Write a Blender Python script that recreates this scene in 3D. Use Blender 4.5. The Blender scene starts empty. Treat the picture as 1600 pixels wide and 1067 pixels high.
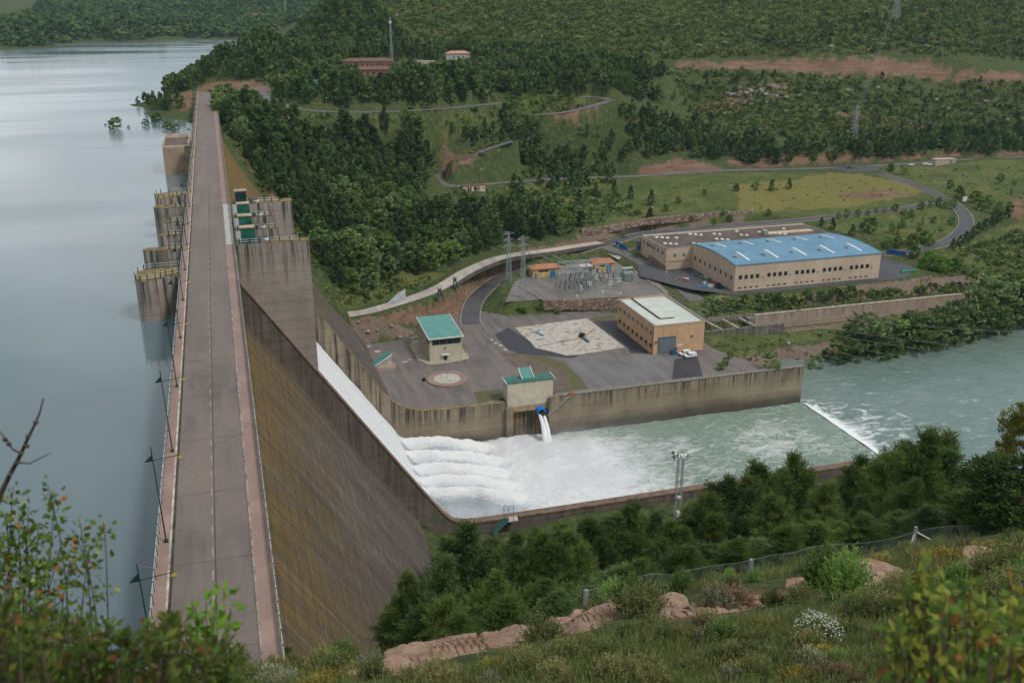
import bpy, bmesh, math, random
import numpy as np
rad = math.radians
scn = bpy.context.scene
col = scn.collection
rnd = random.Random(7)
# ---------------------------------------------------------------- camera
FPX, CAMH = 1500.0, 56.0                      # focal length in 1600-px frame units, eye height over the dam crest
TH = math.atan(540.5 / FPX)                   # pitch
YAW = math.atan((800 - 319) / (FPX / math.cos(TH)))
cam_d = bpy.data.cameras.new('camera'); cam = bpy.data.objects.new('camera', cam_d); col.objects.link(cam)
cam.location = (0, 0, CAMH); cam.rotation_euler = (math.pi / 2 - TH, 0, -YAW)
cam_d.sensor_width = 36.0; cam_d.lens = 36.0 * FPX / 1600.0
cam_d.clip_start = 0.1; cam_d.clip_end = 20000
cam_d.dof.use_dof = True; cam_d.dof.focus_distance = 180.0; cam_d.dof.aperture_fstop = 4.2
scn.camera = cam
# ---------------------------------------------------------------- light: an overcast day
w = bpy.data.worlds.new('World'); scn.world = w; w.use_nodes = True
nt = w.node_tree; bg = nt.nodes['Background']
SUN_EL, SUN_AZ = rad(54), rad(140)
sky = nt.nodes.new('ShaderNodeTexSky'); sky.sky_type = 'NISHITA'; sky.sun_disc = False
sky.sun_elevation = SUN_EL; sky.sun_rotation = SUN_AZ
sky.air_density = 1.0; sky.dust_density = 6.0; sky.ozone_density = 1.5; sky.altitude = 400
tc = nt.nodes.new('ShaderNodeTexCoord'); cn = nt.nodes.new('ShaderNodeTexNoise'); cn.inputs['Scale'].default_value = 2.2; cn.inputs['Detail'].default_value = 6
mpn = nt.nodes.new('ShaderNodeMapping'); mpn.inputs['Scale'].default_value = (1, 1, 3.0); nt.links.new(tc.outputs['Generated'], mpn.inputs[0]); nt.links.new(mpn.outputs[0], cn.inputs['Vector'])
cr = nt.nodes.new('ShaderNodeValToRGB'); cr.color_ramp.elements[0].position = .40; cr.color_ramp.elements[1].position = .62   # grey cloud deck with brighter breaks
cr.color_ramp.elements[0].color = (.38, .43, .47, 1); cr.color_ramp.elements[1].color = (1.06, 1.08, 1.08, 1)
nt.links.new(cn.outputs['Fac'], cr.inputs[0])
sc_ = nt.nodes.new('ShaderNodeVectorMath'); sc_.operation = 'SCALE'; sc_.inputs['Scale'].default_value = 9.0; nt.links.new(cr.outputs[0], sc_.inputs[0])
mxn = nt.nodes.new('ShaderNodeMix'); mxn.data_type = 'RGBA'; mxn.inputs[0].default_value = .85
sx = nt.nodes.new('ShaderNodeSeparateXYZ'); nt.links.new(tc.outputs['Generated'], sx.inputs[0])
hr = nt.nodes.new('ShaderNodeValToRGB'); hr.color_ramp.elements[0].position = .0; hr.color_ramp.elements[0].color = (1.45, 1.45, 1.45, 1); hr.color_ramp.elements[1].position = .5; hr.color_ramp.elements[1].color = (.82, .82, .82, 1)   # brighter towards the horizon
nt.links.new(sx.outputs[2], hr.inputs[0]); hm = nt.nodes.new('ShaderNodeVectorMath'); hm.operation = 'MULTIPLY'; nt.links.new(sc_.outputs[0], hm.inputs[0]); nt.links.new(hr.outputs[0], hm.inputs[1])
nt.links.new(sky.outputs[0], mxn.inputs[6]); nt.links.new(hm.outputs[0], mxn.inputs[7]); nt.links.new(mxn.outputs[2], bg.inputs[0]); bg.inputs[1].default_value = 0.102
sl = bpy.data.lights.new('sun', 'SUN'); sl.energy = 1.45; sl.angle = rad(10); sl.color = (1, 0.96, 0.9)
so = bpy.data.objects.new('sun', sl); col.objects.link(so)
so.rotation_euler = (math.pi / 2 - SUN_EL, 0, math.pi - SUN_AZ)
so.location = (0, 0, 400)
scn.view_settings.view_transform = 'Standard'; scn.view_settings.look = 'None'
scn.view_settings.exposure = 0.36; scn.view_settings.gamma = 1.0
scn.cycles.max_bounces = 6; scn.cycles.diffuse_bounces = 3; scn.cycles.glossy_bounces = 3
scn.cycles.transparent_max_bounces = 8; scn.cycles.volume_bounces = 1
scn.cycles.use_denoising = True
# ---------------------------------------------------------------- survey: photo bearings -> places in the world
Fv = np.array([math.sin(YAW), math.cos(YAW), 0.]); Rv = np.array([math.cos(YAW), -math.sin(YAW), 0.]); Zv = np.array([0, 0, 1.])
FWD = Fv * math.cos(TH) - Zv * math.sin(TH); DWN = -Zv * math.cos(TH) - Fv * math.sin(TH)
CP = np.array([0, 0, CAMH])
def ray(px, py): return FWD + Rv * (px - 800) / FPX + DWN * (py - 533.5) / FPX
def P(px, py, z):
    d = ray(px, py); p = CP + d * ((z - CAMH) / d[2]); return (float(p[0]), float(p[1]), float(z))
def PF(px, py, fw):                            # the point of that bearing at a horizontal distance fw
    d = ray(px, py); p = CP + d * (fw / (d @ Fv)); return tuple(float(c) for c in p)
def PX(px, fw, z):                             # a column of the photo, a distance, a height
    d0 = ray(px, 533.5)
    for _ in range(30):
        zc = (fw * Fv)                         # solve for lateral offset
    z_cam = fw * math.cos(TH) + (CAMH - z) * math.sin(TH)
    lat = (px - 800) / FPX * z_cam
    p = Fv * fw + Rv * lat
    return (float(p[0]), float(p[1]), float(z))
def proj(p):                                   # arrays (n,3) -> px, py, depth
    v = np.asarray(p, float) - CP; d = v @ FWD
    dd = np.where(d > 0.1, d, 0.1)
    return 800 + FPX * (v @ Rv) / dd, 533.5 + FPX * (v @ DWN) / dd, d
# ---------------------------------------------------------------- materials
def new_mat(name):
    m = bpy.data.materials.new(name); m.use_nodes = True
    return m
class N:
    """a little node-tree writer"""
    def __init__(s, m):
        s.m = m; s.t = m.node_tree; s.b = s.t.nodes['Principled BSDF']; s.b.inputs['Specular IOR Level'].default_value = 0.25
    def new(s, ty): return s.t.nodes.new(ty)
    def link(s, a, b): s.t.links.new(a, b)
    def pos(s, kind='obj', scale=(1, 1, 1), rot=(0, 0, 0)):
        mp = s.new('ShaderNodeMapping'); mp.inputs['Scale'].default_value = scale; mp.inputs['Rotation'].default_value = rot
        if kind == 'world': s.link(s.new('ShaderNodeNewGeometry').outputs['Position'], mp.inputs[0])
        else: s.link(s.new('ShaderNodeTexCoord').outputs['Object'], mp.inputs[0])
        return mp.outputs[0]
    def noise(s, co, scale=1, detail=4, rough=0.6, dist=0):
        n = s.new('ShaderNodeTexNoise'); n.inputs['Scale'].default_value = scale; n.inputs['Detail'].default_value = detail
        n.inputs['Roughness'].default_value = rough; n.inputs['Distortion'].default_value = dist
        s.link(co, n.inputs['Vector']); return n.outputs['Fac']
    def vor(s, co, scale=1, feat='F1', out='Distance'):
        n = s.new('ShaderNodeTexVoronoi'); n.feature = feat; n.inputs['Scale'].default_value = scale
        s.link(co, n.inputs['Vector']); return n.outputs[out]
    def ramp(s, fac, stops, interp='LINEAR'):
        r = s.new('ShaderNodeValToRGB'); e = r.color_ramp.elements; r.color_ramp.interpolation = interp
        while len(e) < len(stops): e.new(0.5)
        for q, (p, c) in zip(e, stops):
            q.position = p; q.color = (c, c, c, 1) if isinstance(c, (int, float)) else (*c, 1)
        s.link(fac, r.inputs[0]); return r.outputs[0]
    def mix(s, fac, a, b, mode='MIX'):
        x = s.new('ShaderNodeMix'); x.data_type = 'RGBA'; x.blend_type = mode
        for v, i in ((fac, 0), (a, 6), (b, 7)):
            if hasattr(v, 'links'): s.link(v, x.inputs[i])
            elif i == 0: x.inputs[0].default_value = v
            else: x.inputs[i].default_value = (*v, 1)
        return x.outputs[2]
    def math(s, op, a, b=0.0, clamp=False):
        x = s.new('ShaderNodeMath'); x.operation = op; x.use_clamp = clamp
        for v, i in ((a, 0), (b, 1)):
            if hasattr(v, 'links'): s.link(v, x.inputs[i])
            else: x.inputs[i].default_value = v
        return x.outputs[0]
    def attr(s, name):
        a = s.new('ShaderNodeAttribute'); a.attribute_name = name; return a.outputs['Fac']
    def attrc(s, name):
        a = s.new('ShaderNodeAttribute'); a.attribute_name = name; return a.outputs['Color']
    def objrand(s): return s.new('ShaderNodeObjectInfo').outputs['Random']
    def color(s, c):
        if hasattr(c, 'links'): s.link(c, s.b.inputs['Base Color'])
        else: s.b.inputs['Base Color'].default_value = (*c, 1)
    def rough(s, c):
        if hasattr(c, 'links'): s.link(c, s.b.inputs['Roughness'])
        else: s.b.inputs['Roughness'].default_value = c
    def bump(s, h, strength=0.3, dist=0.1):
        x = s.new('ShaderNodeBump'); x.inputs['Strength'].default_value = strength; x.inputs['Distance'].default_value = dist
        s.link(h, x.inputs['Height']); s.link(x.outputs[0], s.b.inputs['Normal'])
    def sep(s, co):
        x = s.new('ShaderNodeSeparateXYZ'); s.link(co, x.inputs[0]); return x.outputs
MATS = {}
def plain(name, c, rough=0.6, var=0.12, scale=0.6, metal=0.0):
    """painted / weathered surface with uneven tone"""
    if name in MATS: return MATS[name]
    m = new_mat(name); n = N(m); co = n.pos('world')
    f = n.noise(co, scale, 5, 0.65)
    lo = tuple(max(0, x * (1 - 2 * var)) for x in c); hi = tuple(min(1, x * (1 + 2 * var)) for x in c)
    n.color(n.ramp(f, [(0.3, lo), (0.7, hi)])); n.rough(rough); n.b.inputs['Metallic'].default_value = metal
    MATS[name] = m; return m
def concrete(name, base, dark, streak=0.6, lift=2.4, warm=None, lines=0.55, moss=None, top=None, damp=None):
    """cast concrete: lift joints, rain streaks running down, blotches"""
    m = new_mat(name); n = N(m); co = n.pos('world')
    blot = n.noise(co, 0.09, 6, 0.65)
    c = n.ramp(blot, [(0.3, tuple(x * 0.72 for x in base)), (0.5, base), (0.72, warm or tuple(x * 1.18 for x in base))])
    st = n.noise(n.pos('world', (0.9, 0.9, 0.035)), 1.0, 5, 0.7)
    zf_ = n.sep(co)[2]; tf = streak
    if top is not None:                        # rain streaks start at the coping and die out below it
        tf = n.math('MULTIPLY', n.ramp(n.math('ADD', n.math('DIVIDE', n.math('SUBTRACT', top[0], zf_), top[1]), n.math('MULTIPLY', n.math('SUBTRACT', n.noise(n.pos('world', (.5, .5, .0)), 1, 3), .5), 1.2)), [(0.0, 1.0), (.25, .9), (.75, .12), (1.0, .05)]), streak)
    c = n.mix(n.math('MULTIPLY', n.ramp(st, [(0.46, 0.0), (0.62, 1.0)]), tf), c, dark)
    if damp is not None:                       # dark algae band above the water
        c = n.mix(n.math('MULTIPLY', n.ramp(n.math('DIVIDE', n.math('SUBTRACT', n.math('ADD', zf_, n.math('MULTIPLY', blot, 3.0)), damp), 4.0), [(0.0, 1.0), (1.0, 0.0)]), .75), c, tuple(x * 1.1 for x in dark))
    st2 = n.noise(n.pos('world', (2.6, 2.6, 0.08)), 1.0, 3, 0.6)
    c = n.mix(n.math('MULTIPLY', n.ramp(st2, [(0.55, 0.0), (0.75, 1.0)]), n.math('MULTIPLY', tf, 0.8) if top is not None else streak * 0.8), c, tuple(x * 0.7 for x in dark))
    z = n.sep(co)[2]
    fr = n.math('FRACT', n.math('DIVIDE', n.math('ADD', z, n.math('MULTIPLY', n.noise(co, 0.5, 2), 0.25)), lift))
    ln = n.ramp(fr, [(0.0, 1.0), (0.05, 0.0), (0.95, 0.0), (1.0, 1.0)])
    c = n.mix(n.math('MULTIPLY', ln, lines), c, tuple(x * 0.8 for x in dark))
    if moss:
        mk = n.ramp(n.noise(co, 0.15, 5, 0.7), [(0.52, 0.0), (0.62, 1.0)]); c = n.mix(n.math('MULTIPLY', mk, 0.5), c, moss)
    fine = n.noise(co, 3.0, 5, 0.7)
    c = n.mix(0.5, c, n.mix(fine, (0.25, 0.25, 0.25), (0.9, 0.9, 0.9)), 'SOFT_LIGHT')
    n.color(c); n.rough(0.9); n.bump(fine, 0.3, 0.08)
    MATS[name] = m; return m
# ---------------------------------------------------------------- mesh writer
class MB:
    def __init__(s): s.v = []; s.f = []; s.mi = []
    def add(s, vs, fs, mi=0):
        o = len(s.v); s.v += [tuple(map(float, v)) for v in vs]; s.f += [tuple(i + o for i in f) for f in fs]; s.mi += [mi] * len(fs)
        return s
    def box(s, x0, x1, y0, y1, z0, z1, mi=0):
        return s.add([(x0, y0, z0), (x1, y0, z0), (x1, y1, z0), (x0, y1, z0), (x0, y0, z1), (x1, y0, z1), (x1, y1, z1), (x0, y1, z1)],
                     [(3, 2, 1, 0), (4, 5, 6, 7), (0, 1, 5, 4), (1, 2, 6, 5), (2, 3, 7, 6), (3, 0, 4, 7)], mi)
    def prism(s, poly, z0, z1, mi=0):          # poly in XY, z0/z1 numbers or per-vertex lists
        n = len(poly)
        if sum(poly[i][0] * poly[(i + 1) % n][1] - poly[(i + 1) % n][0] * poly[i][1] for i in range(n)) < 0:
            poly = poly[::-1]
            if not isinstance(z1, (int, float)): z1 = z1[::-1]
            if not isinstance(z0, (int, float)): z0 = z0[::-1]
        a = [z0] * n if isinstance(z0, (int, float)) else z0; b = [z1] * n if isinstance(z1, (int, float)) else z1
        vs = [(p[0], p[1], a[i]) for i, p in enumerate(poly)] + [(p[0], p[1], b[i]) for i, p in enumerate(poly)]
        return s.add(vs, [tuple(range(n - 1, -1, -1)), tuple(range(n, 2 * n))] + [(i, (i + 1) % n, n + (i + 1) % n, n + i) for i in range(n)], mi)
    def exty(s, prof, y0, y1, mi=0):           # XZ profile extruded along Y
        n = len(prof)
        if sum(prof[i][0] * prof[(i + 1) % n][1] - prof[(i + 1) % n][0] * prof[i][1] for i in range(n)) < 0: prof = prof[::-1]
        vs = [(x, y0, z) for x, z in prof] + [(x, y1, z) for x, z in prof]
        return s.add(vs, [tuple(range(n)), tuple(range(2 * n - 1, n - 1, -1))] + [((i + 1) % n, i, n + i, n + (i + 1) % n) for i in range(n)], mi)
    def tube(s, a, b, r0, r1=None, n=6, mi=0, cap=True):
        r1 = r0 if r1 is None else r1
        a = np.array(a, float); b = np.array(b, float); d = b - a; L = np.linalg.norm(d)
        if L < 1e-6: return s
        d /= L; u = np.cross(d, (0, 0, 1.) if abs(d[2]) < 0.9 else (1., 0, 0)); u /= np.linalg.norm(u); v = np.cross(d, u)
        vs = []
        for c, r in ((a, r0), (b, r1)):
            for k in range(n):
                t = 2 * math.pi * k / n; vs.append(c + (u * math.cos(t) + v * math.sin(t)) * r)
        fs = [(k, (k + 1) % n, n + (k + 1) % n, n + k) for k in range(n)]
        if cap: fs += [tuple(range(n - 1, -1, -1)), tuple(range(n, 2 * n))]
        return s.add(vs, fs, mi)
    def path(s, pts, r, n=5, mi=0):
        for i in range(len(pts) - 1):
            ra = r if not isinstance(r, (list, tuple)) else r[i]; rb = r if not isinstance(r, (list, tuple)) else r[i + 1]
            s.tube(pts[i], pts[i + 1], ra, rb, n, mi)
        return s
    def lathe(s, c, prof, n=12, mi=0):         # (r, z) profile round a vertical axis
        vs = []
        for r, z in prof:
            for k in range(n):
                t = 2 * math.pi * k / n; vs.append((c[0] + r * math.cos(t), c[1] + r * math.sin(t), c[2] + z))
        fs = []
        for i in range(len(prof) - 1):
            for k in range(n): fs.append((i * n + k, i * n + (k + 1) % n, (i + 1) * n + (k + 1) % n, (i + 1) * n + k))
        fs += [tuple(range(n - 1, -1, -1)), tuple(range((len(prof) - 1) * n, len(prof) * n))]
        return s.add(vs, fs, mi)
    def build(s, name, mats, parent=None, smooth=False):
        me = bpy.data.meshes.new(name)
        v = np.array(s.v, np.float32)
        if parent is not None and len(v):
            o = np.array(parent_origin(parent), np.float32); v = v - o
        me.from_pydata([tuple(map(float, p)) for p in v], [], s.f)
        mats = mats if isinstance(mats, (list, tuple)) else [mats]
        for m in mats: me.materials.append(m)
        if len(mats) > 1: me.polygons.foreach_set('material_index', s.mi)
        if smooth: me.polygons.foreach_set('use_smooth', [True] * len(me.polygons))
        me.update()
        o = bpy.data.objects.new(name, me); col.objects.link(o)
        if parent is not None: o.parent = parent
        return o
def parent_origin(o):
    t = np.zeros(3)
    while o is not None:
        t = t + np.array(o.location); o = o.parent
    return t
def thing(name, label, cat, loc=(0, 0, 0), group=None):
    o = bpy.data.objects.new(name, None); col.objects.link(o); o.location = loc; o.empty_display_size = 0.5
    o['label'] = label; o['category'] = cat
    if group: o['group'] = group
    return o
def tag(o, label, cat, group=None):
    o['label'] = label; o['category'] = cat
    if group: o['group'] = group
    return o
def struct(o): o['kind'] = 'structure'; return o
def stuff(o, label=None, cat=None):
    o['kind'] = 'stuff'
    if label: o['label'] = label
    if cat: o['category'] = cat
    return o
KIDS = {}
def kids(o): return list(o.children)
def dup(root, loc=None, rotz=None, label=None, group=None, scale=None):
    r = root.copy(); col.objects.link(r)
    if loc is not None: r.location = loc
    if rotz is not None: r.rotation_euler = (0, 0, rotz)
    if scale is not None: r.scale = (scale,) * 3 if isinstance(scale, (int, float)) else scale
    if label: r['label'] = label
    if group: r['group'] = group
    for ch in list(root.children):
        c = ch.copy(); col.objects.link(c); c.parent = r
        for g in list(ch.children):
            d = g.copy(); col.objects.link(d); d.parent = c
    return r
def mesh_np(name, verts, quads, mats, attrs=None, parent=None, tri=False, smooth=False):
    """fast mesh from numpy arrays; attrs: {name: per-face float colour tint}"""
    me = bpy.data.meshes.new(name); nv = len(verts); nf = len(quads); k = quads.shape[1]
    me.vertices.add(nv); me.vertices.foreach_set('co', np.ascontiguousarray(verts, np.float32).ravel())
    me.loops.add(nf * k); me.loops.foreach_set('vertex_index', np.ascontiguousarray(quads, np.int32).ravel())
    me.polygons.add(nf); me.polygons.foreach_set('loop_start', np.arange(nf, dtype=np.int32) * k)
    try: me.polygons.foreach_set('loop_total', np.full(nf, k, np.int32))
    except Exception: pass
    for m in (mats if isinstance(mats, (list, tuple)) else [mats]): me.materials.append(m)
    for an, val in (attrs or {}).items():
        if an == 'material_index': me.polygons.foreach_set('material_index', np.ascontiguousarray(val, np.int32)); continue
        dom = 'FACE' if len(val) == nf else 'POINT'
        a = me.attributes.new(an, 'FLOAT', dom); a.data.foreach_set('value', np.ascontiguousarray(val, np.float32))
    if smooth: me.polygons.foreach_set('use_smooth', np.ones(nf, bool))
    me.update(calc_edges=True); me.validate()
    o = bpy.data.objects.new(name, me); col.objects.link(o)
    if parent is not None: o.parent = parent
    return o
# ================================================================ levels (metres, dam crest road = 0)
ZL, ZP, ZR, ZS, ZW, ZB = -9.0, -74.0, -88.5, -69.0, -68.0, -88.0   # lake, plaza, river, substation, warehouse yard, basin
YN, YF = 233.0, 287.0                          # the two sides of the spillway
def inpoly(x, y, poly):
    x = np.asarray(x, float); y = np.asarray(y, float); r = np.zeros(x.shape, bool); n = len(poly)
    for i in range(n):
        x0, y0 = poly[i][:2]; x1, y1 = poly[(i + 1) % n][:2]
        if y0 == y1: continue
        c = ((y0 > y) != (y1 > y)) & (x < (x1 - x0) * (y - y0) / (y1 - y0) + x0); r ^= c
    return r
def segdist(x, y, pts, closed=False):
    d = np.full(x.shape, 1e9); tt = np.zeros(x.shape); n = len(pts)
    for i in range(n if closed else n - 1):
        a = pts[i]; b = pts[(i + 1) % n]; ex, ey = b[0] - a[0], b[1] - a[1]; L = ex * ex + ey * ey
        if L < 1e-9: continue
        t = np.clip(((x - a[0]) * ex + (y - a[1]) * ey) / L, 0, 1)
        q = np.hypot(x - a[0] - t * ex, y - a[1] - t * ey); k = q < d
        d[k] = q[k]
        if len(a) > 2: z = a[2] + t * (b[2] - a[2]); tt[k] = z[k]
    return d, tt
def smooth(t): t = np.clip(t, 0, 1); return t * t * (3 - 2 * t)
def near_face(z): return 1.5 + max(0.0, (-18.8 - z) / 1.53)
def far_face(z): return 1.5 + max(0.0, (-6.0 - z) / 1.47)
def on_face(px, py, s, x0, z0):
    d = ray(px, py); t = (x0 + (z0 - CAMH) / s) / (d[0] + d[2] / s); p = CP + d * t; return tuple(map(float, p))
def densify(pts, n=8):
    """Catmull-Rom through the points"""
    p = [np.array(q, float) for q in pts]; out = []
    for i in range(len(p) - 1):
        a = p[i - 1] if i else 2 * p[0] - p[1]; b, c = p[i], p[i + 1]; d = p[i + 2] if i + 2 < len(p) else 2 * p[-1] - p[-2]
        for k in range(n):
            t = k / n; out.append(0.5 * ((2 * b) + (c - a) * t + (2 * a - 5 * b + 4 * c - d) * t * t + (3 * b - a - 3 * c + d) * t ** 3))
    out.append(p[-1]); return [tuple(map(float, q)) for q in out]
# ---------------------------------------------------------------- roads, surveyed
R_MAIN = densify([P(742, 520, -74), P(735, 500, -73.9), P(741, 472, -73), P(764, 447, -72), P(800, 425, -70.6), P(850, 408, -69), P(905, 392, -67.4), P(958, 378, -66.4), P(1000, 366.5, -65), P(1060, 360, -63.5), P(1120, 354, -62), P(1190, 349, -61), P(1260, 343, -60.8), P(1340, 334, -61), P(1420, 325, -61.5), P(1475, 313, -62)], 6)
R_RIGHT = densify([P(1372, 398, -68), P(1420, 393, -68), P(1452, 387, -67), P(1486, 375, -66), P(1507, 357, -64.8), P(1508, 338, -63.6), P(1488, 318, -62.5), P(1448, 297, -61.6), P(1400, 279, -60.8), P(1350, 267, -60.2), P(1318, 262, -60)], 6)
R_FAR = densify([P(1760, 232, -57), P(1600, 245, -58), P(1500, 250, -59), P(1400, 257, -59.8), P(1318, 262, -60), P(1200, 265, -58.6), P(1100, 268, -57.2), P(1000, 275, -55), P(880, 279, -52.5), P(780, 286, -49.6), P(720, 291, -48.6), P(690, 287, -47.5), P(681, 275, -46), P(698, 261, -41.5), P(725, 248, -36.5), P(760, 234, -31.5), P(800, 221, -27)], 6)
R_CREST = densify([P(326, 144, 0), P(360, 143, 0), P(395, 143, -0.1), P(418, 149, -0.4), P(424, 156, -0.8), P(460, 169, -2.5), P(520, 175, -4.5), P(600, 175, -6.5), P(680, 171, -8.3), P(740, 165.5, -9.2), P(785, 160.5, -10)], 6)
R_BEND = densify([P(838, 180, -17), P(880, 176, -15.5), P(920, 167, -13), P(945, 160, -12), P(952, 156, -11), P(930, 152, -10), P(905, 152, -9.5)], 6)
R_TRACK = densify([P(528, 492, -64), P(570, 488, -64.4), P(620, 474, -64.6), P(660, 461, -64.2), P(694, 446, -63.7), P(730, 424, -63), P(775, 405, -62.6), P(815, 397, -63), P(862, 391, -63.8), P(905, 384, -65), P(940, 379, -66)], 6)
R_SIDE = densify([P(930, 381, -66.6), P(985, 400, -67.5), P(1030, 427, -68.6), P(1065, 450, -69.5), P(1090, 470, -70.6)], 6)
# ---------------------------------------------------------------- terrain: a smooth sheet through surveyed spot heights
CT = []
def c(px, py, z, dz=0.0): p = P(px, py, z); CT.append((p[0], p[1], z + dz))
def cf(px, fw, z): CT.append(PX(px, fw, z))
def cw(x, y, z): CT.append((x, y, z))
for q in ((330,143,0),(360,146,0),(420,150,-.5),(345,160,-1),(300,150,-1),(282,160,-3),
          (510,174,-4.5),(600,175,-6.5),(690,170,-8.5),(745,165,-9.5),(785,161,-10),(955,158,-12),(860,172,-15),
          (752,191,-19),(775,229,-30.5),(715,247,-37.5),(672,277,-46.5),(695,290,-48.5),(741,296,-50),(790,286,-50),
          (880,279,-52.5),(1000,275,-55),(1100,267,-57),(1210,265,-58.5),(1330,262,-60),(1450,254,-59.5),(1600,245,-58),(1470,312,-62),(1400,282,-61),(1250,300,-60.5),(1150,300,-59),(1050,310,-58.5),
          (600,215,-20),(600,255,-33),(500,245,-23),(450,200,-8),(450,240,-18),(540,300,-38),(620,330,-46),(700,350,-53),(600,420,-59),(560,465,-62.5),(520,400,-55),(480,330,-40),
          (650,190,-12),(700,205,-20),(560,195,-11),(690,235,-33),
          (800,330,-55),(860,365,-61),(930,345,-60),(880,310,-54),(960,320,-58.5),(760,370,-60),(690,420,-62.5),
          (1100,330,-60.5),(1200,335,-60.5),(1340,320,-61.5),(1050,355,-62),
          (1100,235,-50),(1100,180,-30),(1100,130,-10),(1100,107,-1),(1100,96,6),(1100,50,26),
          (1300,235,-50),(1300,180,-33),(1300,130,-12),(1300,113,-4),(1300,95,5),(1300,50,26),
          (1500,225,-50),(1500,180,-36),(1500,140,-18),(1500,122,-9),(1500,104,0),(1500,50,24),
          (950,240,-47),(950,200,-30),(950,130,-7),(950,55,24),(850,215,-30),(850,250,-44),(900,250,-46),(1020,240,-49),
          (800,135,-5),(800,105,5),(800,55,23),(712,92,7),(650,105,4),(590,112,3),(590,60,22),(590,20,40),(680,130,-3),(500,130,0),(450,120,2),
          (1600,300,-62.5),(1600,350,-66.5),(1560,400,-69.5),(1590,440,-76),(1500,420,-70),(1660,420,-75),(1700,330,-65),
          (1250,540,-84.5),(1400,530,-85),(1180,560,-83),(1560,500,-85),(1130,560,-76.5),(1350,520,-83),
          (1150,482,-72.3),(1250,476,-73),(1350,468,-73),(1480,455,-74),
          (180,166,-9.3),(205,171,-9.3),(250,187,-9.4),(292,190,-9.4),(240,160,-6),(215,160,-8)): c(*q)
for q in ((262,128,4,-6),(320,110,9,-6),(370,95,15,-6),(440,55,30,-6),(235,146,-4,-3)): c(*q)
for q in ((530,930,46),(620,1010,52.5),(700,1030,52.5),(800,1050,52.5),(950,1060,52.5),(1100,1060,52.5),(1300,1060,52.5),(1500,1060,52.5),(1650,1060,52.5),(300,740,-14),(370,800,-4),(370,900,-18),(440,820,14),(440,1000,-16),(530,1250,12),(530,1500,-15),(260,720,-16),(620,1180,56),(620,1500,50),
          (800,1300,80),(1100,1350,105),(1400,1350,110),(1700,1350,115),(1000,2000,150),(1600,2200,180),(600,2200,90),(1700,1050,60),(1700,850,-25),(1750,600,-62)): cf(*q)
# the far shore and the hills behind it
for q in ((0,72.5,-9),(80,73,-9),(150,74.5,-9),(210,66,-9),(290,66,-9),(350,69,-9),(0,42,12),(60,15,28),(150,45,8),(150,15,30),(210,45,2),(270,47,-3),(330,47,-2),(400,50,0),(250,22,18),(330,15,25),(420,30,14),(420,8,36)): c(*q)
for q in ((0,1750,-6),(60,2100,10),(150,2500,40),(250,3000,45),(350,3200,60),(-200,1500,10),(-200,2500,30),(0,3500,45),(100,4500,160),(300,4600,170),(500,4200,160),(-400,4500,150),(700,3500,170)): cf(*q)
for x, y in ((-40,90),(-40,200),(-40,330),(-40,450),(-60,540),(-150,100),(-150,300),(-150,500),(-200,700),(-130,640),(-350,200),(-400,600),(-400,900),(-150,900),(-40,830),(-20,1000),(60,1150),(-250,1150),(-900,300),(-900,900),(-1500,800),(-160,590)): cw(x, y, -26)
# the hillside the photographer stands on
SLOPE = ((-500, .80, 30, ((60, 4), (90, -14))), (0, .80, 30, ((50, 13), (80, -10))), (300, .79, 25, ((45, 20), (68, 0))), (450, .765, 22, ((45, 19), (72, -4))),
                          (620, .713, 25, ((50, 14), (80, -9), (110, -30))), (850, .685, 35, ((60, 10), (100, -19), (150, -51), (200, -75), (238, -86.5))),
                          (960, .65, 50, ((80, -1), (140, -42), (190, -70), (235, -86.5))), (1180, .632, 60, ((90, -4), (140, -38), (200, -72), (243, -86.8))),
                          (1430, .597, 74, ((105, -10), (160, -47), (220, -78), (268, -87.5))), (1600, .576, 85, ((125, -22), (200, -67), (262, -88))), (1850, .57, 90, ((140, -30), (220, -72), (290, -90))))
for px, k, edge, rest in SLOPE:
    for fw in (3, 8, 15, 25, 36, 48, 60, edge):
        if fw <= edge: cf(px, fw, CAMH - 1.7 - k * fw)
    for fw, z in rest: cf(px, fw, z)
for x, y, z in ((0, -30, 74), (80, -30, 66), (-60, -20, 70), (200, -20, 45), (60, -80, 95), (-80, -80, 95), (250, 60, 5), (350, 100, -40), (420, 190, -88), (600, 150, -88), (700, 350, -80), (800, 500, -62), (900, 100, -60)): cw(x, y, z)
for q in ((660,830),(630,900),(600,960),(560,1000),(500,1000)):
    p = on_face(*q, 1.53, 1.5, -18.8); cw(p[0] + 4, p[1] + 1, p[2] - 3)
cw(6, 84, -9); cw(-14, 66, -3); cw(52, 222, -87); cw(90, 226, -86.5); cw(160, 226, -87.5)
for q in ((343,200),(352,225),(370,255),(390,282),(410,307),(445,370),(488,440),(530,500)):
    p = on_face(*q, 1.47, 1.5, -6.0); cw(p[0], p[1], p[2] - .5)
for x, y in ((60, 300), (100, 320), (150, 340), (120, 370), (70, 350), (170, 300)): cw(x, y, ZP)
for x, y in ((230, 380), (280, 380), (300, 390), (230, 430), (200, 420)): cw(x, y, ZW)
for x, y in ((140, 380), (165, 395), (150, 405)): cw(x, y, ZS)
CT = np.array(CT)
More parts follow.
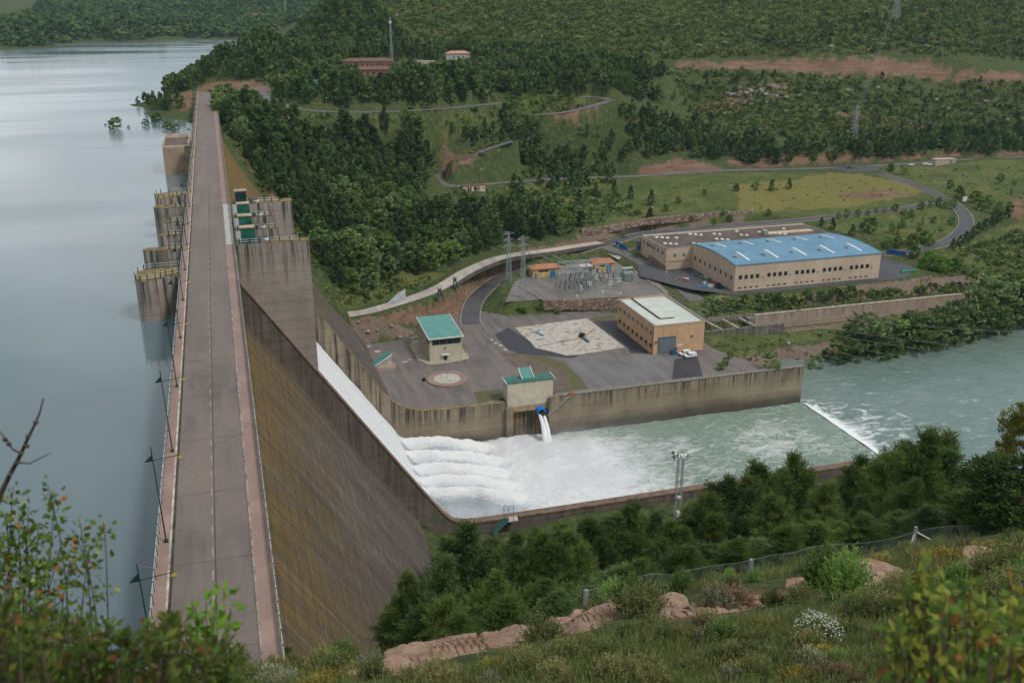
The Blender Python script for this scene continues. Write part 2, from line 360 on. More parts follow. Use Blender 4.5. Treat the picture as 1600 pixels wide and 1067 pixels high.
def tps_fit(c):
    s = 100.0; x = c[:, 0] / s; y = c[:, 1] / s; n = len(c)
    r = np.hypot(x[:, None] - x, y[:, None] - y); K = np.where(r > 0, r * r * np.log(r + 1e-12), 0) + np.eye(n) * 0.004
    Pm = np.stack([np.ones(n), x, y], 1); A = np.zeros((n + 3, n + 3)); A[:n, :n] = K; A[:n, n:] = Pm; A[n:, :n] = Pm.T
    sol = np.linalg.solve(A, np.r_[c[:, 2], 0, 0, 0])
    def ev(X, Y):
        X = np.ravel(X) / s; Y = np.ravel(Y) / s; out = np.empty(len(X))
        for i in range(0, len(X), 20000):
            a, b = X[i:i + 20000], Y[i:i + 20000]; r = np.hypot(a[:, None] - x, b[:, None] - y)
            out[i:i + 20000] = (r * r * np.log(r + 1e-12)) @ sol[:n] + sol[n] + sol[n + 1] * a + sol[n + 2] * b
        return out
    return ev
TPS = tps_fit(CT)
def vnoise(x, y, seed=0):
    """smooth value noise on a lattice, for ground roughness"""
    r = np.random.RandomState(seed).rand(256, 256)
    xi = np.floor(x).astype(int); yi = np.floor(y).astype(int); fx = smooth(x - xi); fy = smooth(y - yi)
    g = lambda a, b: r[a & 255, b & 255]
    return (g(xi, yi) * (1 - fx) + g(xi + 1, yi) * fx) * (1 - fy) + (g(xi, yi + 1) * (1 - fx) + g(xi + 1, yi + 1) * fx) * fy - 0.5
PLAZA = [(36, 287), (36, 345), (45, 359), (64, 361), (84, 372), (90, 386), (100, 390), (113, 376), (150, 375), (176, 353), (177, 318), (181, 303), (187, 287)]
SUBST = [P(790, 472, ZS), P(848, 468, ZS), P(1046, 459, ZS), P(1000, 409, ZS), P(955, 388, ZS), P(905, 404, ZS), P(850, 422, ZS), P(803, 440, ZS)]
YARD = [(183, 398), (196, 372), (212, 358), (300, 360), (318, 374), (313, 402), (292, 416), (290, 465), (210, 478), (186, 446), (190, 420)]
RIVER = [P(1236, 566, ZR), P(1258, 583, ZR), P(1310, 574, ZR), P(1400, 556, ZR), P(1500, 536, ZR), P(1600, 513, ZR), P(1900, 440, ZR), (900, 330, 0), (900, 120, 0), (420, 196, 0), (330, 216, 0), (250, 226, 0), (199, 229, 0), (199, 286, 0)]
BASIN = [(30, YN + 1), (199, YN + 1), (199, YF + 1.4), (30, YF + 1.4)]
CANAL = [(174, 343.6, -84), (230, 344, -84), (332, 344.5, -84)]
LAKE = [(-10.7, -40), (-10.7, 600), (-25, 640), (60, 780), (150, 1000), (380, 1400), (520, 2400), (-600, 2400), (-2600, 1600), (-2600, -40)]
def ground(X, Y, rough=True):
    X = np.asarray(X, float).ravel(); Y = np.asarray(Y, float).ravel()
    z = TPS(X, Y)
    # the near hillside: an even slope to its edge, a little steeper beyond it
    fw = X * Fv[0] + Y * Fv[1]; zc_ = fw * math.cos(TH) + (CAMH - z) * math.sin(TH); pxx = 800 + FPX * (X * Rv[0] + Y * Rv[1]) / np.maximum(zc_, 1)
    kk = np.interp(pxx, [q[0] for q in SLOPE], [q[1] for q in SLOPE]); ee = np.interp(pxx, [q[0] for q in SLOPE], [q[2] for q in SLOPE])
    top = CAMH - 1.7 - kk * np.minimum(fw, ee) - np.maximum(kk + .05, .66) * np.maximum(fw - ee, 0)
    z = np.where((fw > 0) & (fw < 215) & (X > 3), np.minimum(z, np.maximum(top, -86)), z)
    if rough:
        D = np.hypot(X, Y); a = np.clip(D / 350, 0.0, 1.0)
        z = z + a * (vnoise(X / 23, Y / 23, 1) * 3.2 + vnoise(X / 9, Y / 9, 2) * 1.5) + np.clip(D / 1200 - .4, 0, 1) * vnoise(X / 90, Y / 90, 3) * 26
        n = np.clip(1.3 - D / 110, 0, 1) * np.clip(D / 6, 0, 1)
        z = z + n * (vnoise(X / 7, Y / 7, 4) * 1.3 + vnoise(X / 2.3, Y / 2.3, 5) * 0.55 + vnoise(X / 0.9, Y / 0.9, 6) * 0.18)
    def pad(poly, zz, feather, lower=False):
        nonlocal z
        d, _ = segdist(X, Y, poly, True); ins = inpoly(X, Y, poly); d = np.where(ins, 0, d)
        k = smooth(1 - d / feather); t = z * (1 - k) + zz * k
        z = np.minimum(z, t) if lower else t
    pad(YARD, ZW - .02, 7); pad(SUBST, ZS - .02, 4)
    pad(PLAZA, ZP - .02, 5)
    for road, hw in ((R_MAIN, 4.2), (R_RIGHT, 4.4), (R_FAR, 4.6), (R_CREST, 4.0), (R_BEND, 4.0), (R_TRACK, 4.6), (R_SIDE, 4.6)):
        d, zz = segdist(X, Y, road); k = smooth(1 - (d - hw) / 6.0); z = z * (1 - k) + (zz - .12) * k
    for road, hw in ((R_FAR, 4.2), (R_CREST, 4.0), (R_BEND, 4.0), (R_TRACK, 4.4), (R_RIGHT, 4.4), (R_SIDE, 4.0), (R_MAIN, 5.2)):
        d, zz = segdist(X, Y, road); k = smooth(1 - (d - hw) / 1.6); z = z * (1 - k) + (zz - .12) * k
    pad(PLAZA, ZP - .02, 1.5)
    rc = P(1335, 263, -60); pad([(rc[0] + 19 * math.cos(a), rc[1] + 19 * math.sin(a)) for a in np.linspace(0, 6.283, 16, endpoint=False)], -60.05, 7)
    # canal trench, river bed, basin, lake
    d, zz = segdist(X, Y, CANAL); k = smooth(1 - (d - 3.2) / 1.6); z = np.minimum(z, z * (1 - k) - 84 * k)
    pad(RIVER, ZR - 3.5, 9, True); pad(BASIN, -97, .6, True)
    # nothing pokes through the dam and the spillway walls
    ins = (X > -10) & (X < 44) & (Y > YN - 1) & (Y < YF + 2); z = np.where(ins, np.minimum(z, -100), z)
    ins = (X > 46) & (X < 218) & (Y > YN - 2) & (Y < YN + 3); z = np.where(ins, np.minimum(z, -89.5), z)
    ins = (X > -10.4) & (X < 1.2) & (Y > 68) & (Y < 606); z = np.where(ins, np.minimum(z, -3.0), z)
    lk = (X < -10.7) & (Y > 84) & (Y < 560); k = smooth((-10.7 - X) / 1.0) * smooth((Y - 84) / 6) * smooth((560 - Y) / 6)
    z = np.where(lk, z * (1 - k) + np.minimum(z, -16) * k, z)
    return z
def spaced(spec):
    out = [spec[0][0]]
    for (a, b, s0, s1) in spec:
        x = a
        while x < b - 1e-6:
            t = (x - a) / (b - a); x = min(b, x + s0 + (s1 - s0) * t); out.append(x)
    return np.array(out)
GX = spaced([(-2600, -600, 90, 40), (-600, -120, 40, 10), (-120, -16, 10, 2.5), (-16, 96, 1.25, 1.25), (96, 330, 2.2, 2.4), (330, 560, 3, 6), (560, 1000, 6, 14), (1000, 2600, 14, 80)])
GY = spaced([(-90, 0, 8, 1.2), (0, 92, 1.2, 1.25), (92, 280, 2.4, 2.2), (280, 480, 2.0, 2.4), (480, 800, 2.6, 5), (800, 1400, 5, 14), (1400, 2600, 14, 50), (2600, 6000, 50, 160)])
XX, YY = np.meshgrid(GX, GY); GZ = ground(XX, YY).reshape(XX.shape)
def gz(x, y):
    """height of the finished terrain sheet (bilinear)"""
    x = np.atleast_1d(np.asarray(x, float)); y = np.atleast_1d(np.asarray(y, float))
    i = np.clip(np.searchsorted(GX, x) - 1, 0, len(GX) - 2); j = np.clip(np.searchsorted(GY, y) - 1, 0, len(GY) - 2)
    fx = np.clip((x - GX[i]) / (GX[i + 1] - GX[i]), 0, 1); fy = np.clip((y - GY[j]) / (GY[j + 1] - GY[j]), 0, 1)
    return (GZ[j, i] * (1 - fx) + GZ[j, i + 1] * fx) * (1 - fy) + (GZ[j + 1, i] * (1 - fx) + GZ[j + 1, i + 1] * fx) * fy
def g1(x, y): return float(gz(x, y)[0])
def hit(px, py, tmax=3000):
    """where a bearing meets the ground"""
    d = ray(px, py); d = d / (d @ Fv); t = np.concatenate([np.arange(4, 300, .5), np.arange(300, tmax, 2.0)])
    p = CP + t[:, None] * d; g = gz(p[:, 0], p[:, 1]); k = np.argmax(p[:, 2] < g)
    return (float(p[k, 0]), float(p[k, 1]), float(g[k]))
# ---- what the ground is made of, stored as attributes of the sheet
TP = np.stack([XX.ravel(), YY.ravel(), GZ.ravel()], 1); tpx, tpy, tpd = proj(TP)
def soft(polys, jitter=6):
    X, Y = XX.ravel(), YY.ravel()
    jx = tpx + vnoise(X / 9, Y / 9, 11) * jitter * 1.6; jy = tpy + vnoise(X / 9, Y / 9, 12) * jitter * 0.7
    r = np.zeros(len(tpx), bool)
    for q in polys: r |= inpoly(jx, jy, q)
    return r & (tpd > 1)
far = tpd > 250
SOIL = soft([[(1060,94),(1130,98),(1210,96),(1290,90),(1340,93),(1385,93),(1400,101),(1445,96),(1480,108),(1600,116),(1600,128),(1480,126),(1440,120),(1300,116),(1190,110),(1130,108),(1062,105)],
             [(1005,262),(1060,250),(1110,255),(1130,268),(1000,277)], [(1130,270),(1250,244),(1260,252),(1150,266)], [(545,500),(600,492),(690,470),(740,440),(790,412),(830,404),(800,424),(755,440),(722,480),(716,504),(650,505)],
             [(310,143),(320,130),(345,126),(400,128),(420,140),(340,142)], [(262,160),(300,140),(310,165),(290,172)], [(690,262),(735,238),(775,226),(735,246),(690,275)],
             [(860,180),(918,158),(928,166),(880,184)], [(1120,255),(1230,243),(1600,236),(1600,243),(1330,252),(1180,262)], [(1080,170),(1140,150),(1180,160),(1130,178)], [(1300,176),(1400,180),(1450,200),(1330,190)],
             [(1310,306),(1390,297),(1430,303),(1360,312)], [(370,170),(440,174),(470,190),(400,185)], [(372,240),(420,290),(440,330),(410,290)], [(1575,310),(1600,312),(1600,345),(1580,335)], [(940,110),(1000,140),(960,128)],
             [(800,395),(960,362),(1000,352),(960,370),(820,402)]], 8) & far
ROCK = soft([[(548,500),(600,498),(650,520),(640,525),(600,520),(570,545),(556,540)], [(848,470),(1046,461),(1050,473),(850,484)], [(900,366),(1120,344),(1190,338),(1120,352),(900,374)], [(1235,466),(1420,438),(1540,430),(1540,446),(1300,472)],
             [(1150,560),(1240,545),(1330,530),(1340,545),(1240,566),(1160,575)], [(1150,140),(1230,130),(1230,150),(1150,160)], [(350,150),(420,132),(440,140),(400,148)]], 6) & far
GRASS = soft([[(195,53),(240,42),(325,37),(332,45),(280,55),(225,57)], [(790,290),(1000,275),(1150,270),(1400,275),(1450,300),(1460,318),(1300,335),(1100,345),(960,352),(880,345),(800,320)], [(1300,340),(1460,320),(1495,345),(1470,380),(1420,385),(1290,355)], [(1360,262),(1600,248),(1600,345),(1530,320),(1480,300)],
              [(1080,470),(1180,460),(1190,500),(1090,500)], [(1096,556),(1180,545),(1180,585),(1120,590)], [(1100,525),(1300,505),(1400,500),(1400,530),(1120,545)], [(500,178),(740,178),(790,190),(760,200),(560,195)], [(800,150),(900,140),(920,155),(860,172),(820,175)],
              [(1480,400),(1600,340),(1600,440),(1500,430)], [(520,440),(640,425),(700,430),(600,470),(530,485)], [(800,452),(850,480),(960,476),(950,487),(810,498),(780,480)]], 8) & far
DRY = soft([[(1150,290),(1300,272),(1430,285),(1440,305),(1330,322),(1160,330)]], 10) & far
nearm = tpd < 110
SOILN = soft([[(590,1045),(640,1000),(720,985),(800,965),(860,962),(960,930),(985,945),(900,985),(800,1000),(720,1015),(640,1040)], [(1020,950),(1120,935),(1250,915),(1330,893),(1420,900),(1400,915),(1250,930),(1080,962),(1020,966)],
              [(1260,888),(1350,885),(1420,905),(1300,915)], [(1490,890),(1600,860),(1600,875),(1520,898)], [(1400,905),(1600,880),(1600,900),(1420,920)]], 14) & nearm
def quad_grid(nx, ny):
    j, i = np.meshgrid(np.arange(ny - 1), np.arange(nx - 1), indexing='ij'); a = (j * nx + i).ravel()
    return np.stack([a, a + 1, a + nx + 1, a + nx], 1)
mg = new_mat('ground_cover'); n = N(mg); co = n.pos('world')
nb = n.noise(co, 0.05, 8, 0.7); nf = n.noise(co, 0.5, 6, 0.75); nv = n.noise(co, 2.5, 5, 0.75)
scrub = n.ramp(nf, [(0.3, (.030, .046, .018)), (0.5, (.058, .080, .028)), (0.62, (.090, .105, .038)), (0.8, (.15, .125, .075))])
grass = n.ramp(n.math('ADD', n.math('MULTIPLY', nb, .6), n.math('MULTIPLY', nf, .4)), [(0.34, (.040, .062, .018)), (0.5, (.085, .108, .034)), (0.66, (.165, .155, .06))])
dry = n.ramp(nf, [(0.3, (.11, .125, .032)), (0.6, (.185, .165, .055)), (0.75, (.22, .125, .07))])
strat = n.noise(n.pos('world', (.06, .06, .8)), 1, 5, .75)
soil = n.ramp(n.math('ADD', n.math('ADD', n.math('MULTIPLY', nf, .3), n.math('MULTIPLY', nv, .35)), n.math('MULTIPLY', strat, .35)), [(0.36, (.065, .042, .03)), (0.5, (.17, .105, .068)), (0.64, (.29, .20, .14))])
rock = n.ramp(nv, [(0.3, (.05, .035, .028)), (0.5, (.17, .125, .10)), (0.72, (.34, .27, .22))])
brk = n.ramp(nv, [(0.35, 0.0), (0.5, 1.0)])
def masked(a, amt=.75):
    return n.math('MULTIPLY', n.math('ADD', n.math('MULTIPLY', n.attr(a), 1.25), n.math('MULTIPLY', n.math('SUBTRACT', nf, .55), amt)), 1.2, True)
cc = n.mix(masked('grass'), scrub, grass); cc = n.mix(masked('dry', 1.6), cc, dry); cc = n.mix(masked('soil', 2.2), cc, soil); cc = n.mix(masked('rock'), cc, rock)
n.color(cc); n.rough(0.95); n.b.inputs['Specular IOR Level'].default_value = 0.1; n.bump(n.math('ADD', n.math('MULTIPLY', nv, .5), nf), 0.7, 0.5)
terr = mesh_np('terrain', TP, quad_grid(len(GX), len(GY)), mg, {'soil': (SOIL | SOILN).astype(float), 'rock': ROCK.astype(float), 'grass': GRASS.astype(float), 'dry': DRY.astype(float)}, smooth=True)
struct(terr)
# ---------------------------------------------------------------- water
def water_mat(name, body, rough, bscale, bstr, rip=None):
    m = new_mat(name); n = N(m); co = n.pos('world', rip or (1, 1, 1))
    h = n.math('ADD', n.noise(co, bscale, 4, .6), n.math('MULTIPLY', n.noise(co, bscale * 4, 3, .6), .4))
    n.color(n.ramp(n.noise(co, .02, 3), [(.35, tuple(x * .85 for x in body)), (.65, body)]))
    n.b.inputs['Specular IOR Level'].default_value = 0.5; n.b.inputs['IOR'].default_value = 1.33
    band = n.noise(n.pos('world', (.004, .02, 1)), 1, 3, .5)
    n.rough(n.ramp(band, [(.4, rough * .6), (.6, rough * 1.6)])); n.bump(h, bstr, .15)
    return m, n
ml, _ = water_mat('lake_water', (.125, .18, .20), .13, .12, .05)
b = MB(); b.add([(x, y, ZL) for x, y in LAKE], [tuple(range(len(LAKE)))]); struct(b.build('lake', ml))
# spillway and stilling basin water: one sheet, foam and painted jet shade as attributes
bx = np.concatenate([np.arange(12, 96, .6), np.arange(96, 200.6, 1.0)]); by = np.arange(YN + 2.0, YF - .05, .6)
BX, BY = np.meshgrid(bx, by)
zc = np.where(BX < 47, -46 - 1.43 * (BX - 23.3), -79.9)
zc = np.maximum(zc, -79.9)
jw = np.zeros_like(BX); jets = (281.6, 271.3, 262.0, 254.0, 246.2)
for i, yj in enumerate(jets):
    yy = yj - (BX - 47) * (0.03 + .01 * i) * 0
    jw = np.maximum(jw, np.exp(-((BY - yy + vnoise(BX / 6, BY * 0 + i, 21) * 1.6) / (2.9 + .02 * np.clip(BX - 47, 0, 60))) ** 2))
t = np.clip((BX - 46.5), 0, None)
arch = -79.7 - 0.0066 * t * t + vnoise(BX / 5, BY / 4, 22) * .8 * np.clip(t / 8, 0, 1)
arch = np.maximum(arch, -90)
hole = smooth(t / 2.5) * smooth((12 - t) / 5) * (BY > 247)
trough = arch - 4.6 * smooth(t / 5) - 1.8 * hole - 1.5 * smooth(t / 6) * (BY < 243) + vnoise(BX / 3, BY / 3, 23) * .6
pool = ZB + (vnoise(BX / 9, BY / 9, 24) * 1.1 + vnoise(BX / 3.5, BY / 3.5, 25) * .5) * np.clip(1.4 - (BX - 60) / 130, .25, 1) + vnoise(BX / 1.5, BY / 1.5, 26) * .25 + np.exp(-((BX - 88) / 14) ** 2) * 1.6
zz = np.maximum(trough + (arch - trough) * jw, pool + np.clip(1 - (BX - 47) / 12, 0, 1) * 1.0)
zz = zz + (vnoise(BX / 1.1, BY / .9, 33) * .55 + vnoise(BX / 2.4, BY / 1.4, 34) * .5) * np.clip(1.5 - (BX - 46) / 60, 0, 1)
BZ = np.where(BX <= 46.5, zc + vnoise(BX / 5, BY / 1.0, 27) * .5 + vnoise(BX / 1.5, BY / .8, 35) * .3, zz)
foam = np.clip(1.22 - (BX - 74) / 58, 0.14, 1.0); foam = np.where(BX < 80, 1.0, foam)
foam = foam - np.clip((BY - 276) / 11, 0, 1) * np.clip((BX - 72) / 6, 0, 1) * np.clip(1.0 - (BX - 72) / 80, 0, 1) * .62
foam = foam - .16 * (1 - jw) * (BX > 47.5) * np.clip((92 - BX) / 10, 0, 1)  # troughs between jets greyed through the foam value, as painted shade
foam = foam - .62 * hole * (1 - jw) ** 2 * np.clip(1.3 * vnoise(BX / 2, BY / 2, 29) + .9, 0, 1)  # gaps at the jet roots darkened in colour to look dimly lit
foam = foam + vnoise(BX / 14, BY / 14, 28) * .3 * (BX > 84)
mw = new_mat('spillway_water'); n = N(mw); co = n.pos('world')
fa = n.attr('foam')
pat = n.noise(n.pos('world', (.55, 1.0, 1)), .30, 8, .72, 1.6); pat2 = n.noise(co, 1.3, 5, .7, .6)
pp = n.math('ADD', n.math('MULTIPLY', pat, .75), n.math('MULTIPLY', pat2, .25))
fm = n.math('MULTIPLY', n.math('ADD', pp, n.math('SUBTRACT', n.math('MULTIPLY', fa, .62), .60)), 4.2, True)
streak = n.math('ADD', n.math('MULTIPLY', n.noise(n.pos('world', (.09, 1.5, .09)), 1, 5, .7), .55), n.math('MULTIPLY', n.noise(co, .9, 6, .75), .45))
streak = n.math('ADD', streak, n.math('MULTIPLY', n.math('SUBTRACT', n.attr('jet_shade'), .56), .74))  # jet crests lightened and troughs greyed: shading put into the colour
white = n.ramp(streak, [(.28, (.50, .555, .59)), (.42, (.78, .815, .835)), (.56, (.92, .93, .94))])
green = n.ramp(pp, [(.3, (.19, .285, .23)), (.6, (.33, .42, .36))])
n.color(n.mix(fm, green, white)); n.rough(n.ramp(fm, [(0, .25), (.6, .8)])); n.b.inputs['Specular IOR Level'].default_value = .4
n.bump(n.math('ADD', n.math('MULTIPLY', pat2, .6), n.math('MULTIPLY', n.noise(co, 2.6, 6, .8), .5)), 1.0, 1.0)
sw = mesh_np('spillway_water', np.stack([BX.ravel(), BY.ravel(), BZ.ravel()], 1), quad_grid(len(bx), len(by)), mw, {'foam': foam.ravel(), 'jet_shade': np.where((BX > 46.5) & (BX < 92), jw ** 1.5 * np.clip((100 - BX) / 14, .6, 1) + (1 - jw ** 1.5) * np.clip((BX - 66) / 18, 0, 1) * .62, .60).ravel()}, smooth=True); struct(sw)
# the river below the sill
rx0, rx1, ry0, ry1 = 200.6, 900, 110, 420
rx = np.concatenate([np.arange(200.6, 330, 1.2), np.arange(330, 900, 6)]); ry = np.arange(110, 470, 3.0)
RX, RY = np.meshgrid(rx, ry)
f2 = np.exp(-(RX - 200.6) / 2.2) * 1.0 * ((RY > YN) & (RY < YF)) + np.exp(-(RX - 200) / 40.0) * .36 * np.exp(-((RY - 262) / 30) ** 2) + .03 + vnoise(RX / 22, RY / 12, 31) * .16
RZ = ZR + vnoise(RX / 5, RY / 4, 32) * .3 * np.exp(-(RX - 200) / 60) + .45 * np.exp(-(RX - 200.6) / 1.5) * ((RY > YN) & (RY < YF))
mr = new_mat('river_water'); n = N(mr); co = n.pos('world'); fa = n.attr('foam')
pat = n.noise(n.pos('world', (.5, 1.0, 1), (0, 0, .35)), .16, 8, .7, 2.2)
fm = n.math('MULTIPLY', n.math('ADD', pat, n.math('SUBTRACT', n.math('MULTIPLY', fa, .6), .68)), 4.5, True)
n.color(n.mix(fm, n.ramp(pat, [(.3, (.10, .155, .138)), (.6, (.165, .225, .20))]), (.74, .78, .78))); n.rough(n.ramp(fm, [(0, .16), (.6, .8)])); n.b.inputs['Specular IOR Level'].default_value = .5
n.bump(n.noise(co, .7, 5, .65), .45, .25)
struct(mesh_np('river', np.stack([RX.ravel(), RY.ravel(), RZ.ravel()], 1), quad_grid(len(rx), len(ry)), mr, {'foam': f2.ravel()}, smooth=True))
# ================================================================ the dam
mdam = new_mat('dam_face'); n = N(mdam); co = n.pos('world'); z = n.sep(co)[2]
st = n.noise(n.pos('world', (.02, .22, .02)), 1.0, 6, .75); st2 = n.noise(n.pos('world', (.05, 2.2, .05)), 1.0, 3, .6); lay = n.noise(n.pos('world', (.0, .04, 1.9)), 1.0, 4, .75); bl = n.noise(co, .06, 6, .7)
base = n.ramp(n.math('ADD', n.math('ADD', n.math('MULTIPLY', st, .35), n.math('MULTIPLY', bl, .3)), n.math('MULTIPLY', lay, .35)), [(.36, (.035, .029, .025)), (.48, (.082, .068, .057)), (.6, (.135, .113, .093)), (.72, (.23, .205, .175))])
lich = n.math('MULTIPLY', n.ramp(n.math('ADD', n.math('ADD', n.math('MULTIPLY', st, .55), n.math('MULTIPLY', n.math('GREATER_THAN', n.sep(co)[1], 286.5), .10)), n.math('MULTIPLY', n.noise(co, .05, 6, .7), .45)), [(.375, 0.0), (.53, 1.0)]), n.ramp(n.math('DIVIDE', n.math('ADD', z, 52.0), 52.0), [(0.0, 0.0), (.35, .45), (.7, .95), (1.0, 1.0)]))
cc = n.mix(n.math('MULTIPLY', lich, .85), base, n.ramp(st2, [(.3, (.085, .056, .014)), (.6, (.19, .118, .020)), (.75, (.27, .18, .045))]))
pale = n.ramp(n.noise(n.pos('world', (.0, .10, 2.6)), 1.0, 5, .75), [(.585, 0.0), (.66, 1.0)])
cc = n.mix(n.math('MULTIPLY', pale, n.ramp(n.math('DIVIDE', n.math('ADD', z, 90.0), 90.0), [(.0, .75), (.5, .45), (1.0, .25)])), cc, (.38, .35, .30))
fr = n.math('FRACT', n.math('DIVIDE', z, 2.5)); cc = n.mix(n.math('MULTIPLY', n.ramp(fr, [(0, 1.0), (.06, 0.0), (.94, 0.0), (1, 1.0)]), .75), cc, (.035, .03, .026))
fy = n.math('FRACT', n.math('DIVIDE', n.sep(co)[1], 15.5)); cc = n.mix(n.math('MULTIPLY', n.ramp(fy, [(0, 1.0), (.008, 0.0), (.992, 0.0), (1, 1.0)]), .55), cc, (.33, .30, .26))
cc = n.mix(.7, cc, n.mix(n.noise(co, 2.4, 6, .8), (.05, .05, .05), (.97, .97, .97)), 'SOFT_LIGHT')
n.color(cc); n.rough(.95); n.bump(n.noise(co, 1.5, 5, .7), .35, .15)
mcon = concrete('pier_concrete', (.32, .28, .24), (.05, .05, .046), 1.0, 2.5, (.38, .335, .29), .45, top=(0.0, 14.0))
mwall = concrete('basin_concrete', (.26, .215, .155), (.045, .040, .036), 1.0, 4.6, (.32, .27, .19), .35, top=(-73.5, 8.0), damp=-84.5)
mtrain = concrete('training_concrete', (.15, .125, .105), (.045, .038, .032), .6, 2.5, (.2, .165, .13), .7, (.07, .085, .05))
mlich = plain('lichen_edge', (.175, .13, .055), .95, .45, .6)
mrail = plain('green_paint', (.012, .05, .045), .45, .2); mgalv = plain('galvanised_steel', (.36, .38, .39), .45, .12, metal=.4); mwhite = plain('white_rail', (.62, .63, .62), .5, .1)
dam = thing('dam', 'long grey and brown concrete gravity dam stained mustard yellow, between the lake and the valley', 'dam', (-5, 60, -50))
def facex(k, z): return near_face(z) if k == 'n' else far_face(z)
b = MB()
nearp = [(-10.7, -.16), (1.15, -.16), (1.15, -18.8), (46.5, -87.6), (46.5, -110), (-10.7, -110)]
farp = [(-10.7, -.16), (1.15, -.16), (1.15, -6.0), (49.5, -76.6), (49.5, -110), (-10.7, -110)]
b.exty(nearp, 64, YN).exty(farp, YF + 1.6, 648)
body = b.build('body', mdam, dam)
b = MB(); b.exty([(-10.7, -110), (-10.7, -16), (-6, -12), (0, -13), (6, -20), (12, -30.5), (47, -81), (60, -90), (60, -110)], YN, YF + 1.6)
b.build('ogee', mcon, dam)
b = MB(); b.box(-10.7, 1.15, YN, YF + 1.6, -2.2, -.16); b.build('bridge_deck', mcon, dam)
def pier(y0, y1, xu, xd, zb_u, top=-.1, nose=True):
    """a spillway pier: rounded upstream nose, wall sinking into the chute downstream"""
    b = MB(); ym, h = (y0 + y1) / 2, (y1 - y0) / 2
    up = [(xu + h * (1 - math.cos(a)), ym + h * math.sin(a)) for a in np.linspace(math.pi / 2, -math.pi / 2, 9)] if nose else [(xu, y1), (xu, y0)]
    b.prism(up + [(-10.7, y0), (-10.7, y1)], zb_u, top)
    zz = lambda x: -9.3 - 1.48 * (x - 1.4) - 9
    b.prism([(1.5, y0), (xd, y0), (xd, y1), (1.5, y1)], [-22, zz(xd), zz(xd), -22], top)
    p = b.build('pier', mcon, dam)
    e = MB()                                   # a strip of lichen along the coping
    e.prism([(x + .0, y) for x, y in up] + [(-10.9, y0), (-10.9, y1)], top + .004, top + .05)
    e.build('lichen_coping', mlich, p)
    if xd > 8: e = MB(); e.box(8.0, xd, y0 + .02, y1 - .02, top + .004, top + .05); e.build('lichen_coping', mlich, p)
    return p
pier(YN, YN + 3, -19.6, 18.6, -60, -.1); pier(248, 250, -16.7, 12.4, -60, -.1); pier(263.5, 265.5, -16.7, 12.2, -60, -.1); pier(YF - 4.5, YF + .2, -19.5, 18.6, -60, -.1)
for k, (ya, yb) in enumerate(((206.2, 216.5), (296.5, 306.5))):
    # the two bastions with walkways beyond the spillway
    pl = [(-10.7, ya + 3.6), (-12.2, ya + 3.5), (-13.6, ya + 3.0), (-14.6, ya + 1.6), (-15.6, ya + .6), (-17.2, ya + .1), (-18.7, ya + .5), (-19.7, ya + 1.8), (-19.9, ya + 4), (-19.6, yb - 2), (-18.4, yb - .6), (-16, yb), (-10.7, yb)]
    b = MB(); b.prism(pl, -60, -.12); p = b.build('bastion', mcon, dam)
    e = MB(); e.prism([(x, y) for x, y in pl], -.116, -.06); e.build('lichen_coping', mlich, p)
    r = MB(); ins = [(x * .985 - .2, y + (.25 if y < (ya + yb) / 2 else -.25)) for x, y in pl[:]]
    pts = ins[::1]
    rl = thing('walkway_railing', 'green posted railing round the %s rounded bastion standing in the lake' % ('nearer' if k == 0 else 'farther'), 'railing', (-15, (ya + yb) / 2, -.06), 'railings on the spillway piers')
    rr = MB()
    for i in range(len(pts) - 1):
        for zq in (.55, 1.1): rr.tube((*pts[i], zq), (*pts[i + 1], zq), .035, n=4)
    rr.build('handrail', mwhite, rl)
    for x, y in pts:
        q = MB(); q.box(x - .11, x + .11, y - .11, y + .11, -.06, 1.15); q.build('post', mrail, rl)
# training wall along the near side: follows the chute, then runs level beside the basin
def wall_top_near(x): return max(-9.3 - 1.48 * (x - 1.4), -85.5) if x < 46 else (-85.5 + 0.030 * max(0, 62 - x) ** 2.0)
xs = list(np.arange(1.5, 44, 3.0)) + list(np.arange(44, 64, 1.0)) + [80, 100, 130, 160, 190, 216]
def zt(x):
    a = -9.3 - 1.48 * (x - 1.4); bb = -85.5; k = 4.0
    d = a - bb; return bb + (d + math.sqrt(d * d + 4 * k)) / 2 - (.0 if x < 50 else 0) - (math.sqrt(4 * k) / 2) * math.exp(-abs(x - 52) / 40) * 0
b = MB(); prof = [(x, zt(x)) for x in xs] + [(216, -110), (1.5, -110)]; b.exty(prof, YN - .35, YN + 2.0)
tw = b.build('training_wall', mtrain, dam)
b = MB()
for i in range(len(xs) - 1):
    x0, x1 = xs[i], xs[i + 1]
    b.add([(x0, YN - .55, zt(x0) + .05), (x1, YN - .55, zt(x1) + .05), (x1, YN + 2.1, zt(x1) + .05), (x0, YN + 2.1, zt(x0) + .05), (x0, YN - .55, zt(x0) - .45), (x1, YN - .55, zt(x1) - .45)], [(0, 1, 2, 3), (4, 5, 1, 0)])
b.build('coping', plain('rusty_coping', (.17, .115, .085), .9, .2), tw)
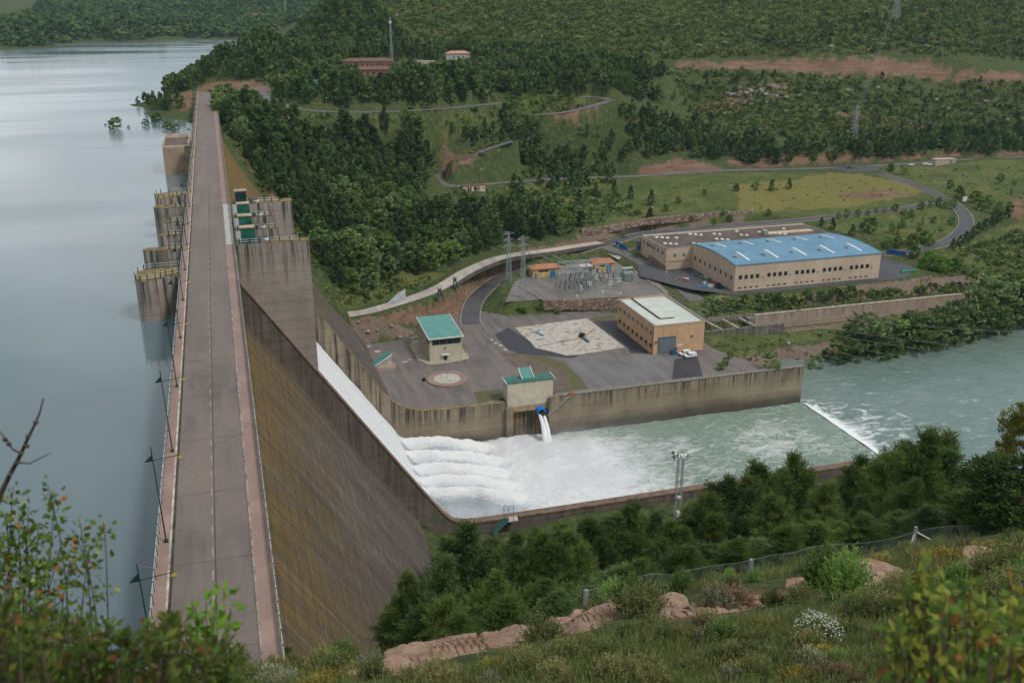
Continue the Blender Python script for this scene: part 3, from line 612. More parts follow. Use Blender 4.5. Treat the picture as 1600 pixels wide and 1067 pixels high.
# far training wall and the basin wall that carries the plaza
def zf(x):
    pts = [(1.5, -3), (23.2, -34.6), (32, -48.6), (38.6, -58.2), (43.3, -65.8), (46.2, -69.2), (50, -71.7), (54, -73.0), (60, -73.8), (66, -74.0), (300, -74.0)]
    for (a, za), (b_, zb) in zip(pts, pts[1:]):
        if a <= x <= b_: return za + (zb - za) * (x - a) / (b_ - a)
    return -3
xs2 = [1.5, 10, 18, 23.2, 28, 32, 38.6, 41, 43.3, 44.8, 46.2, 48, 50, 52, 54, 57, 60, 63, 66, 84.2]
b = MB(); b.exty([(x, zf(x) + .25) for x in xs2] + [(84.2, -110), (1.5, -110)], YF, YF + 1.6)
fw_ = b.build('training_wall', mwall, dam)
e = MB()
for x0, x1 in zip(xs2, xs2[1:]): e.add([(x0, YF - .1, zf(x0) + .26), (x1, YF - .1, zf(x1) + .26), (x1, YF + 1.65, zf(x1) + .3), (x0, YF + 1.65, zf(x0) + .3)], [(0, 1, 2, 3)])
e.build('lichen_coping', plain('ochre_coping', (.22, .17, .08), .95, .3), fw_)
bw = thing('basin_wall', 'tall streaked concrete wall along the basin ending in a square corner at the river', 'retaining wall', (150, YF, -90))
b = MB(); b.box(103, 200, YF - .0, YF + 1.6, -110, -73.75); b.build('panel', mwall, bw)
b = MB(); b.box(102.9, 200.15, YF - .2, YF + 1.75, -73.74, -73.5); b.build('coping', plain('grey_coping', (.2, .185, .155), .95, .2), bw)
# ---- crest: carriageway, pavements, kerbs
def asphalt(name, base, patch=.5, joints=None, damp=0.5):
    m = new_mat(name); n = N(m); co = n.pos('world'); a = n.noise(co, .06, 6, .7); f = n.noise(co, 2.2, 6, .75)
    cc = n.ramp(a, [(.35, tuple(x * .7 for x in base)), (.5, base), (.68, tuple(x * 1.3 for x in base))])
    cc = n.mix(n.math('MULTIPLY', n.ramp(n.noise(n.pos('world', (.25, .03, 1)), 1, 5, .7), [(.45, 0.0), (.6, 1.0)]), patch), cc, tuple(x * 1.35 for x in base))
    cc = n.mix(n.math('MULTIPLY', n.ramp(n.vor(n.pos('world', (.13, .13, 1)), 1, 'DISTANCE_TO_EDGE'), [(0, 1.0), (.012, 0.0)]), .35), cc, tuple(x * .45 for x in base))
    if joints:
        fy = n.math('FRACT', n.math('DIVIDE', n.math('ADD', n.sep(co)[1], n.math('MULTIPLY', f, .5)), joints)); cc = n.mix(n.math('MULTIPLY', n.ramp(fy, [(0, 1.0), (.012, 0.0), (.988, 0.0), (1, 1.0)]), .55), cc, tuple(x * .4 for x in base))
    cc = n.mix(.45, cc, n.mix(f, (.2, .2, .2), (.85, .85, .85)), 'SOFT_LIGHT')
    n.color(cc); n.rough(n.ramp(a, [(.4, .55), (.6, .9)])); n.bump(f, .25, .03); MATS[name] = m; return m
mroad = asphalt('crest_asphalt', (.148, .122, .107), .45, 15.5)
mblack = asphalt('road_asphalt', (.075, .075, .08), .35); mplaza = asphalt('plaza_asphalt', (.135, .12, .112), .8)
mconc = asphalt('track_concrete', (.36, .32, .28), .6)
mbrick = new_mat('pink_paving'); n = N(mbrick); co = n.pos('world')
br = n.new('ShaderNodeTexBrick'); n.link(co, br.inputs['Vector']); br.inputs['Scale'].default_value = 3.2; br.inputs['Mortar Size'].default_value = .035
br.inputs['Color1'].default_value = (.33, .245, .21, 1); br.inputs['Color2'].default_value = (.25, .18, .155, 1); br.inputs['Mortar'].default_value = (.2, .12, .1, 1)
g = n.noise(co, .25, 6, .7); cc = n.mix(n.ramp(g, [(.5, 0.0), (.75, .6)]), br.outputs['Color'], (.20, .15, .12)); n.color(n.mix(n.ramp(n.noise(co, .12, 3), [(.5, 0), (.7, .5)]), cc, (.40, .29, .245))); n.rough(.9)
mpale = plain('pale_kerb', (.42, .37, .31), .9, .3, .8); mdark = plain('dark_gutter', (.06, .055, .045), .95, .3)
cr = MB(); cr.box(-8.9, -.95, 64, 636, -.15, 0.0); crest = struct(cr.build('crest_road', mroad))
mk = MB(); mpaint = plain('road_paint', (.33, .31, .29), .8, .3, 1.5)
y = 66.0
while y < 636: mk.box(-4.99, -4.9, y, y + 1.9, .004, .008); y += 4.6
mk.build('road_marking', mpaint, crest)
sm = MB(); sm.box(-4.72, -4.62, 64, 636, .004, .007); sm.build('tar_seam', plain('tar', (.05, .046, .043), .8), crest)
pv = MB(); pv.box(-.72, 1.15, 64, 630, -.15, .14); pvr = struct(pv.build('pavement', mbrick)); 
kb = MB(); kb.box(-.95, -.72, 64, 630, -.15, .13); struct(kb.build('kerb', plain('grey_kerb', (.27, .22, .19), .9, .3, .7)))
pv = MB(); pv.box(-10.7, -9.42, 64, 640, -.15, .14); struct(pv.build('pavement', mbrick))
kb = MB(); kb.box(-9.42, -9.2, 64, 640, -.15, .16); struct(kb.build('kerb', mpale))
gt = MB(); gt.box(-9.2, -8.9, 64, 640, -.15, -.04); struct(gt.build('gutter', mdark))
wp = MB(); wp.box(-.70, 1.0, YN + .3, 282.5, .145, .152); wp.build('pale_slab', plain('pale_slab', (.40, .38, .36), .9, .1), pvr)
# ---- railings along the crest
def crest_railing(x, y0, y1, label, step, mpost, mr):
    t = thing('crest_railing', label, 'railing', (x, (y0 + y1) / 2, .14))
    r = MB()
    for zq in (.42, .75, 1.08): r.box(x - .05, x + .05, y0, y1, zq - .05 + .14, zq + .05 + .14)
    r.build('rail', mr, t)
    ys = np.arange(y0, y1, step)
    first = MB(); first.box(x - .09, x + .09, -.09, .09, .14, 1.3); p0 = first.build('post', mpost, t)
    base = p0.location.copy(); ox, oy, oz = parent_origin(t)
    # post mesh was written round y = 0: move each copy to its place
    p0.location = (0, ys[0] , 0)
    for yq in ys[1:100]:
        q = p0.copy(); col.objects.link(q); q.parent = t; q.location = (0, yq, 0)
    rest = MB()
    for yq in ys[100:]: rest.box(x - .09, x + .09, yq - .09, yq + .09, .14, 1.3)
    if len(ys) > 100: o = rest.build('posts', mpost, t); o['kind'] = 'stuff'
    return t
crest_railing(-10.6, 70, 636, 'dark green railing with pale rails along the lake edge of the dam crest', 2.3, mrail, plain('pale_rail', (.30, .33, .31), .5, .2))
crest_railing(1.05, 70, 626, 'dark green railing with pale rails over the downstream face of the dam', 2.3, mrail, plain('pale_rail', (.30, .33, .31), .5, .2))
# ---- lamps along the lake side
def crest_lamp():
    t = thing('street_lamp', 'tall green lamp post', 'street lamp', (0, 0, 0))
    b = MB(); b.tube((0, 0, 0), (-.25, 0, 11.4), .085, .05, 8); b.box(-.22, .22, -.22, .22, 0, .25); b.build('post', mrail, t)
    b = MB(); b.tube((-1.0, 0, 9.75), (2.6, 0, 10.15), .045, .04, 6); b.build('arm', mrail, t)
    b = MB(); b.add([(-.2, -.05, 10.6), (-1.05, -.05, 9.75), (-.2, -.05, 9.75), (-.2, .05, 10.6), (-1.05, .05, 9.75), (-.2, .05, 9.75)], [(0, 1, 2), (5, 4, 3), (0, 3, 4, 1), (1, 4, 5, 2), (2, 5, 3, 0)]); b.build('bracket', mrail, t)
    b = MB(); b.tube((-.25, 0, 11.35), (2.5, 0, 10.2), .02, n=4); b.build('stay', plain('orange_stay', (.26, .17, .07), .6, .1), t)
    b = MB(); b.lathe((2.5, 0, 9.62), [(.27, .12), (.29, .19), (.2, .32), (.10, .42), (.05, .5)], 10); b.build('lamp_head', plain('yellow_lamp', (.28, .22, .05), .5, .1), t)
    return t
lamp0 = crest_lamp(); nl = 0
for k in range(25):
    yq = 74.9 + 22.95 * k
    lab = 'green crest lamp post with yellow lamp head, number %d in the row' % (k + 1)
    lab = ['green crest lamp with yellow head rising through the bush at the near end', 'green crest lamp with a yellow head, first one standing clear of the bush'][k] if k < 2 else 'green lamp post with yellow head in the row along the crest lake side'
    o = lamp0 if k == 0 else dup(lamp0); o.location = (-9.75, yq, .14); o['label'] = lab; o['group'] = 'lamps along the dam crest'
# ---- gate cabins and walkways on the downstream side
mgreen = plain('cabin_green', (.013, .085, .062), .4, .25, .8); mroof = plain('cabin_roof', (.36, .28, .19), .9, .2)
mglass = plain('dark_glass', (.02, .035, .038), .12, .3)
for k, (yc, lab) in enumerate(((235.3, 'nearest green gate cabin with a pale flat roof, on the thick near pier'), (249, 'green gate cabin second from the near end of the spillway'), (264.5, 'green gate cabin third from the near end of the spillway'), (283.2, 'farthest green gate cabin, glazed, on the far thick pier'))):
    t = thing('gate_cabin', lab, 'cabin', (4.3, yc, -.1), 'gate cabins on the spillway piers')
    b = MB(); b.box(2.8, 5.9, yc - 1.3, yc + .9, -.1, 3.55); b.build('wall', mgreen, t)
    b = MB(); b.box(2.6, 6.1, yc - 1.45, yc + 1.05, 3.56, 3.85); b.build('roof', mroof, t)
    b = MB()
    for i in range(3): b.box(2.95 + i * .98, 3.8 + i * .98, yc - 1.345, yc - 1.304, .9 if k < 3 else .4, 3.2)
    b.build('window', mglass if k == 3 else plain('panel_green', (.018, .11, .08), .4, .3), t)
    s_ = thing('gate_hoist', 'dark hoist machinery and grey deck beside ' + ('the nearest cabin', 'the second cabin', 'the third cabin', 'the farthest cabin')[k], 'hoist', (7.5, yc, -.1), 'hoists beside the gate cabins')
    b = MB(); b.box(6.5, 7.6, yc - .8, yc + .4, -.1, .9); b.tube((6.4, yc - .2, 1.1), (9.0, yc - .2, 1.1), .28, n=8); b.build('drum', plain('machine_grey', (.09, .11, .11), .6, .25), s_)
    b = MB(); b.box(8.3, 9.3, yc - 1.0, yc + .2, .3, .62); b.box(8.5, 9.1, yc - .8, yc, -.1, .3); b.build('control_box', mwhite, s_)
for k, (yc, x1, lab) in enumerate(((233.3, 16.4, 'railing over the near face of the thick near pier'), (248.3, 11.6, 'railing on the second pier stub'), (263.8, 11.4, 'railing on the third pier stub'), (283.0, 15.0, 'railing on the far thick pier below the yellow face'))):
    t = thing('pier_railing', 'white two bar ' + lab, 'railing', (10, yc, -.1), 'railings on the spillway piers')
    b = MB()
    for zq in (.55, 1.1): b.tube((2.2, yc, zq), (x1, yc, zq), .05, n=4)
    b.build('handrail', mwhite, t)
    for xq in np.arange(2.3, x1 + .1, (x1 - 2.3) / 6): b = MB(); b.box(xq - .1, xq + .1, yc - .1, yc + .1, -.1, 1.2); b.build('post', mrail, t)
for k, (y0, y1) in enumerate(((236.2, 247.8), (250.2, 263.3), (265.7, 282.3))):
    t = thing('service_walkway', 'grated service walkway with green rails between %s spillway cabins' % ('the first and second', 'the second and third', 'the third and fourth')[k], 'walkway', (2.2, (y0 + y1) / 2, -.3), 'walkways between the spillway cabins')
    b = MB(); b.box(1.52, 6.2, y0, y1, -.45, -.2); b.build('deck', plain('grating', (.16, .15, .15), .7, .3, 1.5), t)
    b = MB()
    for yq in np.arange(y0 + .3, y1, 1.6): b.box(1.9, 5.9, yq - .06, yq + .06, -.19, -.05)
    b.build('grating', mwhite, t)
    b = MB()
    for zq in (.5, 1.0): b.tube((6.1, y0, zq), (6.1, y1, zq), .04, n=4)
    for yq in np.arange(y0, y1, 2.2): b.tube((6.1, yq, -.3), (6.1, yq, 1.05), .06, n=5)
    b.build('guardrail', mrail, t)
for k, (yc, xa) in enumerate(((YN + .2, -13.6), (247.6, -14.2), (263.2, -14.2), (YF - 4.3, -13.4))):
    t = thing('pier_railing', 'green framed railing at the foot of the upstream walkway, ' + ('on the near thick pier', 'on the second pier', 'on the third pier', 'on the far thick pier')[k], 'railing', (-12.2, yc, -.05), 'railings on the spillway piers')
    b = MB()
    for zq in (.55, 1.1): b.tube((xa, yc, zq), (-10.9, yc, zq), .05, n=4)
    b.build('handrail', mwhite, t)
    for xq in (xa, (xa - 10.9) / 2, -10.95): b = MB(); b.box(xq - .13, xq + .13, yc - .13, yc + .13, -.05, 1.2); b.build('post', mrail, t)
# ---- intake tower on the lake side
t = thing('intake_tower', 'beige plastered block with a walled brown roof standing in the lake against the dam', 'tower', (-16, 405, -9))
b = MB(); b.box(-21, -11.2, 392, 420, -18, 1.2); b.build('wall', plain('beige_render', (.33, .245, .175), .9, .1, .2), t)
b = MB(); b.box(-21.4, -10.9, 391.6, 420.4, -40, -17.98); b.build('base', mcon, t)
b = MB(); b.box(-20.4, -11.8, 392.6, 419.4, 1.21, 1.4); b.build('roof', plain('brown_roof', (.13, .10, .085), .95, .25, .5), t)
b = MB(); b.box(-21, -20.5, 392, 420, 1.21, 2.9).box(-11.7, -11.2, 392, 420, 1.21, 2.9).box(-20.5, -11.7, 419.5, 420, 1.21, 2.9).box(-20.5, -11.7, 392, 392.5, 1.21, 2.0); b.build('parapet', plain('pale_render', (.45, .37, .28), .9, .15, .4), t)
t = thing('gauge_hut', 'small olive green hut on the lake side of the crest beside the intake tower', 'hut', (-11.6, 388, 0))
b = MB(); b.box(-12.9, -10.9, 386, 390, -1.5, 1.8); b.build('wall', plain('olive_paint', (.14, .12, .05), .8, .2), t); b = MB(); b.box(-13.1, -10.75, 385.8, 390.2, 1.81, 2.0); b.build('roof', mdark, t)
# ================================================================ roads and yards
def AY(px, py, y):
    d = ray(px, py); p = CP + d * (y / d[1]); return (float(p[0]), float(p[1]), float(p[2]))
def ribbon(pts, w, lift=.02):
    b = MB(); L = []
    for i, p in enumerate(pts):
        a = pts[max(0, i - 1)]; c_ = pts[min(len(pts) - 1, i + 1)]; dx, dy = c_[0] - a[0], c_[1] - a[1]; l = math.hypot(dx, dy) or 1
        L.append((p, -dy / l, dx / l))
    for i in range(len(L) - 1):
        (p, nx, ny), (q, mx, my) = L[i], L[i + 1]
        b.add([(p[0] + nx * w, p[1] + ny * w, p[2] + lift), (p[0] - nx * w, p[1] - ny * w, p[2] + lift), (q[0] - mx * w, q[1] - my * w, q[2] + lift), (q[0] + mx * w, q[1] + my * w, q[2] + lift)], [(0, 1, 2, 3)])
    return b, L
def offset(L, o, lift): return [(p[0] + nx * o, p[1] + ny * o, p[2] + lift) for p, nx, ny in L]
mkerb = plain('tan_kerb', (.36, .29, .22), .9, .25, .8)
def road(name, pts, w, mat, kerbs=(), lift=.02, dash=False):
    b, L = ribbon(pts, w, lift); o = struct(b.build(name, mat))
    for s in kerbs:
        k = MB(); a = offset(L, s * (w + .02), lift); c_ = offset(L, s * (w + .34), lift)
        for i in range(len(a) - 1):
            v = [a[i], c_[i], c_[i + 1], a[i + 1]]; k.add([(x, y, z - .3) for x, y, z in v] + [(x, y, z + .14) for x, y, z in v], [(4, 5, 6, 7), (7, 6, 5, 4), (0, 1, 5, 4), (1, 2, 6, 5), (2, 3, 7, 6), (3, 0, 4, 7)])
        struct(k.build('kerb', mkerb))
    if dash:
        m_ = MB(); acc = 0
        for i in range(len(L) - 1):
            if i % 3 == 0:
                p, q = L[i][0], L[i + 1][0]; l = math.dist(p[:2], q[:2]) or 1; nx, ny = L[i][1], L[i][2]
                e = (p[0] + (q[0] - p[0]) * min(1, 3 / l), p[1] + (q[1] - p[1]) * min(1, 3 / l), p[2] + (q[2] - p[2]) * min(1, 3 / l))
                m_.add([(p[0] + nx * .08, p[1] + ny * .08, p[2] + lift + .012), (p[0] - nx * .08, p[1] - ny * .08, p[2] + lift + .012), (e[0] - nx * .08, e[1] - ny * .08, e[2] + lift + .012), (e[0] + nx * .08, e[1] + ny * .08, e[2] + lift + .012)], [(0, 1, 2, 3)])
        m_.build('road_marking', mpaint, o)
    return o
road('access_road', R_MAIN, 3.9, mblack, (1, -1)); road('valley_road', R_RIGHT, 3.8, mblack, (1, -1), .05, True)
road('hill_road', R_FAR, 3.3, asphalt('grey_asphalt', (.125, .12, .115), .4), (), .03); road('hill_road', R_CREST, 3.4, MATS['grey_asphalt'], (), .03); road('hill_road', R_BEND, 3.2, MATS['grey_asphalt'], (), .03)
road('concrete_track', R_TRACK, 3.6, mconc, (), .04); road('yard_road', R_SIDE, 3.6, MATS['grey_asphalt'], (), .06)
lp = [(P(1322,259,-60)[0], P(1322,259,-60)[1])]
b = MB(); rc = P(1335, 263, -60); b.prism([(rc[0] + 17 * math.cos(a), rc[1] + 17 * math.sin(a)) for a in np.linspace(0, 2 * math.pi, 24, endpoint=False)], -60.3, -59.9); struct(b.build('roundabout', mblack))
b = MB(); b.prism([(rc[0] + 4 * math.cos(a), rc[1] + 4 * math.sin(a)) for a in np.linspace(0, 2 * math.pi, 20, endpoint=False)], -59.9, -59.75); struct(b.build('traffic_island', plain('island_grass', (.07, .09, .035), .95, .3)))
def sheet(name, poly, z, mat, parent=None):
    b = MB(); b.add([(p[0], p[1], z) for p in poly], [tuple(range(len(poly)))]); o = b.build(name, mat, parent)
    if o.data.polygons[0].normal.z < 0: o.data.flip_normals()
    return struct(o) if parent is None else o
PZ = [(46, 304.5), (48.8, 297.8), (52, 292.3), (56, 289.4), (64, 288.7), (83, 288.7), (83, 291.8), (103, 291.8), (103, 288.7), (187, 288.7), (181, 303), (177.5, 314), (176, 352), (150, 375), (113, 376), (100, 390), (90, 386), (84, 372), (64, 361), (46, 358.5)]
sheet('plaza', PZ, ZP + .03, mplaza)
sheet('plaza_corner', [(38, 288.7), (64, 288.7), (56, 289.4), (52, 292.3), (48.8, 297.8), (46, 304.5), (46, 358.5), (40, 345)], ZP + .05, mtrain)
sheet('car_park', [P(x, y, ZP) for x, y in ((893,557),(1020,553),(1040,555),(1092,552),(1098,588),(905,611),(915,600),(890,575))], ZP + .036, asphalt('car_park_asphalt', (.14, .135, .135), .6))
sheet('fresh_asphalt', [P(x, y, ZP) for x, y in ((772,523),(795,512),(833,537),(862,549),(905,556),(893,560),(850,556),(812,553),(792,545))], ZP + .040, asphalt('fresh_black', (.05, .05, .058), .4))
sheet('fresh_asphalt', [P(x, y, ZP) for x, y in ((926,502),(966,500),(1018,552),(985,552),(980,543))], ZP + .040, MATS['fresh_black'])
sheet('fresh_asphalt', [P(x, y, ZP) for x, y in ((1054,561),(1090,556),(1098,588),(1050,592))], ZP + .044, MATS['fresh_black'])
mbed = new_mat('weedy_bed'); n = N(mbed); co = n.pos('world'); f = n.noise(co, .35, 6, .7); n.color(n.ramp(f, [(.35, (.13, .10, .08)), (.5, (.11, .10, .05)), (.6, (.09, .12, .035)), (.75, (.13, .16, .05))])); n.rough(.95); n.bump(n.noise(co, 3, 5), .6, .1)
mbare = new_mat('bare_bed'); n = N(mbare); co = n.pos('world'); f = n.noise(co, .4, 6, .7); n.color(n.ramp(f, [(.35, (.10, .078, .065)), (.6, (.16, .125, .10)), (.75, (.16, .15, .07))])); n.rough(.95)
sheet('flower_bed', [P(x, y, ZP) for x, y in ((780,550),(815,553),(850,559),(883,572),(905,592),(918,606),(866,614),(830,585),(806,575))], ZP + .06, mbare)
sheet('lawn', [P(x, y, ZP) for x, y in ((812,553),(850,556),(883,568),(905,588),(920,607),(868,613),(895,603),(880,582),(850,569))], ZP + .066, mbed)
sheet('lawn', [P(x, y, ZP) for x, y in ((740,613),(783,608),(786,622),(748,630))], ZP + .06, mbed)
sheet('pavement', [P(x, y, ZP) for x, y in ((561,541),(569,540),(580,560),(590,575),(601,607),(598,613),(586,585),(572,562))], ZP + .1, mbrick)
sheet('pavement', [P(x, y, ZP) for x, y in ((584,575),(612,564),(620,571),(618,576),(600,580),(588,582))], ZP + .104, mbrick)
sheet('lawn', [P(x, y, ZP) for x, y in ((922,497),(962,492),(964,500),(928,502))], ZP + .06, mbed)
sheet('yard', [(x, y) for x, y in YARD], ZW + .02, mblack)
sheet('gravel_pad', [(p[0], p[1]) for p in SUBST], ZS + .02, asphalt('substation_gravel', (.15, .14, .13), .8))
sheet('concrete_strip', [P(x, y, ZS + 1) for x, y in ((935,388),(945,385),(974,402),(966,407))], ZS + 1.35, mconc)
for q in ((590,549,8,3),(577,541,6,2),(768,531,5,2.4),(775,536,5,2.4),(782,540,5,2.4),(790,546,5,2.4),(632,565.5,8,1.8),(640,562,4,1.6)):
    p = P(q[0], q[1], ZP); b = MB(); b.box(p[0] - q[2] * .13, p[0] + q[2] * .13, p[1] - q[3] * .35, p[1] + q[3] * .35, ZP + .045, ZP + .075); tag(b.build('cover_slab', mpale), 'pale concrete cover slab let into the dark plaza asphalt', 'cover', 'cover slabs in the plaza')
# the white gravel pad littered with cut branches
mpad = new_mat('white_gravel'); n = N(mpad); co = n.pos('world'); f = n.noise(co, .55, 7, .8); f2 = n.noise(co, 2.2, 4, .7)
cc = n.ramp(f2, [(.3, (.34, .325, .29)), (.6, (.50, .48, .43))]); cc = n.mix(n.ramp(f, [(.52, 0), (.6, .7), (.7, .85)]), cc, (.22, .15, .10)); cc = n.mix(n.ramp(n.noise(co, .5, 6, .7), [(.60, 0), (.66, .85)]), cc, (.09, .12, .04)); n.color(cc); n.rough(.95); n.bump(f2, .5, .1)
PAD = [P(x, y, ZP) for x, y in ((804,513),(917,498),(976,543),(905,554.5),(884,556),(860,549.5),(836,544),(830,536))]
b = MB(); b.prism([(p[0], p[1]) for p in PAD], ZP - .1, ZP + .22); struct(b.build('gravel_bed', mpad))
mblue = plain('blue_paint', (.02, .16, .42), .45, .2, 1.0); mblk = plain('black_plastic', (.02, .02, .022), .5, .2); mtimb = plain('old_timber', (.20, .12, .075), .9, .3, 1.0)
def bars(name, label, cat, segs, mat, r=.12, loc=None, group=None):
    b = MB(); [b.tube(a, c_, r, n=5) for a, c_ in segs]; o = b.build(name, mat); return tag(o, label, cat, group)
p = P(912, 528, ZP + .3)
t = thing('broken_mast', 'toppled grey mast with a black box lying on the white gravel', 'mast', p)
b = MB(); b.box(p[0] - 1.3, p[0] + .7, p[1] + .6, p[1] + 2.4, p[2] - .1, p[2] + 1.5); b.build('junction_box', mblk, t)
b = MB(); q = P(919, 534, ZP + .6); b.tube(p, q, .8, .5, 8); b.build('mast_stub', plain('slate_blue', (.10, .14, .17), .6, .2), t)
b = MB()
for x, y in ((893,546),(905,512),(930,512),(840,541)): b.tube(p, P(x, y, ZP + .3), .13, .1, 5)
b.build('stay', plain('rust', (.24, .10, .06), .9, .2), t)
t = thing('blue_pipes', 'loose blue pipes lying on the white gravel', 'pipes', P(840, 520, ZP + .3))
for a, c_ in (((828,519),(838,519)),((838,518),(846,524)),((843,514),(838,520)),((840,519.5),(850,524.5))): b = MB(); b.tube(P(*a, ZP + .45), P(*c_, ZP + .45), .22, n=6); b.build('pipe', plain('pale_blue', (.12, .24, .36), .5, .2), t)
for k in range(26):
    u, v = rnd.random(), rnd.random(); x = 815 + 150 * u; y = 505 + 42 * v
    if not inpoly([x], [y], [(804,513),(917,498),(976,543),(905,554),(860,549),(836,544)])[0]: continue
    a = P(x, y, ZP + .3); an = rnd.random() * 6.3; l = rnd.uniform(1.5, 5)
    b = MB(); b.tube(a, (a[0] + l * math.cos(an), a[1] + l * math.sin(an), a[2] + .3), .11, .05, 4); b.tube((a[0] + .4 * l * math.cos(an), a[1] + .4 * l * math.sin(an), a[2] + .1), (a[0] + .7 * l * math.cos(an + .5), a[1] + .7 * l * math.sin(an + .5), a[2] + .3), .07, .03, 4)
    tag(b.build('cut_branch', mtimb), 'cut brown branch lying on the white gravel', 'branch', 'cut branches on the white gravel')
# ================================================================ buildings
mcream = plain('cream_render', (.50, .46, .355), .9, .08, .25); mgr = new_mat('green_metal_roof'); n = N(mgr); co = n.pos('world'); fx = n.math('FRACT', n.math('DIVIDE', n.sep(co)[0], 1.05))
n.color(n.mix(n.ramp(fx, [(0, 1.0), (.08, 0.0), (.92, 0.0), (1, 1.0)]), n.ramp(n.noise(co, .4, 4), [(.3, (.075, .24, .215)), (.7, (.12, .31, .28))]), (.05, .17, .15))); n.rough(.45)
mtrim = plain('white_trim', (.62, .62, .58), .7, .1); mdoor = plain('dark_door', (.03, .035, .04), .5, .2); mglass2 = plain('window_glass', (.025, .03, .038), .15, .3)
# tall control house with a mono-pitch green roof
t = thing('control_house', 'tall cream building with a green pitched metal roof and a strip of dark windows', 'building', (74.1, 343, ZP))
X0, X1, Y0, Y1, Zf, Zb = 67.9, 80.4, 332, 354, -64.5, -63.0
b = MB(); b.add([(X0, Y0, ZP), (X1, Y0, ZP), (X1, Y1, ZP), (X0, Y1, ZP), (X0, Y0, Zf - .35), (X1, Y0, Zf - .35), (X1, Y1, Zb - .35), (X0, Y1, Zb - .35)], [(0, 1, 5, 4), (1, 2, 6, 5), (2, 3, 7, 6), (3, 0, 4, 7), (4, 5, 6, 7)]); b.build('wall', mcream, t)
def slab(b, x0, x1, y0, y1, z0, z1, th, mi=0): return b.add([(x0, y0, z0), (x1, y0, z0), (x1, y1, z1), (x0, y1, z1), (x0, y0, z0 - th), (x1, y0, z0 - th), (x1, y1, z1 - th), (x0, y1, z1 - th)], [(0, 1, 2, 3), (7, 6, 5, 4), (0, 4, 5, 1), (1, 5, 6, 2), (2, 6, 7, 3), (3, 7, 4, 0)], mi)
b = MB(); slab(b, X0 - .3, X1 + .3, Y0 - .5, Y1 + .3, Zf, Zb, .3); rf = b.build('roof', mgr, t)
b = MB(); slab(b, X0 - .55, X0 - .31, Y0 - .55, Y1 + .35, Zf + .12, Zb + .12, .5); slab(b, X1 + .31, X1 + .55, Y0 - .55, Y1 + .35, Zf + .12, Zb + .12, .5); slab(b, X0 - .55, X1 + .55, Y0 - .8, Y0 - .51, Zf + .12, Zf + .12, .5); b.build('fascia', mtrim, rf)
for k in range(4): b = MB(); b.box(X0 + 1.1 + k * 2.75, X0 + 3.75 + k * 2.75, Y0 - .06, Y0 - .003, -67.3, -65.2); b.build('window', mglass2, t)
for k in range(3): b = MB(); b.box(X0 - .06, X0 - .003, Y0 + .5 + k * 1.5, Y0 + 1.9 + k * 1.5, -67.3, -65.2); b.build('window', mglass2, t)
b = MB(); b.box(73.3, 74.5, Y0 - .08, Y0 - .003, ZP, ZP + 2.3); b.build('door', mdoor, t)
b = MB(); b.box(72.4, 75.4, Y0 - 1.0, Y0 - .003, ZP + 2.55, ZP + 2.75); b.build('canopy', mtrim, t)
b = MB(); b.lathe((73.8, Y0 - .2, ZP + 5.0), [(.25, 0), (.3, .3), (.1, .6)], 8); b.build('wall_lamp', mdoor, t)
b = MB(); b.box(X0 - .14, X0 - .003, Y0 + 8, Y0 + 8.8, ZP + 4.2, ZP + 5.0); b.build('vent', mdoor, t)
b = MB(); b.prism([(63.8, 335), (65, 333), (66.5, 329.6), (69, 328.9), (79, 330.2), (83, 331.4), (83.5, 334), (82.5, 350), (80, 357), (66, 357), (64, 352)], ZP - .1, ZP + .3); struct(b.build('apron', plain('apron_concrete', (.34, .32, .25), .9, .15, .4)))
# wedge shaped stair house
t = thing('stair_house', 'small white wedge shaped hut with a steep green roof at the plaza edge', 'hut', (50, 333, ZP))
b = MB(); b.exty([(46.6, ZP), (53.2, ZP), (53.2, ZP + 4.4), (52.6, ZP + 4.4), (46.6, ZP + .4)], 331.5, 335.5); b.build('wall', plain('off_white', (.50, .48, .42), .9, .1), t)
b = MB(); b.exty([(46.2, ZP + .40), (46.2, ZP + .68), (53.2, ZP + 5.1), (53.6, ZP + 4.75)], 331.2, 335.8); b.build('roof', mgr, t)
b = MB(); b.exty([(46.1, ZP + .42), (46.1, ZP + .80), (53.2, ZP + 5.25), (53.75, ZP + 4.75)], 330.9, 331.19); b.build('fascia', mtrim, t)
# round planter with a flag pole
t = thing('round_planter', 'round white gravel bed with a wide pink brick rim', 'planter', (70.3, 313.5, ZP))
b = MB(); b.lathe((70.3, 313.5, ZP), [(7.4, -.1), (7.4, .45), (5.0, .55), (4.95, -.1)], 36); b.build('rim', mbrick, t)
b = MB(); b.lathe((70.3, 313.5, ZP), [(4.93, -.05), (4.93, .42), (.1, .5)], 30); b.build('gravel', mpad, t)
t = thing('flagpole', 'thin bare flagpole in the middle of the round planter', 'flagpole', (70.3, 313.5, ZP + .5)); b = MB(); b.tube((70.3, 313.5, ZP + .4), (70.3, 313.5, ZP + 4.6), .11, .07, 6); b.build('pole', mgalv, t)
b = MB(); b.lathe((62.0, 314.6, ZP), [(.55, 0), (.6, .5), (.55, 1.15), (.2, 1.3)], 10); tag(b.build('litter_bin', mblk), 'dark litter bin beside the round planter', 'bin')
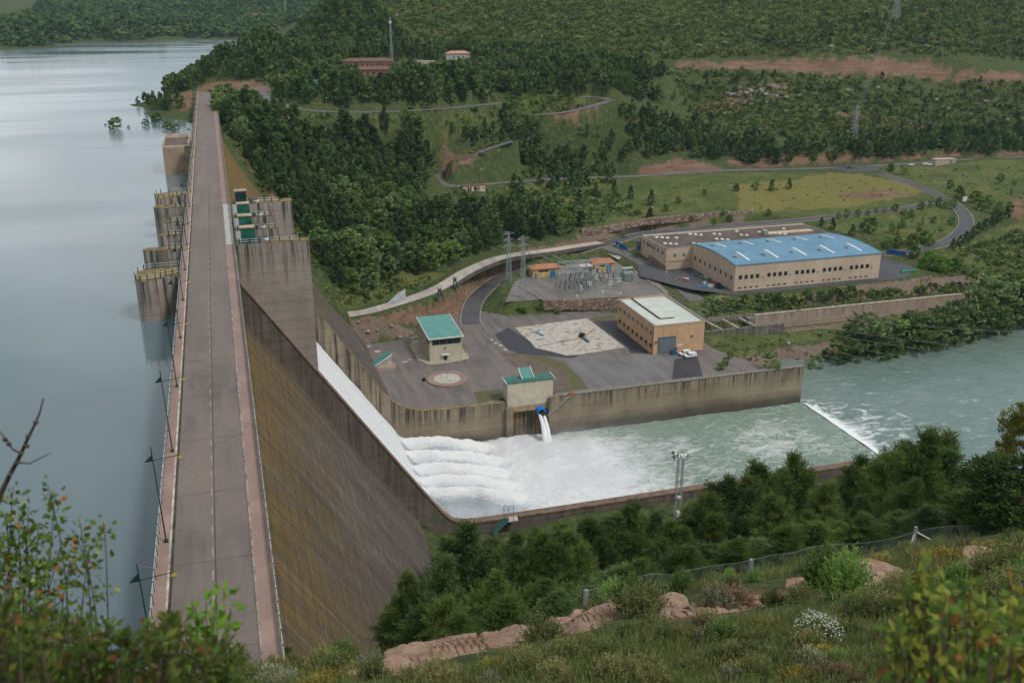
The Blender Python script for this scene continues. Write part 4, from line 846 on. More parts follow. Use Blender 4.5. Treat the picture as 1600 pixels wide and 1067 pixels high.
# valve house over the outlet
t = thing('valve_house', 'long cream block with a flat green roof and skylight above the outlet pipes', 'building', (93, 289.5, -74))
b = MB(); b.box(84.9, 101.2, 286.9, 291.6, -75.6, -66.95); b.build('wall', plain('pale_cream', (.50, .46, .36), .9, .1, .3), t)
b = MB(); b.box(84.6, 101.5, 286.6, 291.9, -66.94, -66.6); rf = b.build('roof', plain('dark_green_roof', (.035, .14, .11), .5, .2), t)
b = MB(); b.box(84.35, 84.59, 286.4, 292.1, -67.0, -66.35).box(101.51, 101.75, 286.4, 292.1, -67.0, -66.35); b.build('fascia', mtrim, t)
b = MB(); slab(b, 90.6, 94.6, 288.2, 292.6, -66.3, -64.0, .35); b.build('skylight', mgr, t)
b = MB(); slab(b, 90.35, 90.58, 288.1, 292.7, -66.1, -63.8, .6); slab(b, 94.62, 94.85, 288.1, 292.7, -66.1, -63.8, .6); b.build('skylight_frame', mtrim, t)
b = MB(); b.tube((84.6, 286.7, -75.5), (84.6, 286.7, -67.2), .14, n=6); b.build('downpipe', plain('grey_pipe', (.16, .16, .16), .6, .1), t)
ob = thing('outlet_block', 'stained concrete outlet recess under the cream valve house with black pipe mouths', 'outlet', (93.5, 287, -88))
mstain = concrete('outlet_concrete', (.20, .135, .085), (.025, .03, .02), 1.0, 4.0, (.30, .21, .12), .5, (.06, .07, .025))
b = MB(); b.box(84.2, 103, 288.6, 290.8, -110, -75.61); b.build('back_wall', mstain, ob)
b = MB(); b.box(84.21, 86.6, 285.6, 288.59, -110, -75.61); b.build('pillar', mwall, ob); b = MB(); b.box(99.4, 102.99, 285.4, 288.59, -110, -73.6); b.build('pillar', mwall, ob)
b = MB(); b.box(86.61, 99.39, 286.7, 288.59, -77.6, -75.62); b.build('lintel', plain('ochre_concrete', (.33, .24, .15), .9, .2, .4), ob)
def pipe_mouth(px, py, r, name, depth=1.6):
    c_ = AY(px, py, 287.2); b = MB(); k = 16
    for r0, r1, y0, y1 in ((r, r, 288.6, 287.2), (r, r * .78, 287.2, 287.2), (r * .78, r * .72, 287.2, 288.4), (r * .72, .01, 288.4, 288.45)):
        b.add([(c_[0] + rr * math.cos(2 * math.pi * i / k), yy, c_[2] + rr * math.sin(2 * math.pi * i / k)) for rr, yy in ((r0, y0), (r1, y1)) for i in range(k)], [(i, (i + 1) % k, k + (i + 1) % k, k + i) for i in range(k)])
    return b.build(name, mblk, ob)
pipe_mouth(821.5, 634, 1.75, 'pipe_mouth'); pipe_mouth(802.5, 637, .8, 'pipe_mouth')
vc = AY(845.5, 640, 285.6)
t = thing('jet_valve', 'bright blue outlet valve pouring two white jets into the basin', 'valve', vc)
b = MB(); k = 14
for r0, r1, y0, y1 in ((1.25, 1.25, 288.6, 286.8), (1.55, 1.55, 286.8, 284.8), (1.55, 1.1, 284.8, 284.8), (1.25, 1.55, 286.8, 286.8)):
    b.add([(vc[0] + rr * math.cos(2 * math.pi * i / k), yy, vc[2] - (288.6 - yy) * .2 + rr * math.sin(2 * math.pi * i / k)) for rr, yy in ((r0, y0), (r1, y1)) for i in range(k)], [(i, (i + 1) % k, k + (i + 1) % k, k + i) for i in range(k)])
b.build('hood', plain('bright_blue', (.01, .18, .55), .4, .15), t)
b = MB(); b.lathe((vc[0] + .4, 284.6, vc[2] - 2.0), [(.05, 0), (.9, .2), (.9, 1.6), (.05, 1.9)], 10); b.build('cone', mblk, t)
mjet = plain('white_water', (.80, .83, .85), .7, .08, 2.5)
for s_, e_ in (((843, 648), (853, 690)), ((849.5, 648), (858, 688))):
    a = AY(*s_, 284.4); e = AY(*e_, 279.5); b = MB(); pts = []
    for i in range(9):
        u = i / 8; pts.append((a[0] + (e[0] - a[0]) * u, a[1] + (e[1] - a[1]) * u, a[2] + (ZB + .4 - a[2]) * (u ** 1.6)))
    b.path(pts, [.42 + .09 * i + rnd.uniform(-.08, .08) for i in range(9)], 8); struct(b.build('water_jet', mjet))
a = P(893, 617, -73.3); e = AY(855, 650, 284.9)
t = thing('inclined_boom', 'thin grey lattice boom slanting from the basin wall down to the blue valve', 'boom', a)
b = MB(); b.box(a[0] - .6, a[0] + .6, a[1] - .4, a[1] + .8, -73.5, -72.3); b.build('winch', plain('orange_red', (.33, .10, .05), .6, .2), t)
b = MB()
for o_ in (-.22, .22): b.tube((a[0], a[1] + o_, a[2] + .3), (e[0], e[1] + o_, e[2]), .1, n=5)
for i in range(12): u = i / 12; b.tube((a[0] + (e[0] - a[0]) * u, a[1] - .22 + (e[1] - a[1]) * u, a[2] + .3 + (e[2] - a[2] - .3) * u), (a[0] + (e[0] - a[0]) * (u + .08), a[1] + .22 + (e[1] - a[1]) * (u + .08), a[2] + .3 + (e[2] - a[2] - .3) * (u + .08)), .05, n=4)
b.build('boom', mgalv, t)
# orange workshop
mor = new_mat('orange_panel'); n = N(mor); co = n.pos('world'); n.color(n.ramp(n.noise(co, .25, 5, .6), [(.3, (.51, .325, .195)), (.7, (.60, .40, .25))])); n.rough(.9)
t = thing('workshop', 'flat roofed orange panel building with a big grey shutter door', 'building', (162, 332.5, ZP))
X0, X1, Y0, Y1, ZT = 151.5, 172.9, 315, 350.3, -61.9
b = MB(); b.box(X0, X1, Y0, Y1, ZP - .5, ZT - .9); b.build('wall', mor, t)
mpar = plain('grey_flashing', (.25, .27, .31), .5, .1)
b = MB(); b.box(X0 - .12, X0 + .3, Y0 - .12, Y1 + .12, ZT - .899, ZT).box(X1 - .3, X1 + .12, Y0 - .12, Y1 + .12, ZT - .899, ZT).box(X0 + .3, X1 - .3, Y0 - .12, Y0 + .3, ZT - .899, ZT - .3).box(X0 + .3, X1 - .3, Y1 - .3, Y1 + .12, ZT - .899, ZT); b.build('parapet', mor, t)
b = MB(); b.box(X0 - .18, X0 + .36, Y0 - .18, Y1 + .18, ZT + .002, ZT + .1).box(X1 - .36, X1 + .18, Y0 - .18, Y1 + .18, ZT + .002, ZT + .1).box(X0 + .36, X1 - .36, Y1 - .36, Y1 + .18, ZT + .002, ZT + .1).box(X0 + .36, X1 - .36, Y0 - .18, Y0 + .36, ZT - .298, ZT - .2); b.build('flashing', mpar, t)
b = MB(); b.box(X0 + .31, X1 - .31, Y0 + .31, Y1 - .31, ZT - .898, ZT - .62); rf = b.build('roof', plain('pale_green_roof', (.50, .54, .49), .8, .07, .2), t)
b = MB(); b.box(157.2, 157.6, 322.5, 349.8, ZT - .61, ZT - .1).box(157.6, 163.5, 322.4, 322.75, ZT - .61, ZT - .25); b.build('roof_duct', plain('brown_duct', (.10, .06, .045), .8, .2), rf)
b = MB(); b.box(153.4, 161.0, Y0 - .09, Y0 - .003, ZP + .02, ZP + 6.9); dr = b.build('door_frame', plain('slate_frame', (.055, .11, .16), .5, .15), t)
mshut = new_mat('shutter'); n = N(mshut); co = n.pos('world'); n.color(n.ramp(n.noise(co, .3, 4), [(.35, (.11, .145, .17)), (.65, (.17, .205, .23))])); n.rough(.4)
b = MB(); b.box(153.7, 160.7, Y0 - .14, Y0 - .092, ZP + .05, ZP + 6.3); b.build('shutter_door', mshut, t)
for k in range(8):
    yy = Y0 + 2.4 + k * 4.3
    for z0 in (ZP + 2.4, ZP + 7.6): b = MB(); b.box(X0 - .07, X0 - .003, yy - .85, yy + .85, z0, z0 + 1.5); b.build('window', plain('blue_glass', (.07, .085, .115), .2, .3) if z0 > ZP + 5 else mglass2, t)
for k in range(9): yy = Y0 + .8 + k * 4.3; b = MB(); b.box(X0 - .02, X0 - .002, yy - .06, yy + .06, ZP, ZT - .95); b.build('panel_joint', plain('joint', (.17, .11, .07), .9), t)
for xx in (155.5, 161.5, 166.5): b = MB(); b.box(xx - .05, xx + .05, Y0 - .02, Y0 - .002, ZP + 7.0, ZT - .95); b.build('panel_joint', MATS['joint'], t)
b = MB(); b.tube((X0 - .12, Y0 + .5, ZP), (X0 - .12, Y0 + .5, ZT - 1), .1, n=6); b.build('downpipe', mdoor, t)
b = MB(); b.box(161.9, 163.9, Y0 - .06, Y0 - .003, ZP + 2.5, ZP + 3.4); b.build('sign', mtrim, t)
b = MB(); b.box(161.1, 161.5, Y0 - .3, Y0 - .003, ZP + 1.3, ZP + 2.0); b.build('meter_box', mdoor, t)
for xx, zz_ in ((152.6, 5.0), (167.6, 6.0)): b = MB(); b.box(xx - .3, xx + .3, Y0 - .55, Y0 - .003, ZP + zz_, ZP + zz_ + .4); b.build('wall_lamp', mdoor, t)
b = MB(); b.box(158.6, 160.4, 312.6, 314.0, ZP + .04, ZP + 1.7); tag(b.build('tool_cabinet', plain('deep_blue', (.02, .08, .2), .5, .2)), 'dark blue cabinet standing in front of the grey shutter door', 'cabinet')
# blue-roofed hall and brown flat-roofed hall
mbeige = new_mat('beige_panel'); n = N(mbeige); co = n.pos('world'); cc = n.ramp(n.noise(co, .12, 5, .6), [(.3, (.46, .36, .27)), (.7, (.57, .455, .355))]); cc = n.mix(n.ramp(n.noise(n.pos('world', (.12, .12, .4)), 1, 5, .7), [(.6, 0), (.72, .45)]), cc, (.22, .17, .14)); n.color(cc); n.rough(.9)
mbroof = new_mat('blue_roof'); n = N(mbroof); co = n.pos('world'); fx = n.math('FRACT', n.math('DIVIDE', n.sep(co)[0], 1.0)); n.color(n.mix(n.ramp(fx, [(0, .6), (.07, 0.0), (.93, 0.0), (1, .6)]), n.ramp(n.noise(co, .12, 5, .65), [(.35, (.105, .225, .33)), (.65, (.15, .29, .40))]), (.08, .18, .27))); n.rough(.5)
t = thing('blue_roof_hall', 'long beige factory hall with a curved blue roof and rows of small black windows', 'building', (250, 384, ZW))
X0, X1, Y0, Y1, ZE, ZRG = 213, 288.4, 364, 405, -56.2, -54.4
ys = np.linspace(Y0, Y1, 13); zr = [ZE + (ZRG - ZE) * math.sin(math.pi * (0.05 + .9 * (y - Y0) / (Y1 - Y0))) for y in ys]
n_ = len(ys); b = MB()
for x, rev in ((X0, True), (X1, False)):
    vs = [(x, Y0, ZW - .5), (x, Y1, ZW - .5)] + [(x, y, z - .3) for y, z in zip(ys[::-1], zr[::-1])]; b.add(vs, [tuple(range(len(vs)))[::-1] if rev else tuple(range(len(vs)))])
b.add([(X0, Y0, ZW - .5), (X1, Y0, ZW - .5), (X1, Y0, zr[0] - .3), (X0, Y0, zr[0] - .3), (X0, Y1, ZW - .5), (X1, Y1, ZW - .5), (X1, Y1, zr[-1] - .3), (X0, Y1, zr[-1] - .3)], [(0, 1, 2, 3), (7, 6, 5, 4)]); b.build('wall', mbeige, t)
b = MB()
for i in range(n_ - 1): b.add([(X0 - .25, ys[i] - (.25 if i == 0 else 0), zr[i]), (X1 + .25, ys[i] - (.25 if i == 0 else 0), zr[i]), (X1 + .25, ys[i + 1], zr[i + 1]), (X0 - .25, ys[i + 1], zr[i + 1])], [(0, 1, 2, 3)])
b.add([(X0 - .25, ys[0] - .25, zr[0]), (X1 + .25, ys[0] - .25, zr[0]), (X1 + .25, ys[0] - .25, zr[0] - .45), (X0 - .25, ys[0] - .25, zr[0] - .45)], [(3, 2, 1, 0)])
b.add([(X0 - .25, y, z) for y, z in zip(ys, zr)] + [(X0 - .25, y, z - .4) for y, z in zip(ys, zr)], [(i, i + 1, n_ + i + 1, n_ + i) for i in range(n_ - 1)])
b.add([(X1 + .25, y, z) for y, z in zip(ys, zr)] + [(X1 + .25, y, z - .4) for y, z in zip(ys, zr)], [(i + 1, i, n_ + i, n_ + i + 1) for i in range(n_ - 1)]); rf = b.build('roof', mbroof, t)
def zroof(y): return float(np.interp(y, ys, zr))
for k in range(5):
    for ya, yb in ((368, 379.5), (389.5, 399.5)):
        xx = 222 + k * 14.6; b = MB()
        yy = np.linspace(ya, yb, 6)
        for y0, y1 in zip(yy, yy[1:]): b.add([(xx - .5, y0, zroof(y0) + .07), (xx + .5, y0, zroof(y0) + .07), (xx + .5, y1, zroof(y1) + .07), (xx - .5, y1, zroof(y1) + .07)], [(0, 1, 2, 3)])
        b.build('rooflight', plain('rooflight', (.72, .75, .76), .4, .05), rf)
    for yv in (373, 394): xx = 217.5 + k * 14.6; b = MB(); b.lathe((xx, yv, zroof(yv)), [(.7, -.1), (.7, .6), (1.0, .65), (.9, .9), (.1, 1.0)], 8); b.build('roof_vent', plain('roof_vent', (.30, .31, .30), .6, .1), rf)
for g_ in range(5):
    for k in range(4):
        xx = 215.8 + g_ * 14.3 + k * 2.85; b = MB(); b.box(xx - .8, xx + .8, Y0 - .07, Y0 - .003, -62.7, -60.9); b.build('window', mglass2, t)
        b = MB(); b.box(xx - .7, xx + .7, Y0 - .06, Y0 - .003, -67.0, -66.4); b.build('vent', mdoor, t)
    b = MB(); b.box(226.6 + g_ * 14.3, 227.0 + g_ * 14.3, Y0 - .4, Y0 - .003, -62.6, -62.2); b.build('wall_lamp', plain('rust', (.24, .10, .06), .9), t)
for k in range(8):
    yy = 402 - k * 5.0; b = MB(); b.box(X0 - .07, X0 - .003, yy - .6, yy + .6, -63.4, -61.5); b.build('window', mglass2, t)
for yy in (400, 395, 389.5, 384.5, 379.5, 374.5, 369.5): b = MB(); b.box(X0 - .02, X0 - .002, yy - .06, yy + .06, ZW, zroof(yy) - .5); b.build('panel_joint', MATS['joint'], t)
for k in range(1, 15): xx = X0 + k * 5.02; b = MB(); b.box(xx - .05, xx + .05, Y0 - .02, Y0 - .002, -66.3, ZE - .5); b.build('panel_joint', plain('pale_joint', (.34, .26, .19), .9), t)
t = thing('brown_roof_hall', 'low beige hall with a flat brown roof dotted with white roof domes', 'building', (245, 420, ZW))
X0, X1, Y0, Y1, ZT = 199.3, 292, 405.3, 434, -57.6
b = MB(); b.box(X0, X1, Y0, Y1, ZW - .5, ZT - .8); b.build('wall', mbeige, t)
b = MB(); b.box(X0, X0 + .35, Y0, Y1, ZT - .799, ZT).box(X1 - .35, X1, Y0, Y1, ZT - .799, ZT).box(X0 + .35, X1 - .35, Y0, Y0 + .35, ZT - .799, ZT).box(X0 + .35, X1 - .35, Y1 - 1.6, Y1, ZT - .799, ZT + .1); b.build('parapet', plain('pale_parapet', (.40, .36, .31), .8, .12, .3), t)
b = MB(); b.box(X0 + .36, X1 - .36, Y0 + .36, Y1 - 1.61, ZT - .798, ZT - .5); rf = b.build('roof', plain('brown_felt', (.115, .088, .075), .95, .2, .15), t)
for x0, y0, c_ in ((205, 429, 3), (203.5, 416, 3), (214, 425, 1), (224, 430, 3), (232, 417, 3), (236, 427, 2), (248, 421, 2), (250, 429, 1), (260, 424, 3), (268, 418, 2), (217, 412, 2), (240, 410, 1), (276, 427, 1)):
    for k in range(c_): b = MB(); b.lathe((x0 + k * 2.3, y0 - k * 1.4, ZT - .5), [(1.0, 0), (1.0, .3), (.75, .6), (.1, .75)], 8); b.build('roof_dome', plain('dome', (.62, .60, .56), .5, .08), rf)
b = MB(); b.box(262, 288, 418, 422, ZT - .49, ZT + .05); b.build('roof_deck', plain('sand', (.46, .40, .27), .95, .2, .6), rf)
b = MB(); b.box(259.5, 262, 418.5, 421.5, ZT - .49, ZT + 1.6); b.build('roof_unit', mgalv, rf)
for yy in (431, 426.5, 424.5, 422, 419, 414.5, 409.5): b = MB(); b.box(X0 - .07, X0 - .003, yy - .6, yy + .6, -61.4, -59.6); b.build('window', mglass2, t)
for xx in (203.8, 208.6): b = MB(); b.box(xx - .75, xx + .75, Y0 - .07, Y0 - .003, -62, -60.5); b.build('window', plain('green_glass', (.12, .18, .17), .3, .2), t)
b = MB(); b.box(X0 - .06, X0 + 13.5, Y0 - .12, Y0 - .003, -64.3, -64.0); b.build('string_course', plain('brown_band', (.26, .17, .11), .9), t)
b = MB(); b.box(197.5, 199.2, 434.2, 436.5, -66, -60.5); tag(b.build('steel_tank', plain('tank_blue', (.12, .16, .24), .5, .2)), 'grey blue steel container at the back corner of the brown roofed hall', 'container')
def gate(label, a, c_, h):
    t = thing('sliding_gate', label, 'gate', a); b = MB(); n_ = 12
    for i in range(n_ + 1): u = i / n_; x, y, z = (a[0] + (c_[0] - a[0]) * u, a[1] + (c_[1] - a[1]) * u, a[2] + (c_[2] - a[2]) * u); b.box(x - .08, x + .08, y - .08, y + .08, z, z + h)
    b.build('frame', mblue, t); b = MB(); d = np.array(c_) - np.array(a); nn = np.array((-d[1], d[0], 0)); nn = nn / np.linalg.norm(nn) * .04
    b.add([tuple(np.array(q) + s_ * nn + (0, 0, zq)) for s_ in (-1, 1) for q, zq in ((a, .15), (c_, .15), (c_, h - .1), (a, h - .1))], [(0, 1, 2, 3), (7, 6, 5, 4), (0, 4, 5, 1), (1, 5, 6, 2), (2, 6, 7, 3), (3, 7, 4, 0)]); b.build('panel', plain('gate_blue', (.015, .10, .30), .5, .2), t)
gate('blue steel gate by the road at the back of the brown roofed hall', (192.6, 451, -66.5), (193.4, 439, -66.6), 2.4)
gate('blue steel gate beside the dark yard right of the blue roofed hall', (320.5, 400.5, ZW), (325.5, 392.5, ZW), 2.6)
gate('small blue gate on the road behind the flat brown roof', PX(1196, 498, -61.2), PX(1212, 497, -61.2), 1.6)
# scrap in the yard
sc = rnd
for k in range(22):
    x, y = (sc.uniform(197, 203), sc.uniform(387, 392)) if k < 8 else (sc.uniform(205, 211.5), sc.uniform(368, 398))
    b = MB(); a = sc.random() * 3.1; l, w_, h = sc.uniform(.8, 3.2), sc.uniform(.3, 1.0), sc.uniform(.2, .9)
    b.prism([(x + l * math.cos(a) * u - w_ * math.sin(a) * v, y + l * math.sin(a) * u + w_ * math.cos(a) * v) for u, v in ((-.5, -.5), (.5, -.4), (.42, .5), (-.5, .42))], ZW + .02, ZW + .02 + h)
    cname, cc = [('scrap_white', (.55, .55, .53)), ('scrap_red', (.45, .08, .06)), ('scrap_green', (.05, .25, .14)), ('scrap_rust', (.30, .16, .10)), ('scrap_grey', (.22, .23, .24)), ('scrap_pale', (.42, .36, .29))][(k * 5 + k // 3) % 6]
    tag(b.build('scrap_piece', plain(cname, cc, .7, .15)), 'piece of discarded material lying in the yard by the beige halls', 'scrap', 'scrap lying in the hall yard')
t = thing('forklift', 'dark machine parked by the beige hall corner', 'machine', (209, 369.5, ZW)); b = MB(); b.box(208, 210, 368.5, 371.5, ZW + .3, ZW + 1.3).box(208.2, 209.8, 370, 371.2, ZW + 1.31, ZW + 2.3); b.build('body', mblk, t)
for x in (208.1, 209.9):
    for y in (369.1, 370.9): b = MB(); b.tube((x - .15, y, ZW + .42), (x + .15, y, ZW + .42), .42, n=10); b.build('wheel', mdoor, t)
b = MB(); b.box(201, 208, 372.5, 373.3, ZW + .02, ZW + .5); tag(b.build('blue_beam', mblue), 'long blue steel beam lying at the yard edge by the road', 'beam')
b = MB(); b.tube(P(1408, 425, ZW + .3), P(1432, 422, ZW + .5), .7, .5, 8); tag(b.build('green_pipes', plain('pipe_green', (.01, .22, .11), .4, .2)), 'bundle of bright green pipes lying in the yard right of the hall', 'pipes')
# ---------------------------------------------------------------- walls and canal
def stone_wall(pts, h, label, th=1.1, mat=None, name='stone_wall', lean=.25):
    """a rough rubble wall following a line; the face is lumpy"""
    pts = densify([(p[0], p[1], p[2]) for p in pts], 10); L = np.array(pts); seg = np.r_[0, np.cumsum(np.hypot(np.diff(L[:, 0]), np.diff(L[:, 1])))]
    m_ = max(4, int(seg[-1] / .7)); s_ = np.linspace(0, seg[-1], m_); X = np.interp(s_, seg, L[:, 0]); Y = np.interp(s_, seg, L[:, 1]); Zq = np.interp(s_, seg, L[:, 2])
    nr = max(4, int(h / .6)); vs = []; dx = np.gradient(X); dy = np.gradient(Y); l = np.hypot(dx, dy); nx, ny = dy / l, -dx / l
    if np.mean(nx * X + ny * Y) > 0: nx, ny = -nx, -ny
    for j in range(nr + 2):
        u = min(j / nr, 1.0); out = lean * h * (1 - u) + (vnoise(s_ / 1.1, s_ * 0 + j * .9, 41) * .7) * (j <= nr); zt_ = Zq + h * u - .3 + vnoise(s_ / 2.0, s_ * 0, 42) * .5 * u
        if j == nr + 1: out = out * 0 - th
        vs.append(np.stack([X + nx * out, Y + ny * out, zt_], 1))
    vs.append(np.stack([X - nx * th, Y - ny * th, Zq - 1.5], 1)); V = np.concatenate(vs); 
    o = mesh_np(name, V, quad_grid(m_, nr + 3), mat or mstone); return tag(o, label, 'wall')
mstone = new_mat('rubble_stone'); n = N(mstone); co = n.pos('world'); v = n.vor(n.pos('world', (.9, .9, 1.3)), 1.1, 'F1', 'Color'); e = n.vor(n.pos('world', (.9, .9, 1.3)), 1.1, 'DISTANCE_TO_EDGE')
hv = n.new('ShaderNodeSeparateColor'); n.link(v, hv.inputs[0]); cc = n.ramp(hv.outputs[0], [(0, (.12, .085, .065)), (.5, (.22, .155, .115)), (1, (.33, .26, .21))]); cc = n.mix(n.ramp(e, [(0, 1.0), (.09, 0.0)]), cc, (.04, .03, .022)); cc = n.mix(n.ramp(n.noise(co, .3, 5, .7), [(.55, 0), (.7, .7)]), cc, (.05, .06, .025)); n.color(cc); n.rough(.95); n.bump(e, .8, .3)
stone_wall([(128, 377.5, -72.6), (150, 373.5, -73.2), (170, 370.2, -73.2), (186, 367.6, -72.8)], 4.3, 'rubble stone wall holding up the electric substation yard')
stone_wall([P(908,368,-63.6), P(950,362,-63.2), P(1000,352,-62.8), P(1060,346,-62.5), P(1120,341,-62), P(1180,337,-61.8)], 3.6, 'long rubble wall above the road behind the flat brown roof', 1.4)
stone_wall([(204, 359, -71.6), (226, 357.6, -71.8), (250, 357.4, -72.2)], 3.2, 'rubble bank under the left end of the blue roofed hall', 1.4)
stone_wall([(258, 357.4, -72.4), (280, 357.5, -72.8), (300, 357.6, -72.8), (316, 361, -72.5)], 4.2, 'rubble wall under the right end of the blue roofed hall', 1.4)
stone_wall([P(1012,406,-67.4), P(1026,414,-68), P(1040,423,-68.4)], 2.6, 'rubble bank below the side of the brown roofed hall', 1.2)
stone_wall([P(1455-20,385,-67.5), P(1440,372,-67)], 2.5, 'short rubble wall behind the trees by the right hand blue gate', 1.0)
stone_wall([P(1370,392,-68.4), P(1352,380,-66.5)], 3.0, 'short rubble wall at the back corner of the blue roofed hall', 1.0)
# canal
mcan = concrete('canal_concrete', (.36, .275, .215), (.09, .075, .062), .6, 9.0, (.42, .33, .265), .25, top=(-74.0, 5.0)); mcang = concrete('grey_canal_concrete', (.21, .19, .17), (.055, .05, .045), .9, 3.5, (.26, .24, .215))
t = thing('canal_wall', 'long pinkish concrete wall along the back of the canal below the blue roofed hall', 'wall', (270, 347.5, -84)); b = MB(); b.box(214, 331, 347, 348, -86, -74); b.build('panel', mcan, t)
b = MB(); b.box(214, 331.1, 346.9, 348.1, -73.99, -73.8); b.build('coping', mpale, t)
t = thing('canal_wall', 'grey concrete wall behind the sloping struts beside the orange workshop', 'wall', (194, 348.6, -84)); b = MB(); b.box(174, 213.6, 348.2, 349.2, -86, -73.9); b.build('panel', mcang, t)
b = MB(); b.box(210, 213.6, 345, 348.19, -86, -74.5); b.build('buttress', mcang, t)
for k, xx in enumerate((191, 199, 207)): b = MB(); b.add([(xx, 348.1, -74.5), (xx + .7, 348.1, -74.5), (xx + 6.7, 341.5, -77.6), (xx + 6, 341.5, -77.6), (xx, 348.1, -75.3), (xx + .7, 348.1, -75.3), (xx + 6.7, 341.5, -78.4), (xx + 6, 341.5, -78.4)], [(0, 1, 2, 3), (7, 6, 5, 4), (0, 4, 5, 1), (1, 5, 6, 2), (2, 6, 7, 3), (3, 7, 4, 0)]); b.build('strut', mpale, t)
t = thing('canal_wall', 'lower grey concrete wall in front of the canal struts right of the orange workshop', 'wall', (200, 340, -84)); b = MB(); b.box(174, 224.5, 339.6, 340.4, -87, -76.2); b.build('panel', mcang, t)
t = thing('canal_wall', 'low front wall of the canal with a yellow lichen edge above the river bank', 'wall', (278, 341, -84)); b = MB(); b.box(224.6, 331, 340.6, 341.4, -87, -79.7); b.build('panel', mcan, t); b = MB(); b.box(224.6, 331, 340.5, 341.5, -79.69, -79.5); b.build('lichen_coping', MATS['ochre_coping'], t)
mcw = plain('canal_water', (.03, .034, .036), .15, .2); sheet('canal_water', [(224, 341.4), (331, 341.4), (331, 347), (224, 347)], -81.2, mcw)
# faded white lettering on the canal wall
gl = MB(); rr = random.Random(3); x = 243.5
for k in range(9):
    if k == 6: x += 1.6
    for s_ in range(3): gl.box(x + s_ * .55, x + s_ * .55 + .32, 346.9, 346.985, -80.2 + rr.uniform(0, .4), -78.9 + rr.uniform(-.3, .2))
    gl.box(x, x + 1.5, 346.9, 346.985, -79.6, -79.3); x += 2.2
gl.build('painted_letters', plain('faded_white', (.55, .47, .38), .9, .2, 2), bpy.data.objects['canal_wall'])
# concrete wedge and steel frames on the track
b = MB(); q = [P(*a, -64) for a in ((605,474),(622,463),(634,461),(633,467),(620,472))]; b.prism([(p[0], p[1]) for p in q], -65, [-63.9, -62.4, -61.2, -61.2, -63]); tag(b.build('concrete_wedge', plain('pale_grey_concrete', (.36, .39, .40), .8, .1)), 'pale grey concrete wedge at the lower end of the concrete track', 'ramp')
for k, (px, py, h, lab) in enumerate(((711, 449, 4.6, 'upper dark steel stand on the outer edge of the concrete track'), (687, 463, 3.6, 'lower dark steel stand on the outer edge of the concrete track'))):
    p = P(px, py, -63.8); t = thing('steel_stand', lab, 'steel stand', p); b = MB()
    for dx in (-.7, .7):
        for dy in (-.6, .6): b.tube((p[0] + dx, p[1] + dy, p[2]), (p[0] + dx * .7, p[1] + dy * .7, p[2] + h), .11, n=5)
    b.box(p[0] - 1.4, p[0] + 1.4, p[1] - .9, p[1] + .9, p[2] + .1, p[2] + .4); b.build('frame', mdoor, t)
    b = MB(); b.box(p[0] - .6, p[0] + .6, p[1] - .5, p[1] + .5, p[2] + h * .55, p[2] + h * .9); b.build('motor', plain('motor', (.08, .09, .10), .5), t)
# low wall at the outer edge of the track
tr = ribbon(R_TRACK, 3.6)[1]; e = [p for p in offset(tr, -3.8, 0)][4:]; b = MB()
for p, q in zip(e, e[1:]): b.add([(p[0], p[1], p[2] - 1.6), (q[0], q[1], q[2] - 1.6), (q[0], q[1], q[2] + .35), (p[0], p[1], p[2] + .35), (p[0] - .25, p[1] + .35, p[2] + .35), (q[0] - .25, q[1] + .35, q[2] + .35)], [(0, 1, 2, 3), (3, 2, 5, 4), (3, 2, 1, 0)])
tag(b.build('retaining_wall', concrete('track_wall', (.24, .22, .19), (.07, .06, .05), .6, 3)), 'low grey retaining wall along the lower edge of the pale concrete track', 'wall')
# ================================================================ vegetation
NP = np.random.RandomState(11)
def foliage(name, dark, light, trans=.25, hue=(.07, .09, .03), hue_amt=.25, k=1.55):
    dark, light, hue = (tuple(min(1, q * k * g_) for q, g_ in zip(c_, (1.02, 1.0, .92) if any(q_ in name for q_ in ('grass', 'heath', 'broom', 'moss')) else (.97, 1.10, .84))) for c_ in (dark, light, hue))
    m = new_mat(name); n = N(m); t = n.attr('tint'); h = n.math('FRACT', n.math('ADD', n.attr('hue'), n.objrand()))
    c_ = n.ramp(t, [(0, dark), (.55, tuple((a + b_) / 2 for a, b_ in zip(dark, light))), (1, light)])
    c_ = n.mix(n.math('MULTIPLY', n.ramp(h, [(.0, 0), (.5, .25), (1, 1)]), hue_amt), c_, hue)
    c_ = n.mix(1.0, c_, n.ramp(h, [(0, .62), (.5, 1.0), (1, 1.4)]), 'MULTIPLY') if name not in ('grass_blades',) else c_
    n.color(c_); n.rough(.75); n.b.inputs['Specular IOR Level'].default_value = .18
    if trans:
        tr = n.new('ShaderNodeBsdfTranslucent'); n.link(c_, tr.inputs[0]); mx = n.new('ShaderNodeMixShader'); mx.inputs[0].default_value = trans
        n.link(n.b.outputs[0], mx.inputs[1]); n.link(tr.outputs[0], mx.inputs[2]); n.link(mx.outputs[0], n.t.nodes['Material Output'].inputs[0])
    MATS[name] = m; return m
mpine = foliage('pine_needles', (.026, .047, .015), (.110, .145, .042), .25, (.085, .080, .025), .35, 1.25)
mpine2 = foliage('grey_pine_needles', (.023, .043, .019), (.080, .122, .048), .2, (.06, .065, .03), .4)
mleaf = foliage('broad_leaves', (.034, .062, .019), (.130, .178, .054), .3, (.11, .13, .05), .4)
mwillow = foliage('willow_leaves', (.050, .076, .036), (.150, .190, .088), .3, (.11, .12, .07), .4)
mbright = foliage('fresh_leaves', (.04, .085, .015), (.13, .23, .04), .35, (.14, .2, .05), .3)
mscrub = foliage('scrub_leaves', (.024, .046, .016), (.110, .155, .052), .2, (.15, .125, .06), .6)
